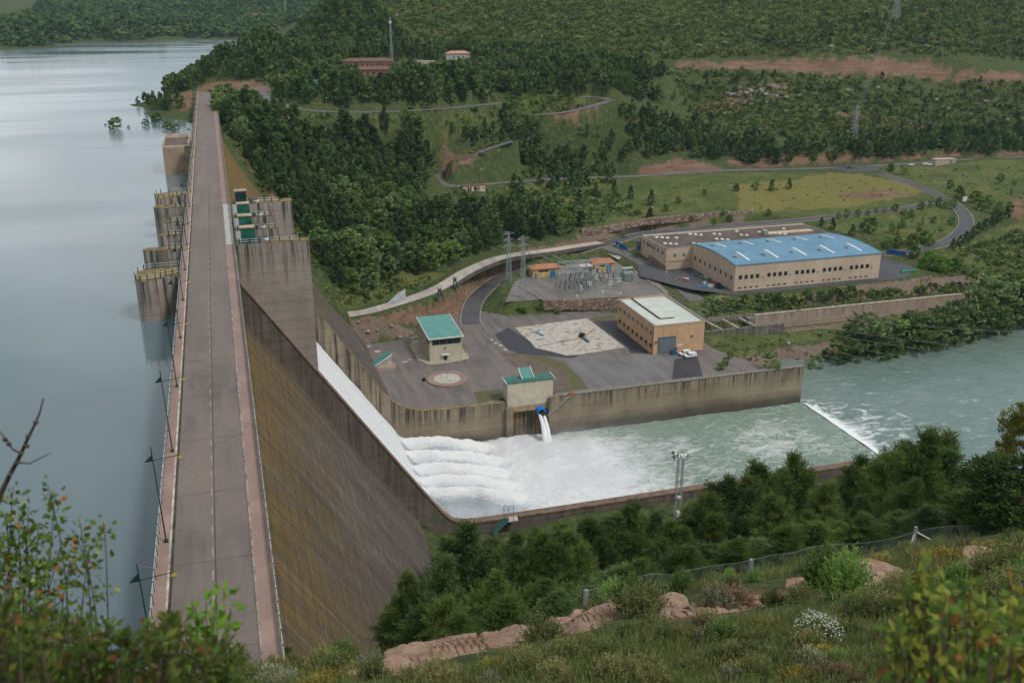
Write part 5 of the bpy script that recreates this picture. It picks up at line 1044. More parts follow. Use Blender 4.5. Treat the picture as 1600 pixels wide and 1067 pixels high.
mfar = foliage('forest_leaves', (.022, .044, .018), (.080, .120, .044), .15, (.07, .07, .03), .4)
mheath = foliage('heath_leaves', (.04, .055, .020), (.13, .155, .060), .3, (.15, .12, .06), .5)
mgrass = foliage('grass_blades', (.045, .070, .022), (.15, .19, .065), .35, (.20, .16, .09), .5)
mbark = plain('bark', (.075, .055, .042), .95, .3, 2.0); mpalebark = plain('pale_bark', (.16, .13, .10), .95, .3, 2)
def quads_at(c_, d, up, L, W):
    """one blade-like quad at each centre, long axis d, half sizes L, W"""
    d = d / (np.linalg.norm(d, axis=1, keepdims=True) + 1e-9); s_ = np.cross(d, up); s_ = s_ / (np.linalg.norm(s_, axis=1, keepdims=True) + 1e-9)
    L = L[:, None]; W = W[:, None]
    return np.stack([c_ - d * L - s_ * W * .6, c_ - d * L + s_ * W * .6, c_ + d * L + s_ * W, c_ + d * L - s_ * W], 1).reshape(-1, 3)
def crown(kind, H, R, nb, per, L, W, rs, low=.12, spread=.5):
    """leaf-sized faces in clumps at the ends of limbs; returns verts, quads, tint"""
    h = low + (1 - low) * rs.rand(nb) ** (1.15 if kind == 'pine' else .9)
    u = (h - low) / (1 - low)
    if kind == 'pine': prof = np.clip(1.06 - u, 0.04, 1) ** .95 * np.clip(.55 + u * 2.2, 0, 1) * 1.12
    elif kind == 'column': prof = np.sin(np.pi * np.clip(.12 + .84 * u, 0, 1)) ** .5 * .9
    else: prof = np.sqrt(np.clip(1 - ((u - .45) / .58) ** 2, .03, 1))
    lob = 1 + .28 * np.sin(rs.rand() * 6.3 + 3 * (az := rs.rand(nb) * 2 * np.pi)) * np.cos(u * 7 + rs.rand() * 6)
    r = R * prof * lob * (.42 + .58 * rs.rand(nb) ** .45)
    cx, cy, cz = r * np.cos(az), r * np.sin(az), h * H + (.10 * r if kind == 'pine' else 0)
    C = np.repeat(np.stack([cx, cy, cz], 1), per, 0); cr = np.repeat(spread * (.55 + .6 * rs.rand(nb)) * R * .36, per)
    g = rs.randn(nb * per, 3); g /= np.linalg.norm(g, axis=1, keepdims=True); g[:, 2] *= .75
    pos = C + g * (cr * rs.rand(nb * per) ** .4)[:, None]; pos[:, 2] = np.maximum(pos[:, 2], .03 * H)
    out = np.stack([np.cos(np.repeat(az, per)), np.sin(np.repeat(az, per)), np.full(nb * per, 1.35 if kind == 'pine' else .75)], 1)
    d = out + rs.randn(nb * per, 3) * .75
    V = quads_at(pos, d, rs.randn(nb * per, 3), L * (.6 + .8 * rs.rand(nb * per)), W * (.6 + .8 * rs.rand(nb * per)))
    tint = np.clip(np.repeat(rs.rand(nb) * .55, per) + .45 * rs.rand(nb * per) , 0, 1)
    return V, np.arange(len(V)).reshape(-1, 4), tint
def trunk_mb(H, r, rs, limbs=6, lean=.03):
    b = MB(); p = [(0, 0, -.6)]; 
    for i in range(1, 6): p.append((rs.randn() * lean * H * .3, rs.randn() * lean * H * .3, H * .92 * i / 5))
    b.path(p, [r * 1.25, r, r * .8, r * .6, r * .36, r * .1], 7)
    for k in range(limbs):
        i = 1 + k % 4; a = rs.rand() * 6.3; q = p[i]; l = H * .2 * (1.2 - i * .18); b.path([q, (q[0] + l * .6 * math.cos(a), q[1] + l * .6 * math.sin(a), q[2] + l * .25), (q[0] + l * math.cos(a), q[1] + l * math.sin(a), q[2] + l * .55)], [r * .4, r * .24, r * .08], 5)
    return b
def near_tree(name, kind, H, R, nb, per, L, W, mat, seed, bark=None, low=.1, spread=.5):
    """a tree built in full: trunk with limbs and a crown, as two parts"""
    rs = np.random.RandomState(seed); t = thing(name, 'tree', 'tree')
    trunk_mb(H, .017 * H + .06, rs).build('trunk', bark or mbark, t)
    V, Q, T = crown(kind, H, R, nb, per, L, W, rs, low, spread); mesh_np('crown', V, Q, mat, {'tint': T}, t); return t
def small_tree(name, kind, H, R, nb, per, L, W, mat, seed, low=.1, spread=.55):
    """a tree a few pixels tall: trunk and crown in one mesh"""
    rs = np.random.RandomState(seed); V, Q, T = crown(kind, H, R, nb, per, L, W, rs, low, spread)
    b = MB(); b.tube((0, 0, -.8), (0, 0, H * .6), .018 * H + .04, .05, 5, cap=False); tv = np.array(b.v); tq = np.array([f for f in b.f]) + len(V)
    return mesh_np(name, np.concatenate([V, tv]), np.concatenate([Q, tq]), [mat, mbark], {'tint': np.r_[T, np.full(len(tq), .4)], 'material_index': np.r_[np.zeros(len(Q), int), np.ones(len(tq), int)]})
def place(proto, used, x, y, rot, s, label, cat, group=None, name=None, dz=-.15, z=None):
    o = proto if not used.get(proto.name) else dup(proto)
    used[proto.name] = True; o.location = (x, y, (g1(x, y) if z is None else z) + dz); o.rotation_euler = (0, 0, rot); o.scale = (s,) * 3 if isinstance(s, (int, float)) else s
    o['label'] = label; o['category'] = cat
    if group: o['group'] = group
    return o
USED = {}
def near_pine(name, H, R, nbr, mat, seed):
    """a pine up close: whorled limbs, each carrying brushes of needles, an open and ragged outline"""
    rs = np.random.RandomState(seed); t = thing(name, 'tree', 'tree'); b = MB(); p = [(0, 0, -.6)]
    for i in range(1, 7): p.append((rs.randn() * .10 * i, rs.randn() * .10 * i, H * .97 * i / 6))
    b.path(p, [.30, .26, .22, .17, .12, .08, .03], 7); PA = np.array(p); CS, DS, TS = [], [], []
    lean = rs.rand() * 6.28
    for k in range(nbr):
        u = (k + rs.rand()) / nbr; h = H * (.05 + .93 * u); a = k * 2.4 + rs.randn() * .5
        l = R * (np.clip(1.02 - u, .02, 1) ** .95) * (.45 + .65 * rs.rand() ** .7) * (1 + .22 * math.cos(a - lean)) * min(1, .55 + u * 2.5); c0 = np.array([np.interp(h, PA[:, 2], PA[:, 0]), np.interp(h, PA[:, 2], PA[:, 1]), h])
        dr = np.array([math.cos(a), math.sin(a), 0]); e = c0 + dr * l + np.array([0, 0, l * (.12 + .40 * u + .2 * rs.rand())]); m_ = (c0 + e) / 2 - np.array([0, 0, .06 * l]); b.path([c0, m_, e], [.05 * (1.2 - u), .035 * (1.2 - u) + .008, .012], 4)
        nt_ = max(3, int(3 + l * 1.9)); tone = rs.rand()
        for j in range(nt_):
            v = .25 + .75 * (j + rs.rand()) / nt_; q = c0 * (1 - v) ** 2 + 2 * m_ * v * (1 - v) + e * v * v; sd = np.cross(dr, (0, 0, 1.)); q = q + sd * rs.randn() * .28 * l * v * .6 + np.array([0, 0, rs.randn() * .12])
            n_ = 30; ax = dr * (.35 + .5 * rs.rand()) + np.array([0, 0, .75]) + rs.randn(3) * .3; g = rs.randn(n_, 3); s_ = rs.rand(n_, 1); CS.append(q + ax * (s_ * .75 - .1) + g * .17); DS.append(ax + g * .65); TS.append(np.clip(.15 + .35 * tone + .25 * rs.rand() + .35 * rs.rand(n_) + .18 * (s_[:, 0] - .5), 0, 1))
    C, D, T = np.concatenate(CS), np.concatenate(DS), np.concatenate(TS); V = quads_at(C, D, rs.randn(len(C), 3), .17 * (.6 + .8 * rs.rand(len(C))), .030 * (.6 + .8 * rs.rand(len(C))))
    b.build('trunk', mbark, t); mesh_np('crown', V, np.arange(len(V)).reshape(-1, 4), mat, {'tint': T}, t); return t
# ---- the big pines just below the photographer's ridge
big = [near_pine('pine_tree', 14, 6.0 + .5 * (k % 2), 120, mpine, 100 + k) for k in range(4)]
big += [near_pine('pine_tree', 14, 5.6, 120, mpine2, 110 + k) for k in range(2)]
front = [(640, 893, 84, 'leftmost dark pine against the foot of the dam face'), (735, 806, 88, 'tall bright pine with a pointed top rising beside the end of the chute wall'), (690, 872, 80, 'rounded pine left of the tall pointed one'),
         (845, 832, 96, 'broad light green pine below the green wall stair'), (905, 850, 92, None), (985, 778, 118, 'slender feathery pine standing left of the floodlight mast'), (940, 838, 104, None), (1030, 840, 110, None), (1085, 792, 128, 'pine right beside the floodlight mast'),
         (1140, 738, 140, 'small pine top poking up over the basin wall right of the mast'), (1165, 765, 116, None), (1235, 706, 122, 'tall pine with a pointed crown in the middle of the front grove'), (1205, 770, 108, None), (1290, 748, 112, None), (1325, 728, 124, None), (1385, 702, 126, None),
         (1440, 668, 112, 'tallest dark pine at the right end of the front grove'), (1480, 700, 116, 'pine on the right flank of the front grove'), (1350, 770, 100, None), (1425, 745, 100, None), (1260, 800, 96, None), (770, 890, 74, None), (850, 905, 80, None), (930, 895, 84, None), (1020, 880, 90, None), (1110, 850, 96, None), (1190, 840, 94, None), (1310, 820, 92, None), (1400, 800, 92, None), (1465, 790, 96, None),
         (700, 930, 66, None), (1530, 790, 110, None), (660, 950, 70, None), (1060, 830, 118, None), (800, 850, 108, None), (1010, 838, 124, None), (1065, 822, 112, None), (1120, 800, 122, None), (1160, 790, 128, None), (880, 868, 112, None), (950, 862, 112, None), (760, 846, 112, None), (1240, 775, 130, None), (1510, 735, 124, None), (1290, 790, 104, None), (620, 935, 88, None), (680, 905, 94, None), (720, 960, 62, None), (790, 935, 66, None), (870, 945, 66, None), (960, 905, 76, None), (1000, 915, 76, None), (1075, 880, 80, None), (1150, 865, 84, None), (1230, 850, 84, None), (1275, 845, 86, None), (1350, 835, 88, None), (1440, 815, 88, None), (1500, 790, 94, None), (820, 880, 90, None), (745, 905, 84, None), (1180, 720, 150, None), (1410, 690, 130, None), (890, 824, 104, None), (925, 808, 112, None), (958, 797, 116, None), (1018, 802, 122, None), (1048, 812, 112, None), (1102, 768, 128, None), (870, 846, 88, None), (660, 905, 96, None), (770, 862, 98, None), (1170, 742, 140, None), (1260, 735, 138, None), (1345, 715, 134, None)] + [(px, ty, fw, None) for px, ty, fw in ((700,842,185),(735,836,180),(770,835,190),(805,832,178),(838,826,186),(872,818,180),(905,812,190),(938,806,178),(972,799,186),(1000,806,172),(1090,780,186),(1118,770,190),(1152,752,182),(1188,742,190),(1222,730,184),(1100,802,160),(830,850,150),(760,856,150),(900,838,152),(960,828,150),(1395,690,150),(1465,672,140))]
for k, (px, ty, fw, lab) in enumerate(front):
    x, y, _ = PX(px, fw, 0); z0 = g1(x, y); zt_ = PF(px, ty, fw)[2]; H = max(5.5, zt_ - z0 + .2); pr = big[(k * 5 + k // 4) % 6]; s = H / 14.6
    for _ in range(2):
        lat = PX(px, fw, z0 + H * .6); x, y = lat[0], lat[1]; z0 = g1(x, y); H = max(5.5, zt_ - z0 + .2); s = H / 14.6
    w_ = max(s * 1.12, .8) * rnd.uniform(.88, 1.12)
    place(pr, USED, x, y, rnd.random() * 6.28, (w_, w_, s), lab or 'green pine crowded among others on the slope below the wire fence', 'pine tree', 'pines on the slope below the fence', z=z0)
oak = near_tree('oak_tree', 'broad', 12, 5.2, 330, 60, .16, .085, foliage('oak_leaves', (.018, .034, .010), (.055, .085, .022), .2), 131, low=.05)
for px, ty, fw, s_, lab in ((1600, 715, 78, 1.0, 'dark leafy oak at the right edge of the photo beside the fence corner'), (1560, 760, 84, .8, 'smaller dark oak left of the big one at the right edge')):
    x, y, _ = PX(px, fw, 0); z0 = g1(x, y); H = PF(px, ty, fw)[2] - z0; lat = PX(px, fw, z0 + H * .6); place(oak, USED, lat[0], lat[1], rnd.random() * 6, (s_, s_, H / 12.3), lab, 'oak tree', z=g1(lat[0], lat[1]))
yel = near_tree('pine_tree', 'broad', 12, 3.4, 240, 46, .17, .04, foliage('yellow_needles', (.05, .045, .010), (.17, .14, .035), .2), 140, low=.45)
lat = PX(1585, 96, 0); z0 = g1(lat[0], lat[1]); H = PF(1585, 628, 96)[2] - z0; place(yel, USED, lat[0], lat[1], 1, (1, 1, H / 12.3), 'yellowish open crowned pine at the right edge over the river', 'pine tree', z=z0)
# ---- woods: gather every tree, build the ones that show largest one by one, the rest as one mass
ROADS = [(R_MAIN, 6), (R_RIGHT, 6), (R_FAR, 5.5), (R_CREST, 5), (R_BEND, 5), (R_TRACK, 6), (R_SIDE, 6)]
BLD = [(195, 360, 296, 440), (150, 312, 178, 352)]
def scatter(poly, step, jit=.45, fwr=(0, 6000), rs=NP):
    """jittered grid of ground points whose place in the photo falls inside a hand-drawn outline"""
    dist = [hit(px, py) for px, py in poly]; xs_ = [q[0] for q in dist]; ys_ = [q[1] for q in dist]
    x0, x1, y0, y1 = min(xs_) - 30, max(xs_) + 30, min(ys_) - 30, max(ys_) + 30
    gx, gy = np.meshgrid(np.arange(x0, x1, step), np.arange(y0, y1, step)); x = gx.ravel() + rs.uniform(-jit, jit, gx.size) * step; y = gy.ravel() + rs.uniform(-jit, jit, gx.size) * step
    z = gz(x, y); px, py, d = proj(np.stack([x, y, z], 1)); k = inpoly(px, py, poly) & (d > fwr[0]) & (d < fwr[1])
    for r, hw in ROADS:
        if k.any(): dd, _ = segdist(x, y, r); k &= dd > hw
    k &= ~((x > -14) & (x < 3) & (y < 650)) & ~inpoly(x, y, YARD) & ~inpoly(x, y, SUBST) & ~inpoly(x, y, PLAZA)
    k &= x > np.where((y > 280) & (y < 600), 3.5 + np.clip((-6 - z) / 1.47, 0, 60), -1e9)
    k &= ~((z < ZL + .8) & (x < -5)) & ~((d > 900) & (z < ZL + 1.0))
    return x[k], y[k], z[k], d[k]
TREES = []      # x, y, z, H, depth, zone
ZONES = [
 ('A', [(345,168),(440,180),(470,205),(520,212),(600,196),(690,200),(750,196),(768,214),(700,246),(665,270),(690,300),(760,318),(850,335),(915,352),(870,375),(800,380),(730,402),(690,425),(610,440),(560,462),(535,470),(512,440),(480,372),(440,320),(402,282),(385,240),(352,195)], 5.4, (6.5, 14.5), 'dark green pine in the wood between the dam and the concrete track'),
 ('B', [(785,185),(850,205),(930,195),(960,170),(1050,190),(1130,215),(1230,232),(1320,228),(1450,215),(1700,205),(1700,238),(1430,246),(1320,254),(1180,258),(1060,245),(940,262),(860,272),(800,262),(790,230)], 5.6, (6, 13), 'dark green pine in the belt of wood above the valley road'),
 ('B', [(800,262),(870,272),(960,268),(955,285),(880,300),(800,300)], 7.5, (7, 11), 'dark pine standing in the grass below the hill road'),
 ('B', [(640,200),(760,190),(795,215),(795,282),(745,238),(700,260)], 8.5, (5, 9), 'scattered pine on the grassy slope around the hairpin road'),
 ('C', [(440,150),(470,128),(520,125),(560,122),(620,124),(690,122),(760,105),(860,105),(1000,128),(1040,165),(960,150),(860,150),(790,155),(720,162),(640,168),(540,168),(470,162),(430,152)], 5.6, (6.5, 14.5), 'dark pine in the belt of trees below the red roofed buildings'),
 ('C', [(530,92),(610,80),(700,76),(850,85),(1000,105),(1050,122),(1000,128),(860,104),(760,102),(700,98),(640,92)], 6.0, (8, 12), 'dark pine behind the red roofed buildings'),
 ('E', [(215,150),(255,124),(310,104),(360,88),(420,52),(480,18),(520,-10),(560,0),(620,40),(640,75),(560,86),(520,110),(450,118),(400,126),(330,124),(300,140),(262,150)], 5.8, (8, 12), 'pine on the wooded spur running down to the lake'),
 ('E', [(182,167),(210,160),(250,156),(290,160),(292,178),(250,178),(215,170)], 5.0, (4, 7), 'leafy tree on the little spit at the lake end of the dam'),
 ('H', [(1080,90),(1200,60),(1320,30),(1450,10),(1700,5),(1700,100),(1450,92),(1380,84),(1250,84)], 9.5, (4, 8), 'pine on the hill above the orange earth cutting'),
 ('H', [(1060,112),(1200,116),(1340,122),(1700,134),(1700,205),(1450,212),(1320,225),(1230,228),(1100,200),(1040,175)], 9.0, (3.5, 7), 'scattered pine on the slope below the orange earth cutting')]
for zn, poly, step, hr, lab in ZONES:
    x, y, z, d = scatter(poly, step, fwr=(280, 1150)); n_ = len(x); keep = NP.rand(n_) < (.92 if zn != 'H' else .42)
    cl = vnoise(x / 26, y / 26, 51) + .5; H = hr[0] + (hr[1] - hr[0]) * np.clip(.35 * cl + .65 * NP.rand(n_), 0, 1)
    TREES += [(x[i], y[i], z[i], H[i], d[i], zn, lab) for i in range(n_) if keep[i]]
def hides_house(q):
    px, py, _ = proj(np.array([[q[0], q[1], q[2]], [q[0], q[1], q[2] + q[3]]])); a, b_, tp = px[0], py[0], py[1]
    return any(x0 < a < x1 and b_ > yb - 1 and tp < yb for x0, x1, yb in ((532, 617, 101), (563, 608, 114), (688, 742, 90), (650, 690, 99), (488, 506, 133))) or any(x0 < a < x1 and y0 < b_ < y1 for x0, x1, y0, y1 in ((536, 614, 92, 106), (692, 738, 82, 95)))
def hides_bend(q):                             # the hairpin and its hut stand clear of the wood
    px, py, _ = proj(np.array([[q[0], q[1], q[2]], [q[0], q[1], q[2] + q[3]]])); a, b_, tp = px[0], py[0], py[1]
    return (662 < a < 792 and b_ > 268 and tp < 303 and a - 640 < 160) or (700 < a < 800 and 222 < b_ < 300 and tp < 262) and not (715 < a < 752)
TREES = [q for q in TREES if not (q[5] == 'C' and hides_house(q)) and not (q[5] in 'AB' and hides_bend(q))]
TREES.sort(key=lambda q: -q[3] / q[4])
mids = [small_tree('pine_tree', 'pine', 8, 2.5, 60, 13, .42, .14, mpine2, 150 + k, low=.1, spread=.75) for k in range(4)]
mleafs = [small_tree('leafy_tree', 'broad', 8, 3.0, 56, 14, .36, .2, mleaf, 160 + k, low=.08, spread=.8) for k in range(2)] + [small_tree('leafy_tree', 'broad', 8, 2.9, 56, 14, .36, .18, mwillow, 165 + k, low=.05, spread=.8) for k in range(2)]
NIND = 262; leafy_n = 0; rest = []
for i, (x, y, z, H, d, zn, lab) in enumerate(TREES):
    px, py, _ = proj(np.array([[x, y, z]])); px, py = px[0], py[0]
    leafy = (zn == 'A' and (vnoise(np.array([x / 34]), np.array([y / 34]), 52)[0] > .16 or (500 < px < 760 and py > 395 and i % 3))) or lab.startswith('leafy')
    if i < NIND or (leafy and leafy_n < 90 and zn == 'A'):
        if leafy: leafy_n += 1; pr = mleafs[i % 4]; l2 = 'light green leafy tree among the pines between the dam and the concrete track' if zn == 'A' else lab; cat = 'leafy tree'; gp = 'leafy trees in the wood beside the dam'
        else: pr = mids[i % 4]; l2 = lab; cat = 'pine tree'; gp = {'A': 'pines in the wood beside the dam', 'B': 'pines above the valley road'}.get(zn, 'pines on the far slopes')
        s = H / 8; ws = s * rnd.uniform(.78, 1.4); place(pr, USED, x, y, rnd.random() * 6.28, (ws, ws, s), l2, cat, gp, z=z)
    else: rest.append((x, y, z, H, leafy))
def mass(name, pts, protos, mat, label, cat, parent=None):
    """one object holding many plants: numpy copies of a few crowns, each turned and scaled its own way"""
    VS, QS, TS, HS = [], [], [], []; o = 0
    for i, (x, y, z, H, *r) in enumerate(pts):
        V, Q, T, h0 = protos[(i * 7 + i // 3) % len(protos)]; a = NP.rand() * 6.28; s = H / h0; w_ = s * NP.uniform(.75, 1.45); c_, s_ = math.cos(a) * w_, math.sin(a) * w_
        W = np.empty_like(V); W[:, 0] = V[:, 0] * c_ - V[:, 1] * s_ + x; W[:, 1] = V[:, 0] * s_ + V[:, 1] * c_ + y; W[:, 2] = V[:, 2] * s + z
        VS.append(W); QS.append(Q + o); o += len(V); TS.append(np.clip(T + NP.uniform(-.12, .12), 0, 1)); HS.append(np.full(len(Q), NP.rand()))
    ob = mesh_np(name, np.concatenate(VS).astype(np.float32), np.concatenate(QS), mat, {'tint': np.concatenate(TS), 'hue': np.concatenate(HS)}); return stuff(ob, label, cat)
def protos(kind, k, H, R, nb, per, L, W, low=.1, spread=.8): return [crown(kind, H, R, nb, per, L, W, np.random.RandomState(200 + i + nb), low, spread) + (H,) for i in range(k)]
mass('forest', rest, protos('pine', 5, 8, 2.5, 26, 6, .75, .32), mfar, 'dark pine forest covering the slopes beyond the dam and the valley road', 'forest')
# the wooded hills across the lake
FAR = []
for poly, step, hr in (([(0,73),(80,73),(150,74),(210,66),(240,58),(350,62),(350,68),(400,62),(450,40),(520,8),(530,0),(80,0),(0,40)], 11.0, (8, 13)),):
    x, y, z, d = scatter(poly, step, fwr=(1150, 3600)); f = (vnoise(x / 60, y / 60, 53) > -.36)
    px, py, _ = proj(np.stack([x, y, z], 1)); f &= ~inpoly(px, py, [(200,50),(240,43),(325,38),(330,45),(280,53),(230,54)])
    FAR += [(x[i], y[i], z[i], NP.uniform(*hr)) for i in np.nonzero(f)[0]]
mass('far_forest', FAR[:16000], protos('broad', 4, 10, 5.5, 9, 4, 2.0, 1.3, .02), mfar, 'dark woods covering the hills across the lake', 'forest')
# scrub on the open hillsides
SCR = []
for poly, step, hr in (([(540,0),(1700,0),(1700,92),(1380,84),(1200,88),(1060,92),(940,100),(800,86),(640,74),(600,50)], 4.2, (1.3, 3.2)), ([(1040,108),(1340,122),(1700,132),(1700,205),(1320,226),(1100,200)], 4.0, (1.2, 3.0)),
                       ([(470,180),(600,182),(740,175),(770,205),(740,222),(690,226),(600,212),(500,210)], 3.6, (1, 2.4)), ([(760,290),(850,300),(960,300),(1000,335),(920,352),(820,340),(740,318),(700,300)], 4.0, (1, 2.6)), ([(500,440),(640,440),(700,430),(600,468),(530,485)], 3.0, (.8, 2)),
                       ([(1100,478),(1180,466),(1440,448),(1540,446),(1520,456),(1300,474),(1110,495)], 2.8, (1.0, 3.0)), ([(1110,535),(1240,512),(1400,498),(1480,500),(1400,545),(1250,568),(1180,578),(1120,560)], 4.2, (.4, 1.2)), ([(1500,390),(1700,330),(1700,450),(1530,450),(1480,430)], 3.2, (.8, 2.2)),
                       ([(740,150),(960,150),(960,290),(860,275),(790,285),(740,240)], 3.4, (.9, 2.6)), ([(960,290),(1150,275),(1400,280),(1440,302),(1300,325),(1100,345),(980,345)], 10.0, (.3, .8)), ([(1300,345),(1460,325),(1490,345),(1460,378),(1380,385)], 8.0, (.3, .8)), ([(1370,265),(1700,250),(1700,330),(1490,300)], 10.0, (.4, 1.0)), ([(400,128),(440,120),(520,110),(560,118),(440,148)], 3.5, (1, 3)), ([(345,170),(400,180),(480,210),(385,262),(352,205)], 3.4, (.8, 2.2)), ([(385,265),(500,400),(530,470),(505,445),(440,335)], 2.8, (.8, 2.0))):
    x, y, z, d = scatter(poly, step, .5, fwr=(250, 1200)); cl = vnoise(x / 14, y / 14, 54); f = cl + NP.rand(len(x)) * .5 > -.12
    SCR += [(x[i], y[i], z[i], NP.uniform(*hr)) for i in np.nonzero(f)[0]]
mass('scrub', SCR, protos('broad', 6, 2, 1.9, 9, 4, .55, .36, .02), mscrub, 'low dark scrub covering the open hillsides and banks', 'scrub')
# ---- trees one can pick out in the fields, by the roads and on the river bank
def spot(px, py, H, kind, lab, cat='tree', grp=None, ws=1.0):
    x, y, z = hit(px, py); s = H / 8; k = {'leaf': mleafs[(int(px) + int(py)) % 2], 'willow': mleafs[2 + int(px) % 2], 'pine': mids[int(px) % 4], 'bright': brt, 'cyp': cyp, 'plum': plum}[kind]
    place(k, USED, x, y, rnd.random() * 6, (s * ws, s * ws, s), lab, cat, grp, z=z)
brt = small_tree('leafy_tree', 'broad', 8, 3.4, 60, 16, .36, .24, mbright, 171, low=.03, spread=.85); cyp = small_tree('cypress_tree', 'column', 8, .95, 40, 12, .3, .12, mpine2, 172, low=.02, spread=.5); plum = small_tree('plum_tree', 'broad', 8, 3, 40, 12, .36, .22, foliage('purple_leaves', (.030, .015, .018), (.075, .035, .04), .2), 173, low=.1)
for px, py, H in ((1391,269,6.5), (1411,274,7.5)): spot(px, py, H, 'leaf', 'dark round tree by the road fork, %s of the pair' % ('smaller' if px < 1400 else 'larger'), 'tree', 'round trees at the road fork')
for px, py, H, lab in ((1484,296,6,'dark tree at the bend, left of a pair'), (1498,312,8.5,'large dark tree at the bend beside the valley road')): spot(px, py, H, 'leaf', lab)
for px, py, H in ((1522,318,7.5), (1535,330,9), (1545,326,8), (1560,336,8), (1575,336,7.5), (1555,346,7)): spot(px, py, H, 'leaf', 'dark tree in the clump right of the road bend', 'tree', 'clump right of the road bend')
for px, py, H in ((1488,391,6), (1498,388,6.5), (1508,383,7), (1518,374,7), (1527,368,7), (1537,362,7), (1548,356,7), (1560,350,7), (1572,342,7)): spot(px, py, H, 'pine', 'pine in the thick row along the outer edge of the valley road', 'pine tree', 'row along the valley road')
for px, py in ((1310,342),(1323,341),(1340,339),(1355,337),(1368,335),(1381,334),(1398,332),(1440,327)): spot(px, py, rnd.uniform(3.2, 5.0), 'leaf', 'small round tree in the row along the back road', 'tree', 'row of small trees on the back road')
for px, py in ((1438,328),(1455,326),(1466,324),(1478,327),(1488,327)): spot(px, py, 5.6, 'leaf', 'bushy dark tree in the clump where the back road meets the valley road', 'tree', 'clump at the back road junction')
spot(1356, 366, 9, 'leaf', 'big round dark tree in the field behind the blue roofed hall', 'tree', None, 1.2)
for px, py, H in ((1283,354,5), (1300,360,6.5), (1331,370,6.5)): spot(px, py, H, 'pine', 'young conical tree just behind the blue roof', 'tree', 'young trees behind the blue roof')
for px, py, H in ((1393,364,5), (1410,358,5.5), (1412,338,4), (1422,342,5.5), (1458,350,4), (1486,352,5), (1436,357,3.5), (1470,362,3)): spot(px, py, H, 'leaf', 'small loose tree in the grass inside the road bend', 'tree', 'small trees inside the road bend')
for px, py in ((1441,352),(1402,369),(1579,306)): spot(px, py, 6, 'cyp', 'slim dark cypress ' + ('in the grass inside the road bend, farther' if px == 1441 else 'in the grass inside the road bend, nearest the hall' if px == 1402 else 'alone in the field right of the valley road'), 'cypress', 'slim cypresses')
spot(1435, 369, 4, 'plum', 'dark reddish bush in the grass inside the road bend')
for px, py, H, k in ((1386,390,6.5,'leaf'), (1402,388,6,'leaf'), (1424,386,6.5,'bright'), (1445,382,6.5,'bright'), (1453,385,5,'leaf')): spot(px, py, H, k, 'bushy green tree by the right hand blue gate', 'tree', 'trees around the right hand blue gate')
for px, py, H in ((1428,403,6.5), (1440,420,5.5), (1458,424,7.5), (1474,426,8), (1488,424,7), (1450,412,6)): spot(px, py, H, 'bright', 'bright fresh green tree beside the dark yard right of the hall', 'tree', 'fresh green trees by the yard')
spot(1014, 391, 5.5, 'bright', 'bright green tree at the back corner of the brown roofed hall'); spot(992, 403, 4, 'leaf', 'round green bush on the bank beside the brown roofed hall'); spot(975, 372, 3, 'bright', 'small green bush by the left hand blue gate')
for px, py, H in ((1562,286,6.5), (1584,290,4)): spot(px, py, H, 'leaf', 'lone round tree in the field right of the valley road, ' + ('the bigger' if px < 1570 else 'the paler'), 'tree')
for px, py, H in ((1017,322,9), (1015,352,9), (1150,300,5), (1180,298,6), (1205,300,7), (1232,297,7), (1100,305,4), (1060,318,4), (1040,330,4), (985,312,8), (930,310,9), (905,318,8), (960,300,7), (868,362,10), (890,365,9), (1130,345,4), (1080,350,3.5), (1140,350,4.5), (1200,345,4), (1115,352,3.6)): spot(px, py, H, 'pine' if H > 6.5 else 'leaf', 'dark tree standing in the rough grass above the halls' if H > 6.5 else 'small bush in the rough grass above the halls', 'tree' if H > 6.5 else 'bush', 'trees in the rough grass' if H > 6.5 else 'bushes in the rough grass')
for px, py, H in ((1200,597,7.5), (1272,585,7.5), (1330,572,11)): spot(px, py, H, 'willow', {1200: 'grey green willow just over the end of the basin wall', 1272: 'willow at the river corner past the basin wall', 1330: 'first tall willow of the river bank row'}[px], 'willow', None, 1.25)
rv = ((1305,577,9), (1352,562,14), (1375,570,12), (1398,560,13), (1425,556,13), (1450,552,13), (1478,547,13), (1505,541,14), (1530,533,15), (1556,525,16), (1582,517,17), (1604,510,17), (1345,540,12), (1415,540,12), (1465,530,12), (1520,510,13), (1552,500,14), (1590,488,14), (1560,478,11), (1535,482,12), (1600,470,12), (1385,552,11), (1490,520,11), (1576,468,10), (1625,500,15))
for px, py, H in rv: spot(px, py, H * 1.2, 'willow' if (int(px) * 7) % 3 else 'leaf', 'tall leafy tree in the dense row along the river bank', 'tree', 'trees along the river bank', 1.25)
for px, py, H in ((1165,475,3),(1185,472,3),(1218,478,4.5),(1240,474,4),(1262,470,5),(1285,474,4.5),(1300,470,4),(1345,468,3.5),(1380,463,3.5),(1135,490,2.5),(1400,458,3)): spot(px, py, H, 'leaf', 'bush on the green bank between the blue roofed hall and the canal', 'bush', 'bushes on the bank under the hall')
for px, py, H, k in ((1125,580,3.2,'bright'),(1133,572,3.2,'leaf'),(1140,562,3,'leaf')): spot(px, py, H, k, 'green bush on the grassy corner right of the white vans', 'bush', 'bushes right of the vans')
for px, py, H in ((820,492,2.4),(845,490,2.8),(872,491,2.4),(900,487,2),(930,484,2.2),(812,488,2)): spot(px, py, H, 'leaf', 'low green bush under the rubble wall of the substation', 'bush', 'bushes under the substation wall', 1.8)
for px, py in ((372,166),(386,160),(392,160),(398,160),(404,160),(410,161),(352,158),(358,160)): spot(px, py, 4.5, 'cyp', 'dark cypress in the short row by the dam end car park', 'cypress', 'cypresses at the far end of the dam')
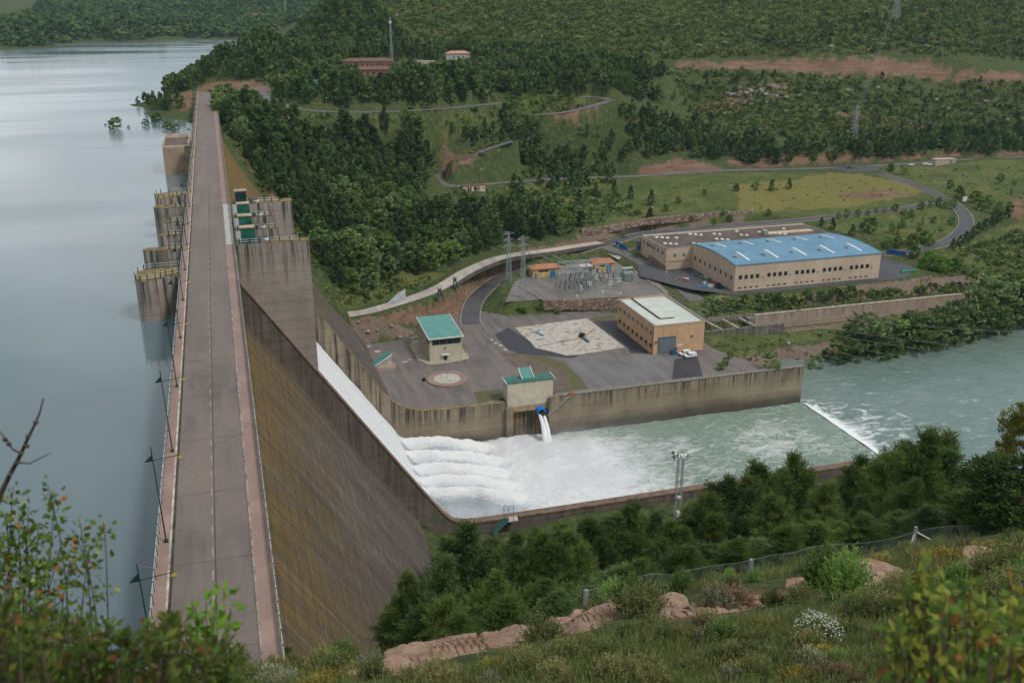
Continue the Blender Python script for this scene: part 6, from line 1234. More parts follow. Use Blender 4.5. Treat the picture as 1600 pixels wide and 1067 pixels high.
for px, py in ((463,116),(467,117),(472,117),(476,118),(481,118)): spot(px, py, 9, 'cyp', 'tall dark cypress in the row left of the red roofed house', 'cypress', 'cypresses left of the red roofed house')
spot(527, 108, 10, 'leaf', 'big round tree at the left end of the long red roofed house'); spot(622, 104, 8, 'plum', 'dark purple tree at the right end of the long red roofed house'); spot(642, 100, 7, 'plum', 'dark purple tree between the two houses on the hill')
for px, py, H, lab in ((181,202,7,'largest half drowned bush standing in the lake near the far end'),(228,196,4,'half drowned bush near the shore, left of the tallest'),(245,191,6,'upright half drowned bush close to the spit'),(262,203,5,'wide half drowned bush beside the intake tower'),(275,205,4.5,'half drowned bush nearest the intake tower'),(201,200,1.5,'tiny half drowned tuft in the lake'),(165,196,1.2,'smallest half drowned tuft, far out in the lake')):
    p = P(px, py, ZL); s = H / 8; place(mleafs[int(px) % 2], USED, p[0], p[1], 1, (s * 1.3, s * 1.3, s), lab, 'bush', 'bushes standing in the lake', z=ZL - H * .15)
# boulders
bs = []
for k in range(3):
    bm = bmesh.new(); bmesh.ops.create_icosphere(bm, subdivisions=2, radius=1); r = np.random.RandomState(k)
    for v in bm.verts: f = 1 + .35 * math.sin(v.co.x * 3 + k) * math.cos(v.co.y * 4 - k) + r.uniform(-.14, .14); v.co = v.co * f; v.co.z *= .7
    me = bpy.data.meshes.new('boulder'); bm.to_mesh(me); bm.free(); me.materials.append(plain('boulder_stone', (.24, .215, .19), .95, .25, .8)); o = bpy.data.objects.new('boulder', me); col.objects.link(o); bs.append(o)
bl = [(rnd.uniform(600, 1600), rnd.uniform(4, 92)) for _ in range(46)] + [(rnd.uniform(1140, 1580), rnd.uniform(125, 205)) for _ in range(30)] + [(560,512),(585,505),(600,520),(612,512),(625,530),(590,528),(575,520),(632,518),(1150,595),(1160,590),(1215,560),(1240,552),(1262,560),(1190,570),(1285,556),(1230,545)]
for i, px in enumerate((1138,1146,1155,1163,1172,1180,1188,1196,1205,1214,1228)):
    x, y, z = hit(px, 151 - 6 * math.sin(i * .4) + (i % 2) * 2); s = rnd.uniform(2.0, 3.4); place(bs[i % 3], USED, x, y, rnd.random() * 6, (s, s, s), 'grey boulder in the row across the green slope below the orange cutting', 'rock', 'row of grey boulders', z=z, dz=.4)
for i, (px, py) in enumerate(bl):
    x, y, z = hit(px, py); s = rnd.uniform(.8, 2.6) if py < 250 else rnd.uniform(.5, 1.3)
    place(bs[i % 3], USED, x, y, rnd.random() * 6, (s, s * rnd.uniform(.7, 1.3), s * .9), 'pale boulder sticking out of the scrub on the hill' if py < 250 else 'loose rock on the broken bank by the water' if px > 1000 else 'loose rock on the rubble bank left of the cream control house', 'rock', 'boulders on the hill' if py < 250 else 'loose rocks on the banks', z=z, dz=.1)
# ================================================================ poles, pylons, wires
def lattice(b, c_, h, w0, w1, bays, r=.07, diag=True):
    """four tapering legs with cross bracing"""
    x, y, z = c_; L = []
    for i in range(bays + 1):
        u = i / bays; w_ = (w0 + (w1 - w0) * u) / 2; L.append([(x - w_, y - w_, z + h * u), (x + w_, y - w_, z + h * u), (x + w_, y + w_, z + h * u), (x - w_, y + w_, z + h * u)])
    for i in range(bays):
        for k in range(4):
            b.tube(L[i][k], L[i + 1][k], r, n=4, cap=False)
            if diag: b.tube(L[i][k], L[i + 1][(k + 1) % 4], r * .6, n=3, cap=False); b.tube(L[i][(k + 1) % 4], L[i + 1][k], r * .6, n=3, cap=False)
            b.tube(L[i + 1][k], L[i + 1][(k + 1) % 4], r * .6, n=3, cap=False)
    return b
mpyl = plain('pylon_steel', (.30, .33, .34), .5, .12)
def pylon(c_, h, w0, label, arms=((.72, 3.2), (.84, 2.6), (.95, 3.2)), az=0.0, r=.09, grp=None):
    t = thing('pylon', label, 'pylon', c_, grp); b = lattice(MB(), c_, h * .98, w0, w0 * .22, max(6, int(h / 2.6)), r); b.tube((c_[0], c_[1], c_[2] + h * .9), (c_[0], c_[1], c_[2] + h), r, n=4); b.build('tower', mpyl, t); ends = []
    for u, l in arms:
        zz_ = c_[2] + h * u; e = []
        b = MB()
        for s in (-1, 1):
            q = (c_[0] + s * l * math.cos(az), c_[1] + s * l * math.sin(az), zz_); e.append(q)
            for o in (-.4, .4): b.tube((c_[0] - o * math.sin(az), c_[1] + o * math.cos(az), zz_ + .0), q, r * .7, n=4); b.tube((c_[0] - o * math.sin(az), c_[1] + o * math.cos(az), zz_ + 1.2), q, r * .6, n=4)
        b.build('crossarm', mpyl, t); ends += e
    for q in ends: b = MB(); b.lathe((q[0], q[1], q[2] - 1.2), [(.06, 0), (.14, .1), (.14, 1.0), (.05, 1.2)], 6); b.build('insulator', plain('insulator', (.06, .05, .05), .3, .2), t)
    return ends
pe1 = pylon((121.5, 408, ZS), 24.5, 2.6, 'tall grey lattice pylon behind, left of the pair beside the substation', az=.35, grp='pylons beside the substation'); pe2 = pylon((121.2, 385, ZS), 28, 2.6, 'tall grey lattice pylon in front, right of the pair beside the substation', az=.35, grp='pylons beside the substation')
hq = hit(1332, 231); pe3 = pylon(hq, 31, 5.2, 'lattice pylon standing in the wood above the road fork', ((.66, 3.4), (.8, 3.0), (.92, 3.4)), 1.2, .13)
hq = hit(1399, 36); pe4 = pylon(hq, 34, 5.5, 'lattice pylon on the rocky shelf at the top of the hill', ((.66, 3.6), (.8, 3.2), (.92, 3.6)), 1.2, .14)
hq = hit(612, 94); t = thing('radio_mast', 'thin lattice radio mast behind the red roofed house', 'mast', hq); b = lattice(MB(), hq, 32, 1.8, .7, 14, .09); b.build('tower', mpyl, t); b = MB(); b.box(hq[0] - .9, hq[0] + .9, hq[1] - .4, hq[1] + .4, hq[2] + 27, hq[2] + 29); b.build('antenna', mtrim, t)
hq = hit(447, 27); t = thing('pylon', 'far pylon on the hazy slope across the lake', 'pylon', hq); b = lattice(MB(), hq, 38, 6, 1.4, 8, .22); b.build('tower', mpyl, t)
mwire = plain('wire', (.32, .34, .35), .5, .1)
def wire(a, c_, sag, label, grp, r=.03, n=14):
    a, c_ = np.array(a), np.array(c_); b = MB(); pts = []
    for i in range(n + 1): u = i / n; p = a + (c_ - a) * u; p[2] -= sag * 4 * u * (1 - u); pts.append(tuple(p))
    b.path(pts, r, 4); return tag(b.build('power_line', mwire), label, 'power line', grp)
for k in range(6): wire(pe3[k], pe4[k], 5, 'power line climbing from the wood pylon to the hilltop pylon', 'power lines on the hill', .025)
for k, (px, py) in enumerate(((1760, 522), (1760, 558), (1760, 575), (1760, 600), (1760, 622), (1760, 645))):
    e = PF(px, py, 330); wire(pe2[k], e, 9 + k * .8, 'thin pale power line hanging across the river, one of six', 'power lines across the river', .032, 22)
for k in range(4): wire(pe1[k], pe2[k], .8, 'slack line between the two substation pylons', 'lines between the substation pylons', .03, 8)
def road_lamp():
    t = thing('lamp_post', 'lamp', 'lamp post'); b = MB(); b.tube((0, 0, -.3), (0, 0, 7.2), .10, .06, 6); b.build('post', mgalv, t); b = MB(); b.lathe((0, 0, 7.1), [(.1, 0), (.36, .15), (.36, .4), (.1, .6)], 8); b.build('lamp_head', mtrim, t); return t
rl0 = road_lamp(); LMP = ((511,172,'h'),(616,174,'h'),(686,168,'h'),(736,162,'h'),(694,257,'s'),(672,270,'s'),(752,284,'s'),(733,236,'s'),(768,219,'s'),(843,281,'v'),(912,277,'v'),(985,274,'v'),(1045,269,'v'),(1204,262,'v'),(1290,263,'v'),(1374,262,'v'),(1387,250,'v'),(1472,247,'v'),(1562,240,'v'),(1429,271,'r'),(1458,298,'r'),(1475,302,'r'),(1527,344,'r'),(1460,382,'r'),(1019,366,'b'),(1018,349,'b'),(1097,354,'b'),(1131,348,'b'),(1174,347,'b'),(1390,330,'b'),(1040,447,'y'),(983,410,'y'),(965,404,'y'),(993,447,'y'))
LL = {'h': ('lamp post along the road above the grassy bank near the dam end', 'lamps on the upper hill road'), 's': ('lamp post beside the steep hairpin road', 'lamps on the hairpin road'), 'v': ('lamp post along the straight valley road below the wood', 'lamps on the valley road'), 'r': ('lamp post along the right hand bend of the valley road', 'lamps on the right bend'), 'b': ('lamp post along the road behind the beige halls', 'lamps behind the halls'), 'y': ('lamp post by the substation and hall yard road', 'lamps by the substation')}
for px, py, g_ in LMP: x, y, z = hit(px, py); place(rl0, USED, x, y, 0, .85, LL[g_][0], 'lamp post', LL[g_][1], z=z, dz=0)
for px, py, h, lab in ((763,162,9,'wooden power pole above the hairpin road'), (757,287,9.5,'pole with a crossarm behind the small flat hut'), (962,116,9,'power pole among the trees on the hill'), (1197,142,11,'power pole above the grey boulders'), (763,230,7,'short pole on the hairpin slope')):
    q = hit(px, py); t = thing('utility_pole', lab, 'pole', q); b = MB(); b.tube((q[0], q[1], q[2] - .3), (q[0], q[1], q[2] + h), .17, .11, 6); b.build('pole', plain('pole_grey', (.22, .21, .19), .8, .2), t); b = MB(); b.box(q[0] - 1.4, q[0] + 1.4, q[1] - .09, q[1] + .09, q[2] + h * .93, q[2] + h * .93 + .2); b.build('crossarm', MATS['pole_grey'], t)
# ---- the electric substation
mins = plain('insulator', (.06, .05, .05)); mapp = plain('pale_apparatus', (.38, .43, .42), .5, .15)
def house_tiles(name, label, x0, x1, y0, y1, h, door):
    t = thing(name, label, 'building', ((x0 + x1) / 2, (y0 + y1) / 2, ZS)); b = MB(); b.box(x0, x1, y0, y1, ZS - .3, ZS + h); b.build('wall', plain('yellow_render', (.50, .37, .17), .9, .1, .4), t)
    b = MB(); o = .7; xm0, xm1, ym = x0 + (y1 - y0) / 2, x1 - (y1 - y0) / 2, (y0 + y1) / 2; z0, z1 = ZS + h + .01, ZS + h + 1.5
    b.add([(x0 - o, y0 - o, z0), (x1 + o, y0 - o, z0), (x1 + o, y1 + o, z0), (x0 - o, y1 + o, z0), (xm0, ym, z1), (xm1, ym, z1)], [(0, 1, 5, 4), (1, 2, 5), (2, 3, 4, 5), (3, 0, 4), (3, 2, 1, 0)]); b.build('roof', plain('terracotta', (.38, .17, .10), .85, .2, 1.2), t)
    b = MB(); b.box(door, door + 2.6, y0 - .09, y0 - .003, ZS, ZS + h * .72); b.build('door', plain('door_blue', (.05, .21, .42), .5, .2), t); b = MB(); b.box(x0 + .8, x0 + 2.1, y0 - .08, y0 - .003, ZS, ZS + 2.2); b.build('door', plain('door_grey', (.14, .17, .24), .5), t)
    b = MB(); b.box(x0 + 3.0, door - .8, y0 - .08, y0 - .003, ZS + h * .62, ZS + h * .8); b.build('window', mglass2, t); b = MB(); b.box(x0 - .08, x0 - .003, y0 + 1.5, y0 + 2.4, ZS + .1, ZS + 2.3); b.build('side_door', plain('door_grey', (.14, .17, .24)), t)
house_tiles('switch_house', 'small yellow house with an orange tiled roof, left one behind the pylons', 134.8, 148.5, 413.2, 419, 4.3, 143.5); house_tiles('switch_house', 'small yellow house with an orange tiled roof and bright blue door, right one', 166, 176.2, 413.4, 420.5, 4.5, 172)
b = MB(); b.box(158.8, 164.8, 412.5, 417, ZS + 3.5, ZS + 3.8)
for x in (159, 164.6):
    for y in (412.8, 416.8): b.tube((x, y, ZS), (x, y, ZS + 3.5), .1, n=5)
tag(b.build('carport', plain('carport_white', (.62, .64, .64), .5, .05)), 'small white roofed shelter between the two yellow houses', 'shelter')
t = thing('transformer', 'big grey green transformer with cooling fins at the right of the substation', 'transformer', (175.5, 396, ZS)); b = MB(); b.box(172.8, 177.6, 393.8, 398.2, ZS + .5, ZS + 4.7); b.build('tank', plain('transformer_green', (.24, .30, .28), .5, .12), t)
for k in range(6): b = MB(); b.box(173.0 + k * .8, 173.5 + k * .8, 392.6, 393.79, ZS + .8, ZS + 4.2); b.build('radiator', MATS['transformer_green'], t)
b = MB(); b.tube((172.6, 396, ZS + 6.2), (177.8, 396, ZS + 6.2), .55, n=10); b.build('conservator', mapp, t)
for k in range(3): b = MB(); b.lathe((173.8 + k * 1.5, 397, ZS + 4.7), [(.25, 0), (.32, .2), (.18, 1.6), (.05, 1.8)], 7); b.build('bushing', mins, t)
b = MB(); b.box(172.3, 178.1, 392.4, 398.7, ZS + .02, ZS + .5); b.build('plinth', mconc, t)
def post0():
    t = thing('insulator_post', 'post', 'insulator'); b = MB(); b.tube((-.3, 0, 0), (-.3, 0, 2.2), .07, n=4); b.tube((.3, 0, 0), (.3, 0, 2.2), .07, n=4); b.box(-.45, .45, -.2, .2, 2.2, 2.4); b.build('stand', mpyl, t)
    b = MB(); b.lathe((0, 0, 2.4), [(.14, 0)] + [(.24 if i % 2 else .13, .1 + i * .16) for i in range(11)] + [(.08, 1.95)], 7); b.build('insulator', mins, t); return t
p0 = post0(); k = 0
for row, (ya, xa, xb, st) in enumerate(((381.5, 139.5, 151, 2.2), (385.5, 138.5, 152, 2.1), (389.5, 138, 160, 2.4), (394.0, 146, 170, 2.4), (398.5, 148, 170, 2.4), (403, 150, 170, 2.6), (407.5, 152, 166, 2.8))):
    for x in np.arange(xa, xb, st):
        place(p0, USED, x + rnd.uniform(-.1, .1), ya, 0, rnd.uniform(.9, 1.15), ['dark insulator post in the front rows of the substation', 'dark insulator post in the back rows of the substation'][row > 3], 'insulator', ['insulator posts, front rows', 'insulator posts, back rows'][row > 3], z=ZS, dz=.02)
def breaker0():
    t = thing('circuit_breaker', 'breaker', 'switchgear'); b = MB(); b.box(-1.2, 1.2, -.35, .35, 1.9, 2.5); b.build('tank', mapp, t); b = MB()
    for x in (-1, 1): b.tube((x, 0, 0), (x, 0, 1.9), .09, n=4)
    b.build('stand', mpyl, t)
    for x in (-.8, 0, .8): b = MB(); b.lathe((x, 0, 2.5), [(.2, 0), (.2, .9), (.32, .95), (.32, 1.25), (.05, 1.4)], 6); b.build('bushing', plain('white_porcelain', (.55, .57, .55), .4, .1), t)
    return t
b0 = breaker0()
for x, y in ((148, 383.5), (153.5, 388), (163, 386), (160, 396.3), (165.5, 396.3), (168.5, 389.5), (155, 400.8), (162, 405)): place(b0, USED, x, y, rnd.uniform(-.1, .1), 1.0, 'pale grey circuit breaker on legs among the dark insulators', 'switchgear', 'circuit breakers', z=ZS, dz=.02)
for k, (x0, x1, y, h) in enumerate(((140, 154, 392, 7.4), (147, 168, 401, 7.4), (146, 160, 409.5, 7.4))):
    t = thing('busbar_gantry', 'grey steel portal frame over the switchgear, ' + ('nearest', 'middle', 'farthest')[k] + ' of three', 'gantry', (x0, y, ZS)); b = MB()
    for x in (x0, (x0 + x1) / 2, x1): lattice(b, (x, y, ZS), h, .8, .5, 5, .05)
    b.build('column', mpyl, t); b = MB()
    for dz in (0, .7):
        for dy in (-.3, .3): b.tube((x0, y + dy, ZS + h + dz), (x1, y + dy, ZS + h + dz), .06, n=4)
    n_ = int((x1 - x0) / 1.2)
    for i in range(n_): xa = x0 + (x1 - x0) * i / n_; xb = x0 + (x1 - x0) * (i + 1) / n_; b.tube((xa, y - .3, ZS + h), (xb, y - .3, ZS + h + .7), .035, n=3); b.tube((xa, y + .3, ZS + h + .7), (xb, y + .3, ZS + h), .035, n=3)
    b.build('beam', mpyl, t)
for k in range(5): wire((150 + k * 2.6, 409.5, ZS + 7), (142 + k * 2.6, 384, ZS + 5.5), .5, 'pale busbar tube strung over the switchgear', 'busbars', .07, 6)
for k, (a, c_) in enumerate((((128.4, 377.9), (184, 370.4)), ((128.4, 378.2), (124.5, 402)), ((184, 371), (185.5, 412)))):
    b = MB(); d = math.hypot(c_[0] - a[0], c_[1] - a[1]); ux, uy = (c_[0] - a[0]) / d, (c_[1] - a[1]) / d; b.prism([(a[0] - uy * .25, a[1] + ux * .25), (a[0] + uy * .25, a[1] - ux * .25), (c_[0] + uy * .25, c_[1] - ux * .25), (c_[0] - uy * .25, c_[1] + ux * .25)], ZS, ZS + .45); struct(b.build('kerb', mkerb))
    t = thing('substation_fence', 'wire fence along the ' + ('front', 'left', 'right')[k] + ' edge of the substation', 'fence', (*a, ZS), 'fences round the substation'); b = MB()
    for zq in (.6, 1.2, 1.8): b.tube((*a, ZS + .45 + zq), (*c_, ZS + .45 + zq), .02, n=3)
    b.build('wire', mpyl, t)
    for i in range(int(d / 4) + 1): q = (a[0] + ux * i * 4, a[1] + uy * i * 4); b = MB(); b.tube((*q, ZS + .2), (*q, ZS + 2.4), .05, n=4); b.build('post', mpyl, t)
for x, y in ((144.5, 379.6), (157, 381), (164, 377)): b = MB(); b.lathe((x, y, ZS), [(.35, 0), (.4, .5), (.3, 1.0), (.1, 1.2)], 8); tag(b.build('floodlight', mtrim), 'small white floodlight on the substation gravel near the front kerb', 'floodlight', 'white floodlights on the gravel')
# ---- floodlight mast in front
q = (117, 221.4, -86.8); t = thing('floodlight_mast', 'grey lattice mast topped with a cluster of floodlights in the front grove', 'mast', q)
for dx in (-.75, .75): b = MB(); lattice(b, (q[0] + dx, q[1], q[2]), 18.6, .7, .5, 22, .05); b.build('lattice', mpyl, t)
b = MB(); b.box(q[0] - 2.2, q[0] + 2.4, q[1] - .5, q[1] + .5, q[2] + 18.6, q[2] + 18.9)
for dx, z0 in ((-2.0, 20.6), (0, 19.9), (2.2, 19.3)): b.tube((q[0] + dx, q[1], q[2] + 18.7), (q[0] + dx, q[1], q[2] + z0), .06, n=4)
b.build('platform', mpyl, t)
for dx, dz in ((-2.3, 20.9), (-1.6, 20.3), (-1.9, 19.4), (-.9, 20.0), (-.4, 19.3), (.4, 19.6), (1.0, 19.0), (1.6, 19.4), (2.3, 19.3), (2.1, 18.4), (-1.2, 18.6)):
    b = MB(); x, z = q[0] + dx, q[2] + dz; b.add([(x - .45, q[1] + .5, z - .35), (x + .45, q[1] + .5, z - .35), (x + .45, q[1] + .7, z + .35), (x - .45, q[1] + .7, z + .35), (x - .2, q[1] - .1, z - .2), (x + .2, q[1] - .1, z - .2), (x + .2, q[1], z + .2), (x - .2, q[1], z + .2)], [(0, 1, 2, 3), (7, 6, 5, 4), (0, 4, 5, 1), (1, 5, 6, 2), (2, 6, 7, 3), (3, 7, 4, 0)]); b.build('floodlight', plain('lamp_grey', (.14, .15, .16), .4, .3) if dx * 10 % 2 else mtrim, t)
b = MB(); b.box(q[0] - .4, q[0] + .9, q[1] - .6, q[1] + .4, q[2] + .3, q[2] + 2.0); b.build('control_box', mtrim, t); b = MB(); b.box(q[0] - .5, q[0] + .7, q[1] - .5, q[1] + .4, q[2] + 6.2, q[2] + 6.8); b.build('cable_box', mtrim, t)
# ---- green stair over the near wall
t = thing('wall_stair', 'dark green steel stair with a railed landing over the near basin wall', 'stair', (66, 229, -86)); a0, a1 = P(770, 833, -87.2), P(793, 811, -84.6)
b = MB(); n_ = 12
for i in range(n_): u = i / (n_ - 1); x, y, z = [a0[k] + (a1[k] - a0[k]) * u for k in range(3)]; b.box(x - .3, x + .3, y - .9, y + .9, z - .06, z + .06)
b.build('tread', mgreen, t); b = MB()
for dy in (-.95, .95):
    b.tube((a0[0], a0[1] + dy, a0[2]), (a1[0], a1[1] + dy, a1[2]), .14, n=4)
    for zq in (.55, 1.1): b.tube((a0[0], a0[1] + dy, a0[2] + zq), (a1[0], a1[1] + dy, a1[2] + zq), .06, n=4)
    for i in range(14): u = i / 13; b.tube((a0[0] + (a1[0] - a0[0]) * u, a0[1] + dy + (a1[1] - a0[1]) * u, a0[2] + (a1[2] - a0[2]) * u), (a0[0] + (a1[0] - a0[0]) * u, a0[1] + dy + (a1[1] - a0[1]) * u, a0[2] + (a1[2] - a0[2]) * u + 1.1), .04, n=4)
b.build('handrail', mgreen, t); b = MB(); b.box(a1[0] - .2, a1[0] + 3.0, a1[1] - 1.4, a1[1] + 1.2, a1[2] - .15, a1[2] + .02); b.build('landing', mpale, t)
b = MB()
for x in (a1[0] - .1, a1[0] + 1.4, a1[0] + 2.9):
    for y in (a1[1] - 1.3, YN + 1.2): b.tube((x, y, a1[2]), (x, y, a1[2] + 2.1), .07, n=4)
for y in (a1[1] - 1.3, YN + 1.2):
    for zq in (1.1, 2.1): b.tube((a1[0] - .1, y, a1[2] + zq), (a1[0] + 2.9, y, a1[2] + zq), .06, n=4)
b.build('landing_rail', mgreen, t)
# ---- vehicles
def car(name, label, loc, rz, paint, L=4.4, W=1.75, Hh=1.85, kind='van', grp=None):
    t = thing(name, label, 'van' if kind == 'van' else 'car', (0, 0, 0), grp); b = MB()
    if kind == 'van': prof = [(-L / 2, .35), (-L / 2, .95), (-L / 2 + .25, 1.05), (-L / 2 + 1.0, 1.18), (-L / 2 + 1.65, Hh - .08), (-L / 2 + 2.0, Hh), (L / 2 - .15, Hh - .02), (L / 2, Hh - .3), (L / 2, .35)]
    else: prof = [(-L / 2, .35), (-L / 2, .8), (-L / 2 + 1.1, .95), (-L / 2 + 1.8, 1.42), (L / 2 - 1.1, 1.45), (L / 2 - .35, 1.0), (L / 2, .95), (L / 2, .35)]
    b.exty(prof, -W / 2, W / 2); bo = b.build('body', paint, t); md = bo.modifiers.new('round', 'BEVEL'); md.width = .08; md.segments = 2
    b = MB(); x0 = -L / 2 + 1.05; b.add([(x0 + .02, -W / 2 + .12, 1.2), (x0 + .02, W / 2 - .12, 1.2), (x0 + .56, W / 2 - .18, Hh - .16), (x0 + .56, -W / 2 + .18, Hh - .16)] if kind == 'van' else [(x0 + .1, -W / 2 + .12, .98), (x0 + .1, W / 2 - .12, .98), (x0 + .68, W / 2 - .2, 1.38), (x0 + .68, -W / 2 + .2, 1.38)], [(0, 1, 2, 3)])
    b.v = [(x - .035, y, z + .03) for x, y, z in b.v]; b.build('windscreen', mglass2, t)
    for s in (-1, 1):
        for xa, xb in (((-.9, .1), (.25, 1.1)) if 'windowed' in label or kind != 'van' else ((-.9, .1),)):
            b = MB(); z0, z1 = (1.15, 1.6) if kind == 'van' else (.98, 1.34); y = s * (W / 2 + .006); b.add([(xa - .12, y, z0), (xb, y, z0), (xb, y, z1), (xa + .18, y, z1)], [(0, 1, 2, 3) if s < 0 else (3, 2, 1, 0)]); b.build('side_window', mglass2, t)
        for x in (-L / 2 + .85, L / 2 - .85):
            b = MB(); b.tube((x, s * (W / 2 - .2), .32), (x, s * (W / 2 + .02), .32), .32, n=14); wl = b.build('wheel', mblk, t); b = MB(); b.tube((x, s * (W / 2 + .021), .32), (x, s * (W / 2 + .035), .32), .18, n=10); b.build('rim', mgalv, wl)
        b = MB(); b.box(-L / 2 - .02, -L / 2 + .1, s * (W / 2 - .3) - .18, s * (W / 2 - .3) + .18, .7, .9); b.build('headlight', mglass, t)
    b = MB(); b.box(-L / 2 - .04, -L / 2 + .02, -W / 2 + .1, W / 2 - .1, .36, .6); b.build('bumper', mblk, t)
    t.location = loc; t.rotation_euler = (0, 0, rz); return t
mcarw = plain('white_car_paint', (.72, .73, .74), .25, .03); mcarr = plain('dark_red_paint', (.16, .02, .025), .25, .1)
car('parked_van', 'white windowed van parked close to the orange workshop wall, the farther of two', (163.3, 311.6, ZP + .05), .12, mcarw, 4.8, 1.85, 1.9)
car('parked_van', 'plain white panel van parked nearest, in front of the other white van', (164.2, 308.7, ZP + .05), .05, mcarw, 4.8, 1.85, 1.9)
q = P(1326, 263, -59.7); car('car', 'dark red car driving round the small roundabout', (q[0], q[1], -59.86), .1, mcarr, 4.6, 1.9, 1.5, 'car')
for px, lab in ((1423, 'white car on the gravel by the valley road, half hidden by a round tree'), (1445, 'white car parked left of the flat roofed hut'), (1452, 'second white car parked left of the flat roofed hut')): q = hit(px, 259.5); car('car', lab, (q[0], q[1], q[2] + .05), rnd.uniform(-.3, .3), mcarw, 4.5, 1.8, 1.5, 'car', 'white cars by the valley road')
# ---- small huts and hill houses
def hut(name, label, px, py, w_, d, h, wall, roof, rz=0.0, kind='flat', openings=()):
    q = hit(px, py); t = thing(name, label, 'house' if kind != 'flat' else 'hut', (0, 0, 0)); b = MB(); b.box(-w_ / 2, w_ / 2, 0, d, -1.5, h); b.build('wall', wall, t); b = MB()
    if kind == 'flat': b.box(-w_ / 2 - .25, w_ / 2 + .25, -.25, d + .25, h + .01, h + .28)
    else: o = .6; b.add([(-w_ / 2 - o, -o, h + .01), (w_ / 2 + o, -o, h + .01), (w_ / 2 + o, d + o, h + .01), (-w_ / 2 - o, d + o, h + .01), (-w_ / 2 + d * .45, d / 2, h + d * .22), (w_ / 2 - d * .45, d / 2, h + d * .22)], [(0, 1, 5, 4), (1, 2, 5), (2, 3, 4, 5), (3, 0, 4), (3, 2, 1, 0)])
    b.build('roof', roof, t)
    for x, z0, ww, hh, m_ in openings: b = MB(); b.box(x - ww / 2, x + ww / 2, -.08, -.003, z0, z0 + hh); b.build('door' if z0 < .3 else 'window', m_, t)
    t.location = q; t.rotation_euler = (0, 0, rz); return t
mter = plain('terracotta', (.38, .17, .10)); mroof2 = plain('weathered_tiles', (.15, .09, .065), .9, .2, .6); mpinkw = plain('pink_render', (.21, .135, .10), .9, .15, .4)
hut('small_hut', 'small cream hut with three dark doors by the hairpin, pinkish at its right end', 741, 301, 13.5, 4.5, 3.0, plain('hut_cream', (.52, .46, .36), .9, .1), mroof2, .1, 'flat', ((-3.6, 0.1, 1.0, 2.4, mdoor), (-2.2, .1, 1.0, 2.4, mdoor), (.7, .1, 1.2, 2.4, mdoor), (2.9, .1, 1.2, 2.4, mter), (5.4, 1.0, .8, .8, mdoor)))
hut('roadside_hut', 'beige flat roofed hut beside the white cars by the valley road', 1477, 259, 16, 6, 3.6, plain('hut_beige', (.40, .33, .25), .9, .12), mpale, -.15, 'flat', ((4, .1, 1.6, 2.6, plain('door_grey', (.14, .17, .24))),))
HW = [(x, 1.2, 1.1, 1.3, mglass2) for x in np.arange(-15, 16, 3.8)]
hut('hill_house', 'long low house with a brown tiled roof among the trees on the hill', 574, 106, 38, 10, 4.2, mpinkw, mroof2, -.18, 'hip', HW); hut('hill_house', 'lower house with a red tiled roof just below the long one', 584, 120, 21, 8, 4.0, mpinkw, plain('red_tiles', (.17, .085, .062), .9, .2, .6), -.15, 'hip', HW[2:6])
hut('hill_house', 'white house with a pale pink roof, topmost of the hill buildings', 716, 94, 20, 9, 4.6, plain('dull_white', (.40, .39, .36), .9, .1), plain('pink_tiles', (.42, .24, .18), .9, .15), -.2, 'hip', HW[3:6]); hut('hill_house', 'small flat shed between the long house and the white house', 665, 103, 14, 6, 2.8, mpale, mpale, -.1)
hut('farmhouse', 'distant pink farmhouse across the lake', 405, 33, 26, 12, 11, mpinkw, mroof2, .3, 'hip', ((-5, 4, 2, 2, mdoor), (5, 4, 2, 2, mdoor))); hut('ruined_house', 'pale ruined walls on the far hillside at the top of the photo', 298, 5, 48, 14, 9, mpinkw, mpinkw, .2); hut('glass_house', 'small pale green roofed shelter among the pines by the far end of the dam', 496, 135, 9, 6, 3.0, plain('tealshed', (.14, .28, .27), .6), plain('teal_roof', (.2, .38, .37), .5), 0)
b = MB(); q = hit(1412, 32); b.box(q[0] - 16, q[0] + 16, q[1] - 3, q[1] + 6, q[2] - 12, q[2] + 1.5); tag(b.build('rock_shelf', mstone), 'dark rocky ledge carrying the pylon at the top of the hill', 'rock')
q = P(1508, 314, -62.4); b = MB(); b.box(q[0] - 1.2, q[0] + 1.2, q[1], q[1] + 1.4, q[2] - .3, q[2] + 2.2); tag(b.build('meter_cabinet', mtrim), 'pale concrete cabinet at the edge of the valley road bend', 'cabinet')
# ================================================================ the foreground slope
# wire fence
mpostg = plain('fence_post', (.23, .24, .25), .8, .2, 4.0)
FP = [(915, 928, 46), (1172, 893, 60), (1427, 851, 72), (1560, 835, 78), (1700, 812, 84)]
fp = []
for px, py, fw in FP: x, y, _ = PX(px, fw, 12); z = g1(x, y); x, y, _ = PX(px, fw, z); fp.append((x, y, g1(x, y)))
t = thing('wire_fence', 'sagging grey wire mesh fence with concrete posts along the edge of the slope', 'fence', fp[0])
for i, (x, y, z) in enumerate(fp): b = MB(); b.box(x - .11, x + .11, y - .11, y + .11, z - .5, z + (1.75 if i == 2 else 1.35)); b.build('post', mpostg, t)
x, y, z = fp[2]
for s in (-1, 1): b = MB(); b.tube((x, y, z + 1.3), (x + (1.9 if s > 0 else -.5), y + .2 * s, z + .05), .07, n=5); b.build('brace', mtrim, t)
b = MB()
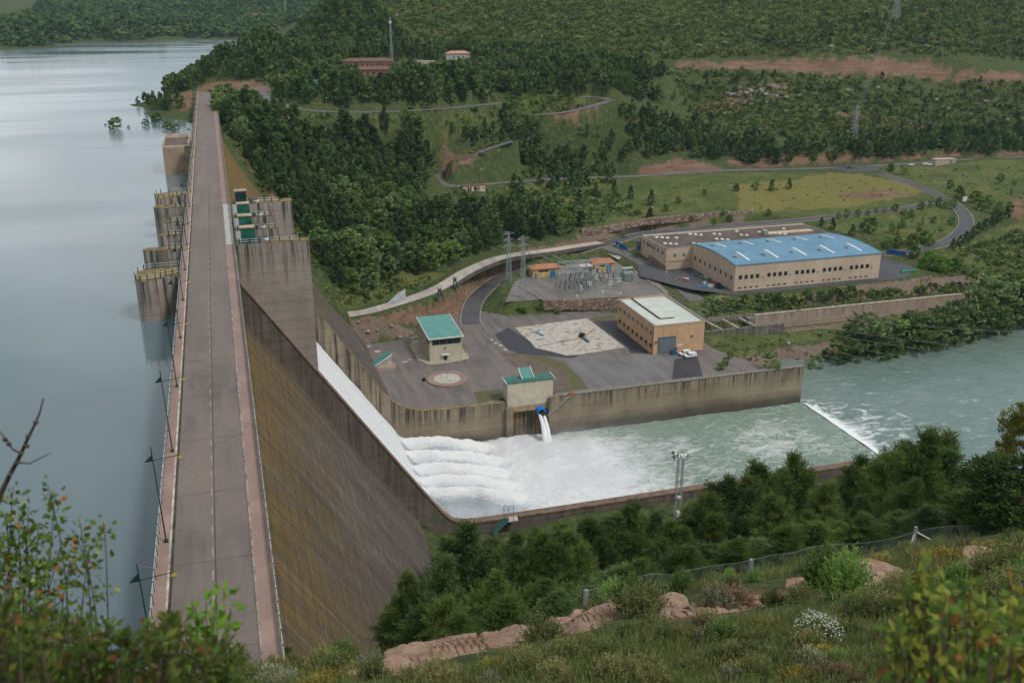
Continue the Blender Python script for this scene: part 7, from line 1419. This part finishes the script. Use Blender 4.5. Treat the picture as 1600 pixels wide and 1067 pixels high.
for i in range(len(fp) - 1):
    a, c_ = np.array(fp[i]), np.array(fp[i + 1]); d = np.linalg.norm(c_ - a); n_ = int(d / 2.2)
    pts = []
    for k in range(n_ + 1): u = k / n_; p = a + (c_ - a) * u; pts.append((p[0], p[1], max(g1(p[0], p[1]) + .05, p[2] - .5 * math.sin(math.pi * u))))
    for k in range(n_):
        p, q = np.array(pts[k]), np.array(pts[k + 1]); b.tube(p + (0, 0, 1.25), q + (0, 0, 1.25), .012, n=3); b.tube(p + (0, 0, .1), q + (0, 0, .1), .01, n=3)
        m_ = 7
        for j in range(m_):
            u0, u1 = j / m_, (j + 3) / m_
            for s in (0, 1):
                a0 = p + (q - p) * u0 + (0, 0, 1.25 if s else .1); a1 = p + (q - p) * min(u1, 1.2) + (0, 0, .1 if s else 1.25); b.tube(a0, a1, .007, n=3, cap=False)
b.build('mesh', plain('wire_grey', (.20, .21, .21), .5, .2), t)
# low plants: heath tufts, thyme, broom
def tuft(name, H, R, ns, per, L, W, mat, seed, up=.8, ball=False):
    rs = np.random.RandomState(seed); a = rs.rand(ns) * 6.28; r = R * np.sqrt(rs.rand(ns)) ; h = H * np.clip(1 - (r / R) ** 2 * .75, .2, 1) * (.65 + .45 * rs.rand(ns))
    lean = .35 + .5 * rs.rand(ns); t_ = np.tile(np.linspace(.12, 1.0, per), ns); A, Rr, Hh, Ln = (np.repeat(q, per) for q in (a, r, h, lean))
    rad_ = Rr * (.45 + .75 * t_ * Ln); pos = np.stack([rad_ * np.cos(A), rad_ * np.sin(A), Hh * t_], 1) + rs.randn(ns * per, 3) * .02 * H
    d = np.stack([np.cos(A) * .5, np.sin(A) * .5, np.full(ns * per, up)], 1) + rs.randn(ns * per, 3) * (.8 if ball else .45)
    V = quads_at(pos, d, rs.randn(ns * per, 3), L * (.6 + .8 * rs.rand(ns * per)), W * (.6 + .8 * rs.rand(ns * per)))
    T = np.clip(.15 + .55 * t_ + .3 * rs.rand(ns * per) + .2 * np.repeat(rs.rand(ns) - .5, per), 0, 1); return V, np.arange(len(V)).reshape(-1, 4), T
def shrub0(name, mat, *a, **k): V, Q, T = tuft(name, *a, mat, **k) if False else tuft(name, a[0], a[1], a[2], a[3], a[4], a[5], mat, a[6], **k); return mesh_np(name, V, Q, mat, {'tint': T})
mbroom = foliage('broom_green', (.035, .07, .018), (.11, .19, .05), .3, (.12, .17, .05), .3); mgrey = foliage('grey_heath', (.075, .085, .06), (.20, .215, .15), .25, (.2, .19, .13), .3); mbrown = foliage('dry_heath', (.055, .04, .03), (.16, .12, .085), .2, (.14, .1, .06), .4); mmoss = foliage('ochre_moss', (.07, .06, .015), (.20, .17, .04), .2, (.16, .14, .04), .4)
SH = [shrub0('heath_bush', mheath, .8, .62, 150, 12, .045, .012, 301), shrub0('heath_bush', mbroom, .95, .55, 150, 13, .05, .011, 302), shrub0('heath_bush', mgrey, .6, .55, 130, 11, .04, .012, 303), shrub0('heath_bush', mbrown, .6, .6, 130, 11, .045, .010, 304), shrub0('heath_bush', mmoss, .45, .75, 150, 9, .045, .014, 305, ball=True), shrub0('heath_bush', mheath, .9, .8, 190, 12, .05, .013, 306, ball=True)]
SL = ['olive green heath bush on the near slope', 'fresh green broom tuft on the near slope', 'grey green thyme cushion on the near slope', 'brown dry heath bush on the near slope', 'ochre mossy cushion on the near slope', 'rounded olive bush on the near slope']
def on_slope(px, py):
    try: return hit(px, py)
    except Exception: return None
fixed = ((1290, 925, 1, 2.0, 'tallest feathery broom bush in the middle of the near slope'), (1320, 930, 1, 1.7, None), (955, 950, 1, 1.9, 'bright green broom bush growing at the first fence post'), (935, 965, 0, 1.5, None), (985, 955, 1, 1.5, None), (1005, 965, 5, 1.3, None), (540, 1040, 1, 1.25, 'bright yellow green tuft right of the dam road end'), (520, 1045, 1, 1.0, None), (470, 1040, 5, 1.1, None), (430, 1045, 0, 1.15, None), (580, 1055, 2, .9, None),
         (1540, 870, 4, 1.4, None), (1560, 868, 4, 1.4, None), (1465, 884, 4, 1.4, None), (1495, 876, 4, 1.3, None), (1480, 880, 4, 1.4, 'ochre moss cushion below the braced fence post'), (1450, 878, 4, 1.3, None), (1510, 862, 3, 1.3, None), (1590, 900, 5, 1.2, None), (1570, 905, 5, 1.2, None), (1380, 880, 4, 1.3, None), (1120, 955, 2, 1.4, None), (1150, 950, 3, 1.3, 'pale dry bush beside the bare orange path'), (1065, 925, 1, 1.4, None), (1180, 910, 1, 1.2, None), (590, 1025, 5, .8, None), (700, 1015, 3, .8, None), (850, 1000, 5, .9, None), (1330, 905, 4, 1.2, None))
for px, py, k, s, lab in fixed:
    q = hit(px, py); place(SH[k], USED, q[0], q[1], rnd.random() * 6, s, lab or SL[k], 'bush', 'low bushes on the near slope', z=q[2], dz=-.04)
LEDGES = [[(600,1046),(650,1008),(720,986),(800,966),(860,962),(880,984),(800,1006),(720,1024),(640,1047)], [(868,984),(905,962),(955,934),(985,945),(955,972),(905,990)], [(1020,957),(1120,940),(1215,930),(1205,943),(1090,966),(1030,971)],
          [(1250,908),(1330,888),(1395,897),(1420,908),(1360,926),(1290,931),(1240,922)], [(1490,882),(1560,866),(1600,861),(1640,860),(1640,880),(1530,893)]]
n_ = 0; tries = 0
while n_ < 215 and tries < 2000:
    tries += 1; px, py = rnd.uniform(400, 1760), 845 + 235 * rnd.random() ** .8
    q = hit(px, py, 110)
    if math.hypot(q[0], q[1]) > 95 or math.hypot(q[0], q[1]) < 6: continue
    i_ = inpoly([px], [py], [(600,1045),(720,988),(860,965),(985,945),(1130,930),(1330,893),(1420,900),(1250,930),(1080,960),(900,985),(720,1015)])[0]
    if i_ and rnd.random() < .85 or any(inpoly([px], [py - d_], q_)[0] for q_ in LEDGES for d_ in (0, 8, 18)): continue
    k = rnd.choice((0, 0, 1, 2, 3, 4, 5, 5)); D = math.hypot(q[0], q[1]); place(SH[k], USED, q[0], q[1], rnd.random() * 6, rnd.uniform(.6, 1.1) * min(1.35, max(.55, D / 24)), SL[k], 'bush', 'low bushes on the near slope', z=q[2], dz=-.05); n_ += 1
# a pale flowering cushion
q = hit(1275, 1015); t = thing('flowering_bush', 'round bush covered with tiny white flowers at the bottom of the slope', 'bush', q); V, Q, T = tuft('x', .62, .36, 150, 10, .03, .009, None, 320); o = mesh_np('stems', V + np.array([0, 0, -.03]), Q, mgrey, {'tint': T}, t); rs = np.random.RandomState(5); nfl = 420; az = rs.rand(nfl) * 6.28; rr_ = .42 * np.sqrt(rs.rand(nfl)); C = np.stack([rr_ * np.cos(az), rr_ * np.sin(az), .52 - rr_ ** 2 * 1.2 + rs.randn(nfl) * .05], 1); V = quads_at(C, rs.randn(nfl, 3), rs.randn(nfl, 3), np.full(nfl, .009), np.full(nfl, .009)); fo = mesh_np('flowers', V, np.arange(len(V)).reshape(-1, 4), plain('petal', (.62, .66, .58), .8, .1), None, t); fo['kind'] = 'stuff'
# grass and stalks over the slope
GRS = []; rs = NP
for _ in range(17500):
    px, py = rs.uniform(330, 1860), 838 + 250 * rs.rand() ** .75; GRS.append((px, py))
GRS = np.array(GRS); D0 = ray(0, 0) * 0
dirs = FWD[None, :] + Rv[None, :] * ((GRS[:, 0] - 800) / FPX)[:, None] + DWN[None, :] * ((GRS[:, 1] - 533.5) / FPX)[:, None]; dirs /= (dirs @ Fv)[:, None]
best = np.full(len(GRS), 200.0); tt_ = np.geomspace(4, 100, 260); done = np.zeros(len(GRS), bool)
for a in tt_:
    p = CP + dirs * a; g = gz(p[:, 0], p[:, 1]); k = (~done) & (p[:, 2] < g); best[k] = a; done |= k
keep = done & (best < 92); P0 = (CP + dirs * best[:, None])[keep]; pxk, pyk = GRS[keep, 0], GRS[keep, 1]
LL_ = ['broad tan rock ledge at the bottom of the photo, left of the first fence post', 'small tan rock ledge beside the first fence post', 'flat tan ledge in the middle of the near slope', 'wide tan rock ledge behind the tall broom bush', 'flat dark tan ledge at the right edge of the near slope']
bare = inpoly(pxk + rs.randn(len(pxk)) * 7, pyk + rs.randn(len(pxk)) * 5, [(580,1066),(690,985),(860,955),(985,932),(1130,922),(1330,883),(1440,900),(1270,945),(1080,980),(900,1012),(720,1046)]) | inpoly(pxk, pyk, [(1490,888),(1600,858),(1600,880),(1520,900)])
for q_ in LEDGES: bare |= inpoly(pxk, pyk - 5, q_) | inpoly(pxk, pyk, q_)
dens = vnoise(P0[:, 0] / 2.5, P0[:, 1] / 2.5, 61) + .5; keep2 = (~bare | (rs.rand(len(bare)) < .08)) & (rs.rand(len(bare)) < .15 + .95 * dens); P0 = P0[keep2]
nb = 13; Dd = np.linalg.norm(P0[:, :2], axis=1); sc_ = np.clip(Dd / 26, .42, 1.8); C = np.repeat(P0, nb, 0); S = np.repeat(sc_, nb); N_ = len(C)
C[:, :2] += rs.randn(N_, 2) * (.10 * S)[:, None]; C[:, 2] = gz(C[:, 0], C[:, 1]); hgt_ = (.07 + .14 * rs.rand(N_)) * S * np.repeat(.55 + .9 * rs.rand(len(P0)), nb)
dv = np.stack([rs.randn(N_) * .38, rs.randn(N_) * .38, np.ones(N_)], 1); side = rs.randn(N_, 3); C[:, 2] += hgt_ * .9
V = quads_at(C, dv, side, hgt_, .010 * S * (.6 + .8 * rs.rand(N_))); stuff(mesh_np('grass', V, np.arange(len(V)).reshape(-1, 4), mgrass, {'tint': np.clip(.1 + .9 * rs.rand(N_), 0, 1), 'hue': np.repeat(np.clip(.5 + 1.1 * vnoise(P0[:, 0] / 2.2, P0[:, 1] / 2.2, 62) + .25 * rs.randn(len(P0)), 0, .999), nb)}), 'short mixed grass and dry stalks on the near slope', 'grass')
# stones on the bare strip
rb = []
mos = new_mat('orange_stone'); n = N(mos); co = n.pos('world'); f = n.noise(co, 1.6, 7, .75); n.color(n.ramp(f, [(.3, (.19, .115, .075)), (.5, (.36, .235, .165)), (.7, (.46, .335, .25))])); n.rough(.95); n.bump(f, .9, .25)
for k in range(2):
    bm = bmesh.new(); bmesh.ops.create_icosphere(bm, subdivisions=4, radius=1); vv = np.array([v.co[:] for v in bm.verts]); dd = (vnoise(vv[:, 0] * 1.7 + 9, vv[:, 1] * 1.7 + vv[:, 2] * 1.3, 71 + k) * .7 + vnoise(vv[:, 0] * 5 + 9, vv[:, 1] * 5 + vv[:, 2] * 4, 73 + k) * .25)
    for v, f_ in zip(bm.verts, dd): v.co = v.co * (1 + f_)
    for f_ in bm.faces: f_.smooth = True
    me = bpy.data.meshes.new('ridge_boulder'); bm.to_mesh(me); bm.free(); me.materials.append(mos); o = bpy.data.objects.new('ridge_boulder', me); col.objects.link(o); rb.append(o)
for i, (px, py, s) in enumerate(((640,1034,.6),(930,944,.8),(905,968,.7),(880,975,.6),(1300,905,.9),(1340,902,1.0),(1270,914,.8),(1385,900,.8),(1060,952,.7),(1040,958,.6),(590,1058,.6),(1550,874,.9),(1590,870,.8))):
    q = hit(px, py); o = place(rb[i % 2], USED, q[0], q[1], rnd.random() * 6, (s * 1.2, s * .9, s * .16), 'weathered orange boulder in the bare strip along the ridge', 'rock', 'orange boulders on the ridge', z=q[2], dz=-.05)
for poly, lab in zip(LEDGES, LL_):
    x0, x1 = min(p[0] for p in poly), max(p[0] for p in poly); y0, y1 = min(p[1] for p in poly), max(p[1] for p in poly); gx_, gy_ = np.meshgrid(np.arange(x0 - 8, x1 + 9, 4.0), np.arange(y0 - 6, y1 + 7, 2.0)); nx_, ny_ = gx_.shape[1], gx_.shape[0]
    pts = np.array([hit(a, b_, 110) for a, b_ in zip(gx_.ravel(), gy_.ravel())]); sd, _ = segdist(gx_.ravel(), gy_.ravel() * 1.0, poly, True); ins = inpoly(gx_.ravel(), gy_.ravel(), poly); u = np.where(ins, sd, -sd) + vnoise(pts[:, 0] / .9, pts[:, 1] / .9, 81) * 8
    dd = np.hypot(pts[:, 0], pts[:, 1]); sc2 = np.clip(dd / 40, .4, 1.6); lift = (np.clip(u / 9, -1, 0) * .25 + smooth(u / 13) * .55) * sc2 + (u > 0) * (np.floor((vnoise(pts[:, 0] / 2.2, pts[:, 1] / 2.2, 82) + .5) * 4) / 4 * .16 + vnoise(pts[:, 0] / .6, pts[:, 1] / .6, 83) * .10) * sc2 * np.clip(u / 6, 0, 1)
    V = pts + np.array([0, 0, 1.0]) * lift[:, None]; Q = quad_grid(nx_, ny_); Q = Q[(u[Q] > -6).any(1)]; used_ = np.unique(Q); mp_ = -np.ones(len(V), int); mp_[used_] = np.arange(len(used_)); tag(mesh_np('rock_ledge', V[used_], mp_[Q][:, ::-1], mos, smooth=True), lab, 'rock')
# ---- leafy bushes right under the camera
def leaf_quads(C, D, L, W, rs):
    """two-part folded leaves"""
    D = D / np.linalg.norm(D, axis=1, keepdims=True); n = rs.randn(len(C), 3); s = np.cross(D, n); s /= np.linalg.norm(s, axis=1, keepdims=True); up = np.cross(s, D); L = L[:, None]; W = W[:, None]
    m0, m1, tip = C, C + D * L * .5 + up * L * .03, C + D * L
    V = np.stack([C, C + D * L * .42 + s * W + up * W * .35, tip, C + D * L * .42 - s * W + up * W * .35, m1 - up * W * .12], 1).reshape(-1, 3); b = np.arange(len(C)) * 5
    return V, np.concatenate([np.stack([b, b + 4, b + 2, b + 1], 1), np.stack([b, b + 3, b + 2, b + 4], 1)])
def sprig_bush(name, label, cat, sprigs, mats, L, W, seed, per=26, stem=.006, spread=.04, upb=.8):
    """sprigs: (root, tip) pairs; leaves stand round each stem"""
    rs = np.random.RandomState(seed); r0 = sprigs[0][0]; t = thing(name, label, cat, r0); b = MB(); CC, DD, KK = [], [], []
    for i, (a, e) in enumerate(sprigs):
        a, e = np.array(a), np.array(e); mid = (a + e) / 2 + rs.randn(3) * .06 * np.linalg.norm(e - a); pts = [a * (1 - u) ** 2 + 2 * mid * u * (1 - u) + e * u * u for u in np.linspace(0, 1, 7)]; b.path([tuple(p) for p in pts], [stem * (1.2 - .15 * k) for k in range(7)], 5)
        u = .30 + .70 * rs.rand(per); u[: per // 4] = .9 + .1 * rs.rand(per // 4); C = a * ((1 - u) ** 2)[:, None] + 2 * mid * (u * (1 - u))[:, None] + e * (u * u)[:, None]; ax = (e - a) / np.linalg.norm(e - a)
        g = rs.randn(per, 3); CC.append(C + g * spread * .2); DD.append(g * .9 + ax * upb); KK.append(np.full(per, i))
    b.build('stems', plain('twig_bark', (.085, .06, .045), .9, .2, 6), t); C, D, K = np.concatenate(CC), np.concatenate(DD), np.concatenate(KK)
    sel = rs.rand(len(C)); lim = np.cumsum([m[1] for m in mats]); idx = np.searchsorted(lim / lim[-1], sel)
    V, Q = leaf_quads(C, D, L * (.6 + .7 * rs.rand(len(C))), W * (.7 + .6 * rs.rand(len(C))), rs); tint = np.clip(.25 + .6 * rs.rand(len(C)), 0, 1)
    mesh_np('leaves', V - np.array(r0), Q, [m[0] for m in mats], {'tint': np.r_[tint, tint], 'material_index': np.r_[idx, idx]}, t); return t
mlg = foliage('bush_green', (.028, .050, .014), (.10, .14, .035), .35, (.12, .14, .03), .3, 2.1); mly = foliage('bush_yellow', (.10, .10, .02), (.26, .25, .06), .4, (.26, .22, .06), .3, 1.9); mlr = foliage('bush_red', (.14, .04, .025), (.34, .12, .06), .4, (.36, .2, .06), .3); mlo = foliage('bush_olive', (.045, .055, .016), (.12, .135, .04), .35, (.14, .15, .04), .3, 1.9); mlb = foliage('bush_bright', (.05, .11, .015), (.16, .29, .035), .45, (.22, .3, .03), .3)
R5 = np.random.RandomState(77)
def sprigset(tips, base, jit=.25):
    out = []
    for (px, py, fw) in tips:
        e = np.array(PF(px, py, fw)); bx = px + R5.uniform(-60, 60) * jit * 2; r = np.array(PF(bx + (base - bx) * .25, 1240 + R5.uniform(0, 60), fw * R5.uniform(.86, 1.0))); r[2] = max(r[2], g1(r[0], r[1]) - .02) if False else r[2]; out.append((tuple(r), tuple(e)))
    return out
edge = lambda x: np.interp(x, [-80, 0, 60, 120, 200, 270, 330, 380, 420], [915, 925, 938, 962, 975, 950, 985, 1005, 1050])
tips = [(x, edge(x) + 4 + R5.rand() ** 1.4 * 170, R5.uniform(1.9, 3.1)) for x in R5.uniform(-60, 385, 290)]
sprig_bush('leafy_bush', 'dense out of focus bush of olive and reddish leaves filling the bottom left corner', 'bush', sprigset(tips, 160), [(mlo, .40), (mlg, .46), (mly, .05), (mlr, .04), (mbrown, .05)], .034, .0068, 401, 40, .004, .03)
tips = [(20, 760, 3.3), (75, 757, 3.3), (45, 790, 3.2), (85, 775, 3.35), (10, 800, 3.3), (60, 815, 3.2), (120, 835, 3.3), (163, 818, 3.3), (140, 850, 3.2), (95, 850, 3.3), (30, 850, 3.2), (70, 870, 3.1), (0, 830, 3.2), (-20, 790, 3.2), (110, 870, 3.1), (50, 890, 3.0), (15, 880, 3.1), (85, 905, 3.0), (-15, 870, 3.1), (40, 835, 3.2), (5, 900, 3.0), (125, 815, 3.35), (30, 800, 3.3), (20, 830, 3.2), (55, 870, 3.1), (-10, 850, 3.1)]
sprig_bush('leafy_bush', 'green leafy shrub rising highest at the left edge over the lake', 'bush', sprigset(tips, 30), [(foliage('shrub_dark', (.028, .048, .014), (.10, .135, .036), .35, (.12, .14, .03), .3, 1.5), .88), (mly, .06), (mlr, .06)], .030, .0100, 402, 74, .005, .08, .4)
tips = [(322, 935, 2.5), (350, 918, 2.55), (340, 940, 2.5), (305, 945, 2.45), (360, 950, 2.5), (335, 965, 2.4), (315, 970, 2.4), (290, 975, 2.4)]
sprig_bush('leafy_sprig', 'bright green sprig standing in front of the near end of the dam road', 'sprig', sprigset(tips, 330), [(mlb, .9), (mly, .1)], .046, .010, 403, 22, .004, .03, 1.0)
edge2 = lambda x: np.interp(x, [1385, 1410, 1440, 1480, 1530, 1570, 1610], [985, 930, 880, 900, 920, 940, 960])
tips = [(x, edge2(x) + R5.rand() ** 1.3 * 170, R5.uniform(1.7, 2.3)) for x in R5.uniform(1390, 1625, 74)] + [(1440, 878, 2.0), (1450, 890, 2.0), (1575, 900, 2.1), (1590, 915, 2.1), (1500, 905, 2.0)]
sprig_bush('leafy_bush', 'blurred yellow green bush in the bottom right corner', 'bush', sprigset(tips, 1510), [(mlg, .42), (mly, .42), (mlo, .10), (mlr, .06)], .034, .0115, 404, 24, .005, .04, .5)
t = thing('bare_twig', 'bare knobbly twig sticking up at the left edge over the lake', 'twig', PF(-8, 800, 3.2)); b = MB(); pth = [(-30, 860), (2, 770), (15, 742), (26, 722), (33, 708), (42, 688), (52, 668), (62, 645), (68, 622)]
b.path([PF(x, y, 3.2) for x, y in pth], [.013, .010, .0088, .0082, .0072, .006, .0048, .0036, .0025], 6)
for a, bb, r in (((26, 722), ((45, 724), (60, 717), (80, 707)), .0036), ((33, 708), ((20, 702), (8, 684), (-6, 668)), .0042)):
    pts = [PF(*a, 3.2)] + [PF(x, y, 3.2) for x, y in bb]; b.path(pts, [r, r * .8, r * .6, r * .35], 5)
for x, y in ((42, 697), (44, 682), (26, 724), (33, 709), (8, 687), (14, 694), (15, 742), (56, 660)): p = PF(x, y, 3.19); b.lathe((p[0], p[1], p[2] - .008), [(.003, 0), (.0095, .006), (.0085, .013), (.002, .018)], 6)
b.build('twig', plain('twig_bark', (.085, .06, .045)), t)
# ================================================================ the air
HZ = MB(); HZ.box(-2700, 2700, -110, 6200, -112, 330)
mh = bpy.data.materials.new('haze'); mh.use_nodes = True; ht = mh.node_tree; ht.nodes.remove(ht.nodes['Principled BSDF']); pv_ = ht.nodes.new('ShaderNodeVolumePrincipled'); pv_.inputs['Color'].default_value = (.58, .77, 1.0, 1); pv_.inputs['Density'].default_value = .000034; ht.links.new(pv_.outputs[0], ht.nodes['Material Output'].inputs['Volume'])
stuff(HZ.build('haze', mh))
# spray drifting over the basin
sb = MB(); sb.box(74, 150, YN + 3, YF - .4, ZB - .5, ZB + 9); msp = bpy.data.materials.new('spray'); msp.use_nodes = True; n = msp.node_tree; n.nodes.remove(n.nodes['Principled BSDF'])
class NV(N):
    def __init__(s, m): s.m = m; s.t = m.node_tree
v = NV(msp); co = v.pos('world'); X_, Y_, Z_ = v.sep(co)
lo = v.ramp(v.math('DIVIDE', v.math('SUBTRACT', X_, 74), 76), [(0, 0.0), (.22, 1.0), (.5, .8), (1, 0.0)]); hi = v.ramp(v.math('DIVIDE', v.math('SUBTRACT', Z_, ZB), 9), [(0, 1.0), (.45, .45), (1, 0.0)]); sd = v.ramp(v.math('DIVIDE', v.math('SUBTRACT', Y_, YN), YF - YN), [(0, 0.0), (.3, .6), (.6, 1.0), (.9, .8), (1, 0.0)])
nz = v.ramp(v.noise(co, .11, 4, .6), [(.38, 0.0), (.68, 1.0)])
den = v.math('MULTIPLY', v.math('MULTIPLY', v.math('MULTIPLY', lo, hi), v.math('MULTIPLY', sd, nz)), .10)
pq = v.new('ShaderNodeVolumePrincipled'); pq.inputs['Color'].default_value = (.93, .95, .97, 1); v.link(den, pq.inputs['Density']); v.link(pq.outputs[0], msp.node_tree.nodes['Material Output'].inputs['Volume'])
stuff(sb.build('spray', msp), 'white spray drifting over the foaming basin', 'spray')
scn.cycles.volume_step_rate = 2.0; scn.cycles.volume_max_steps = 64
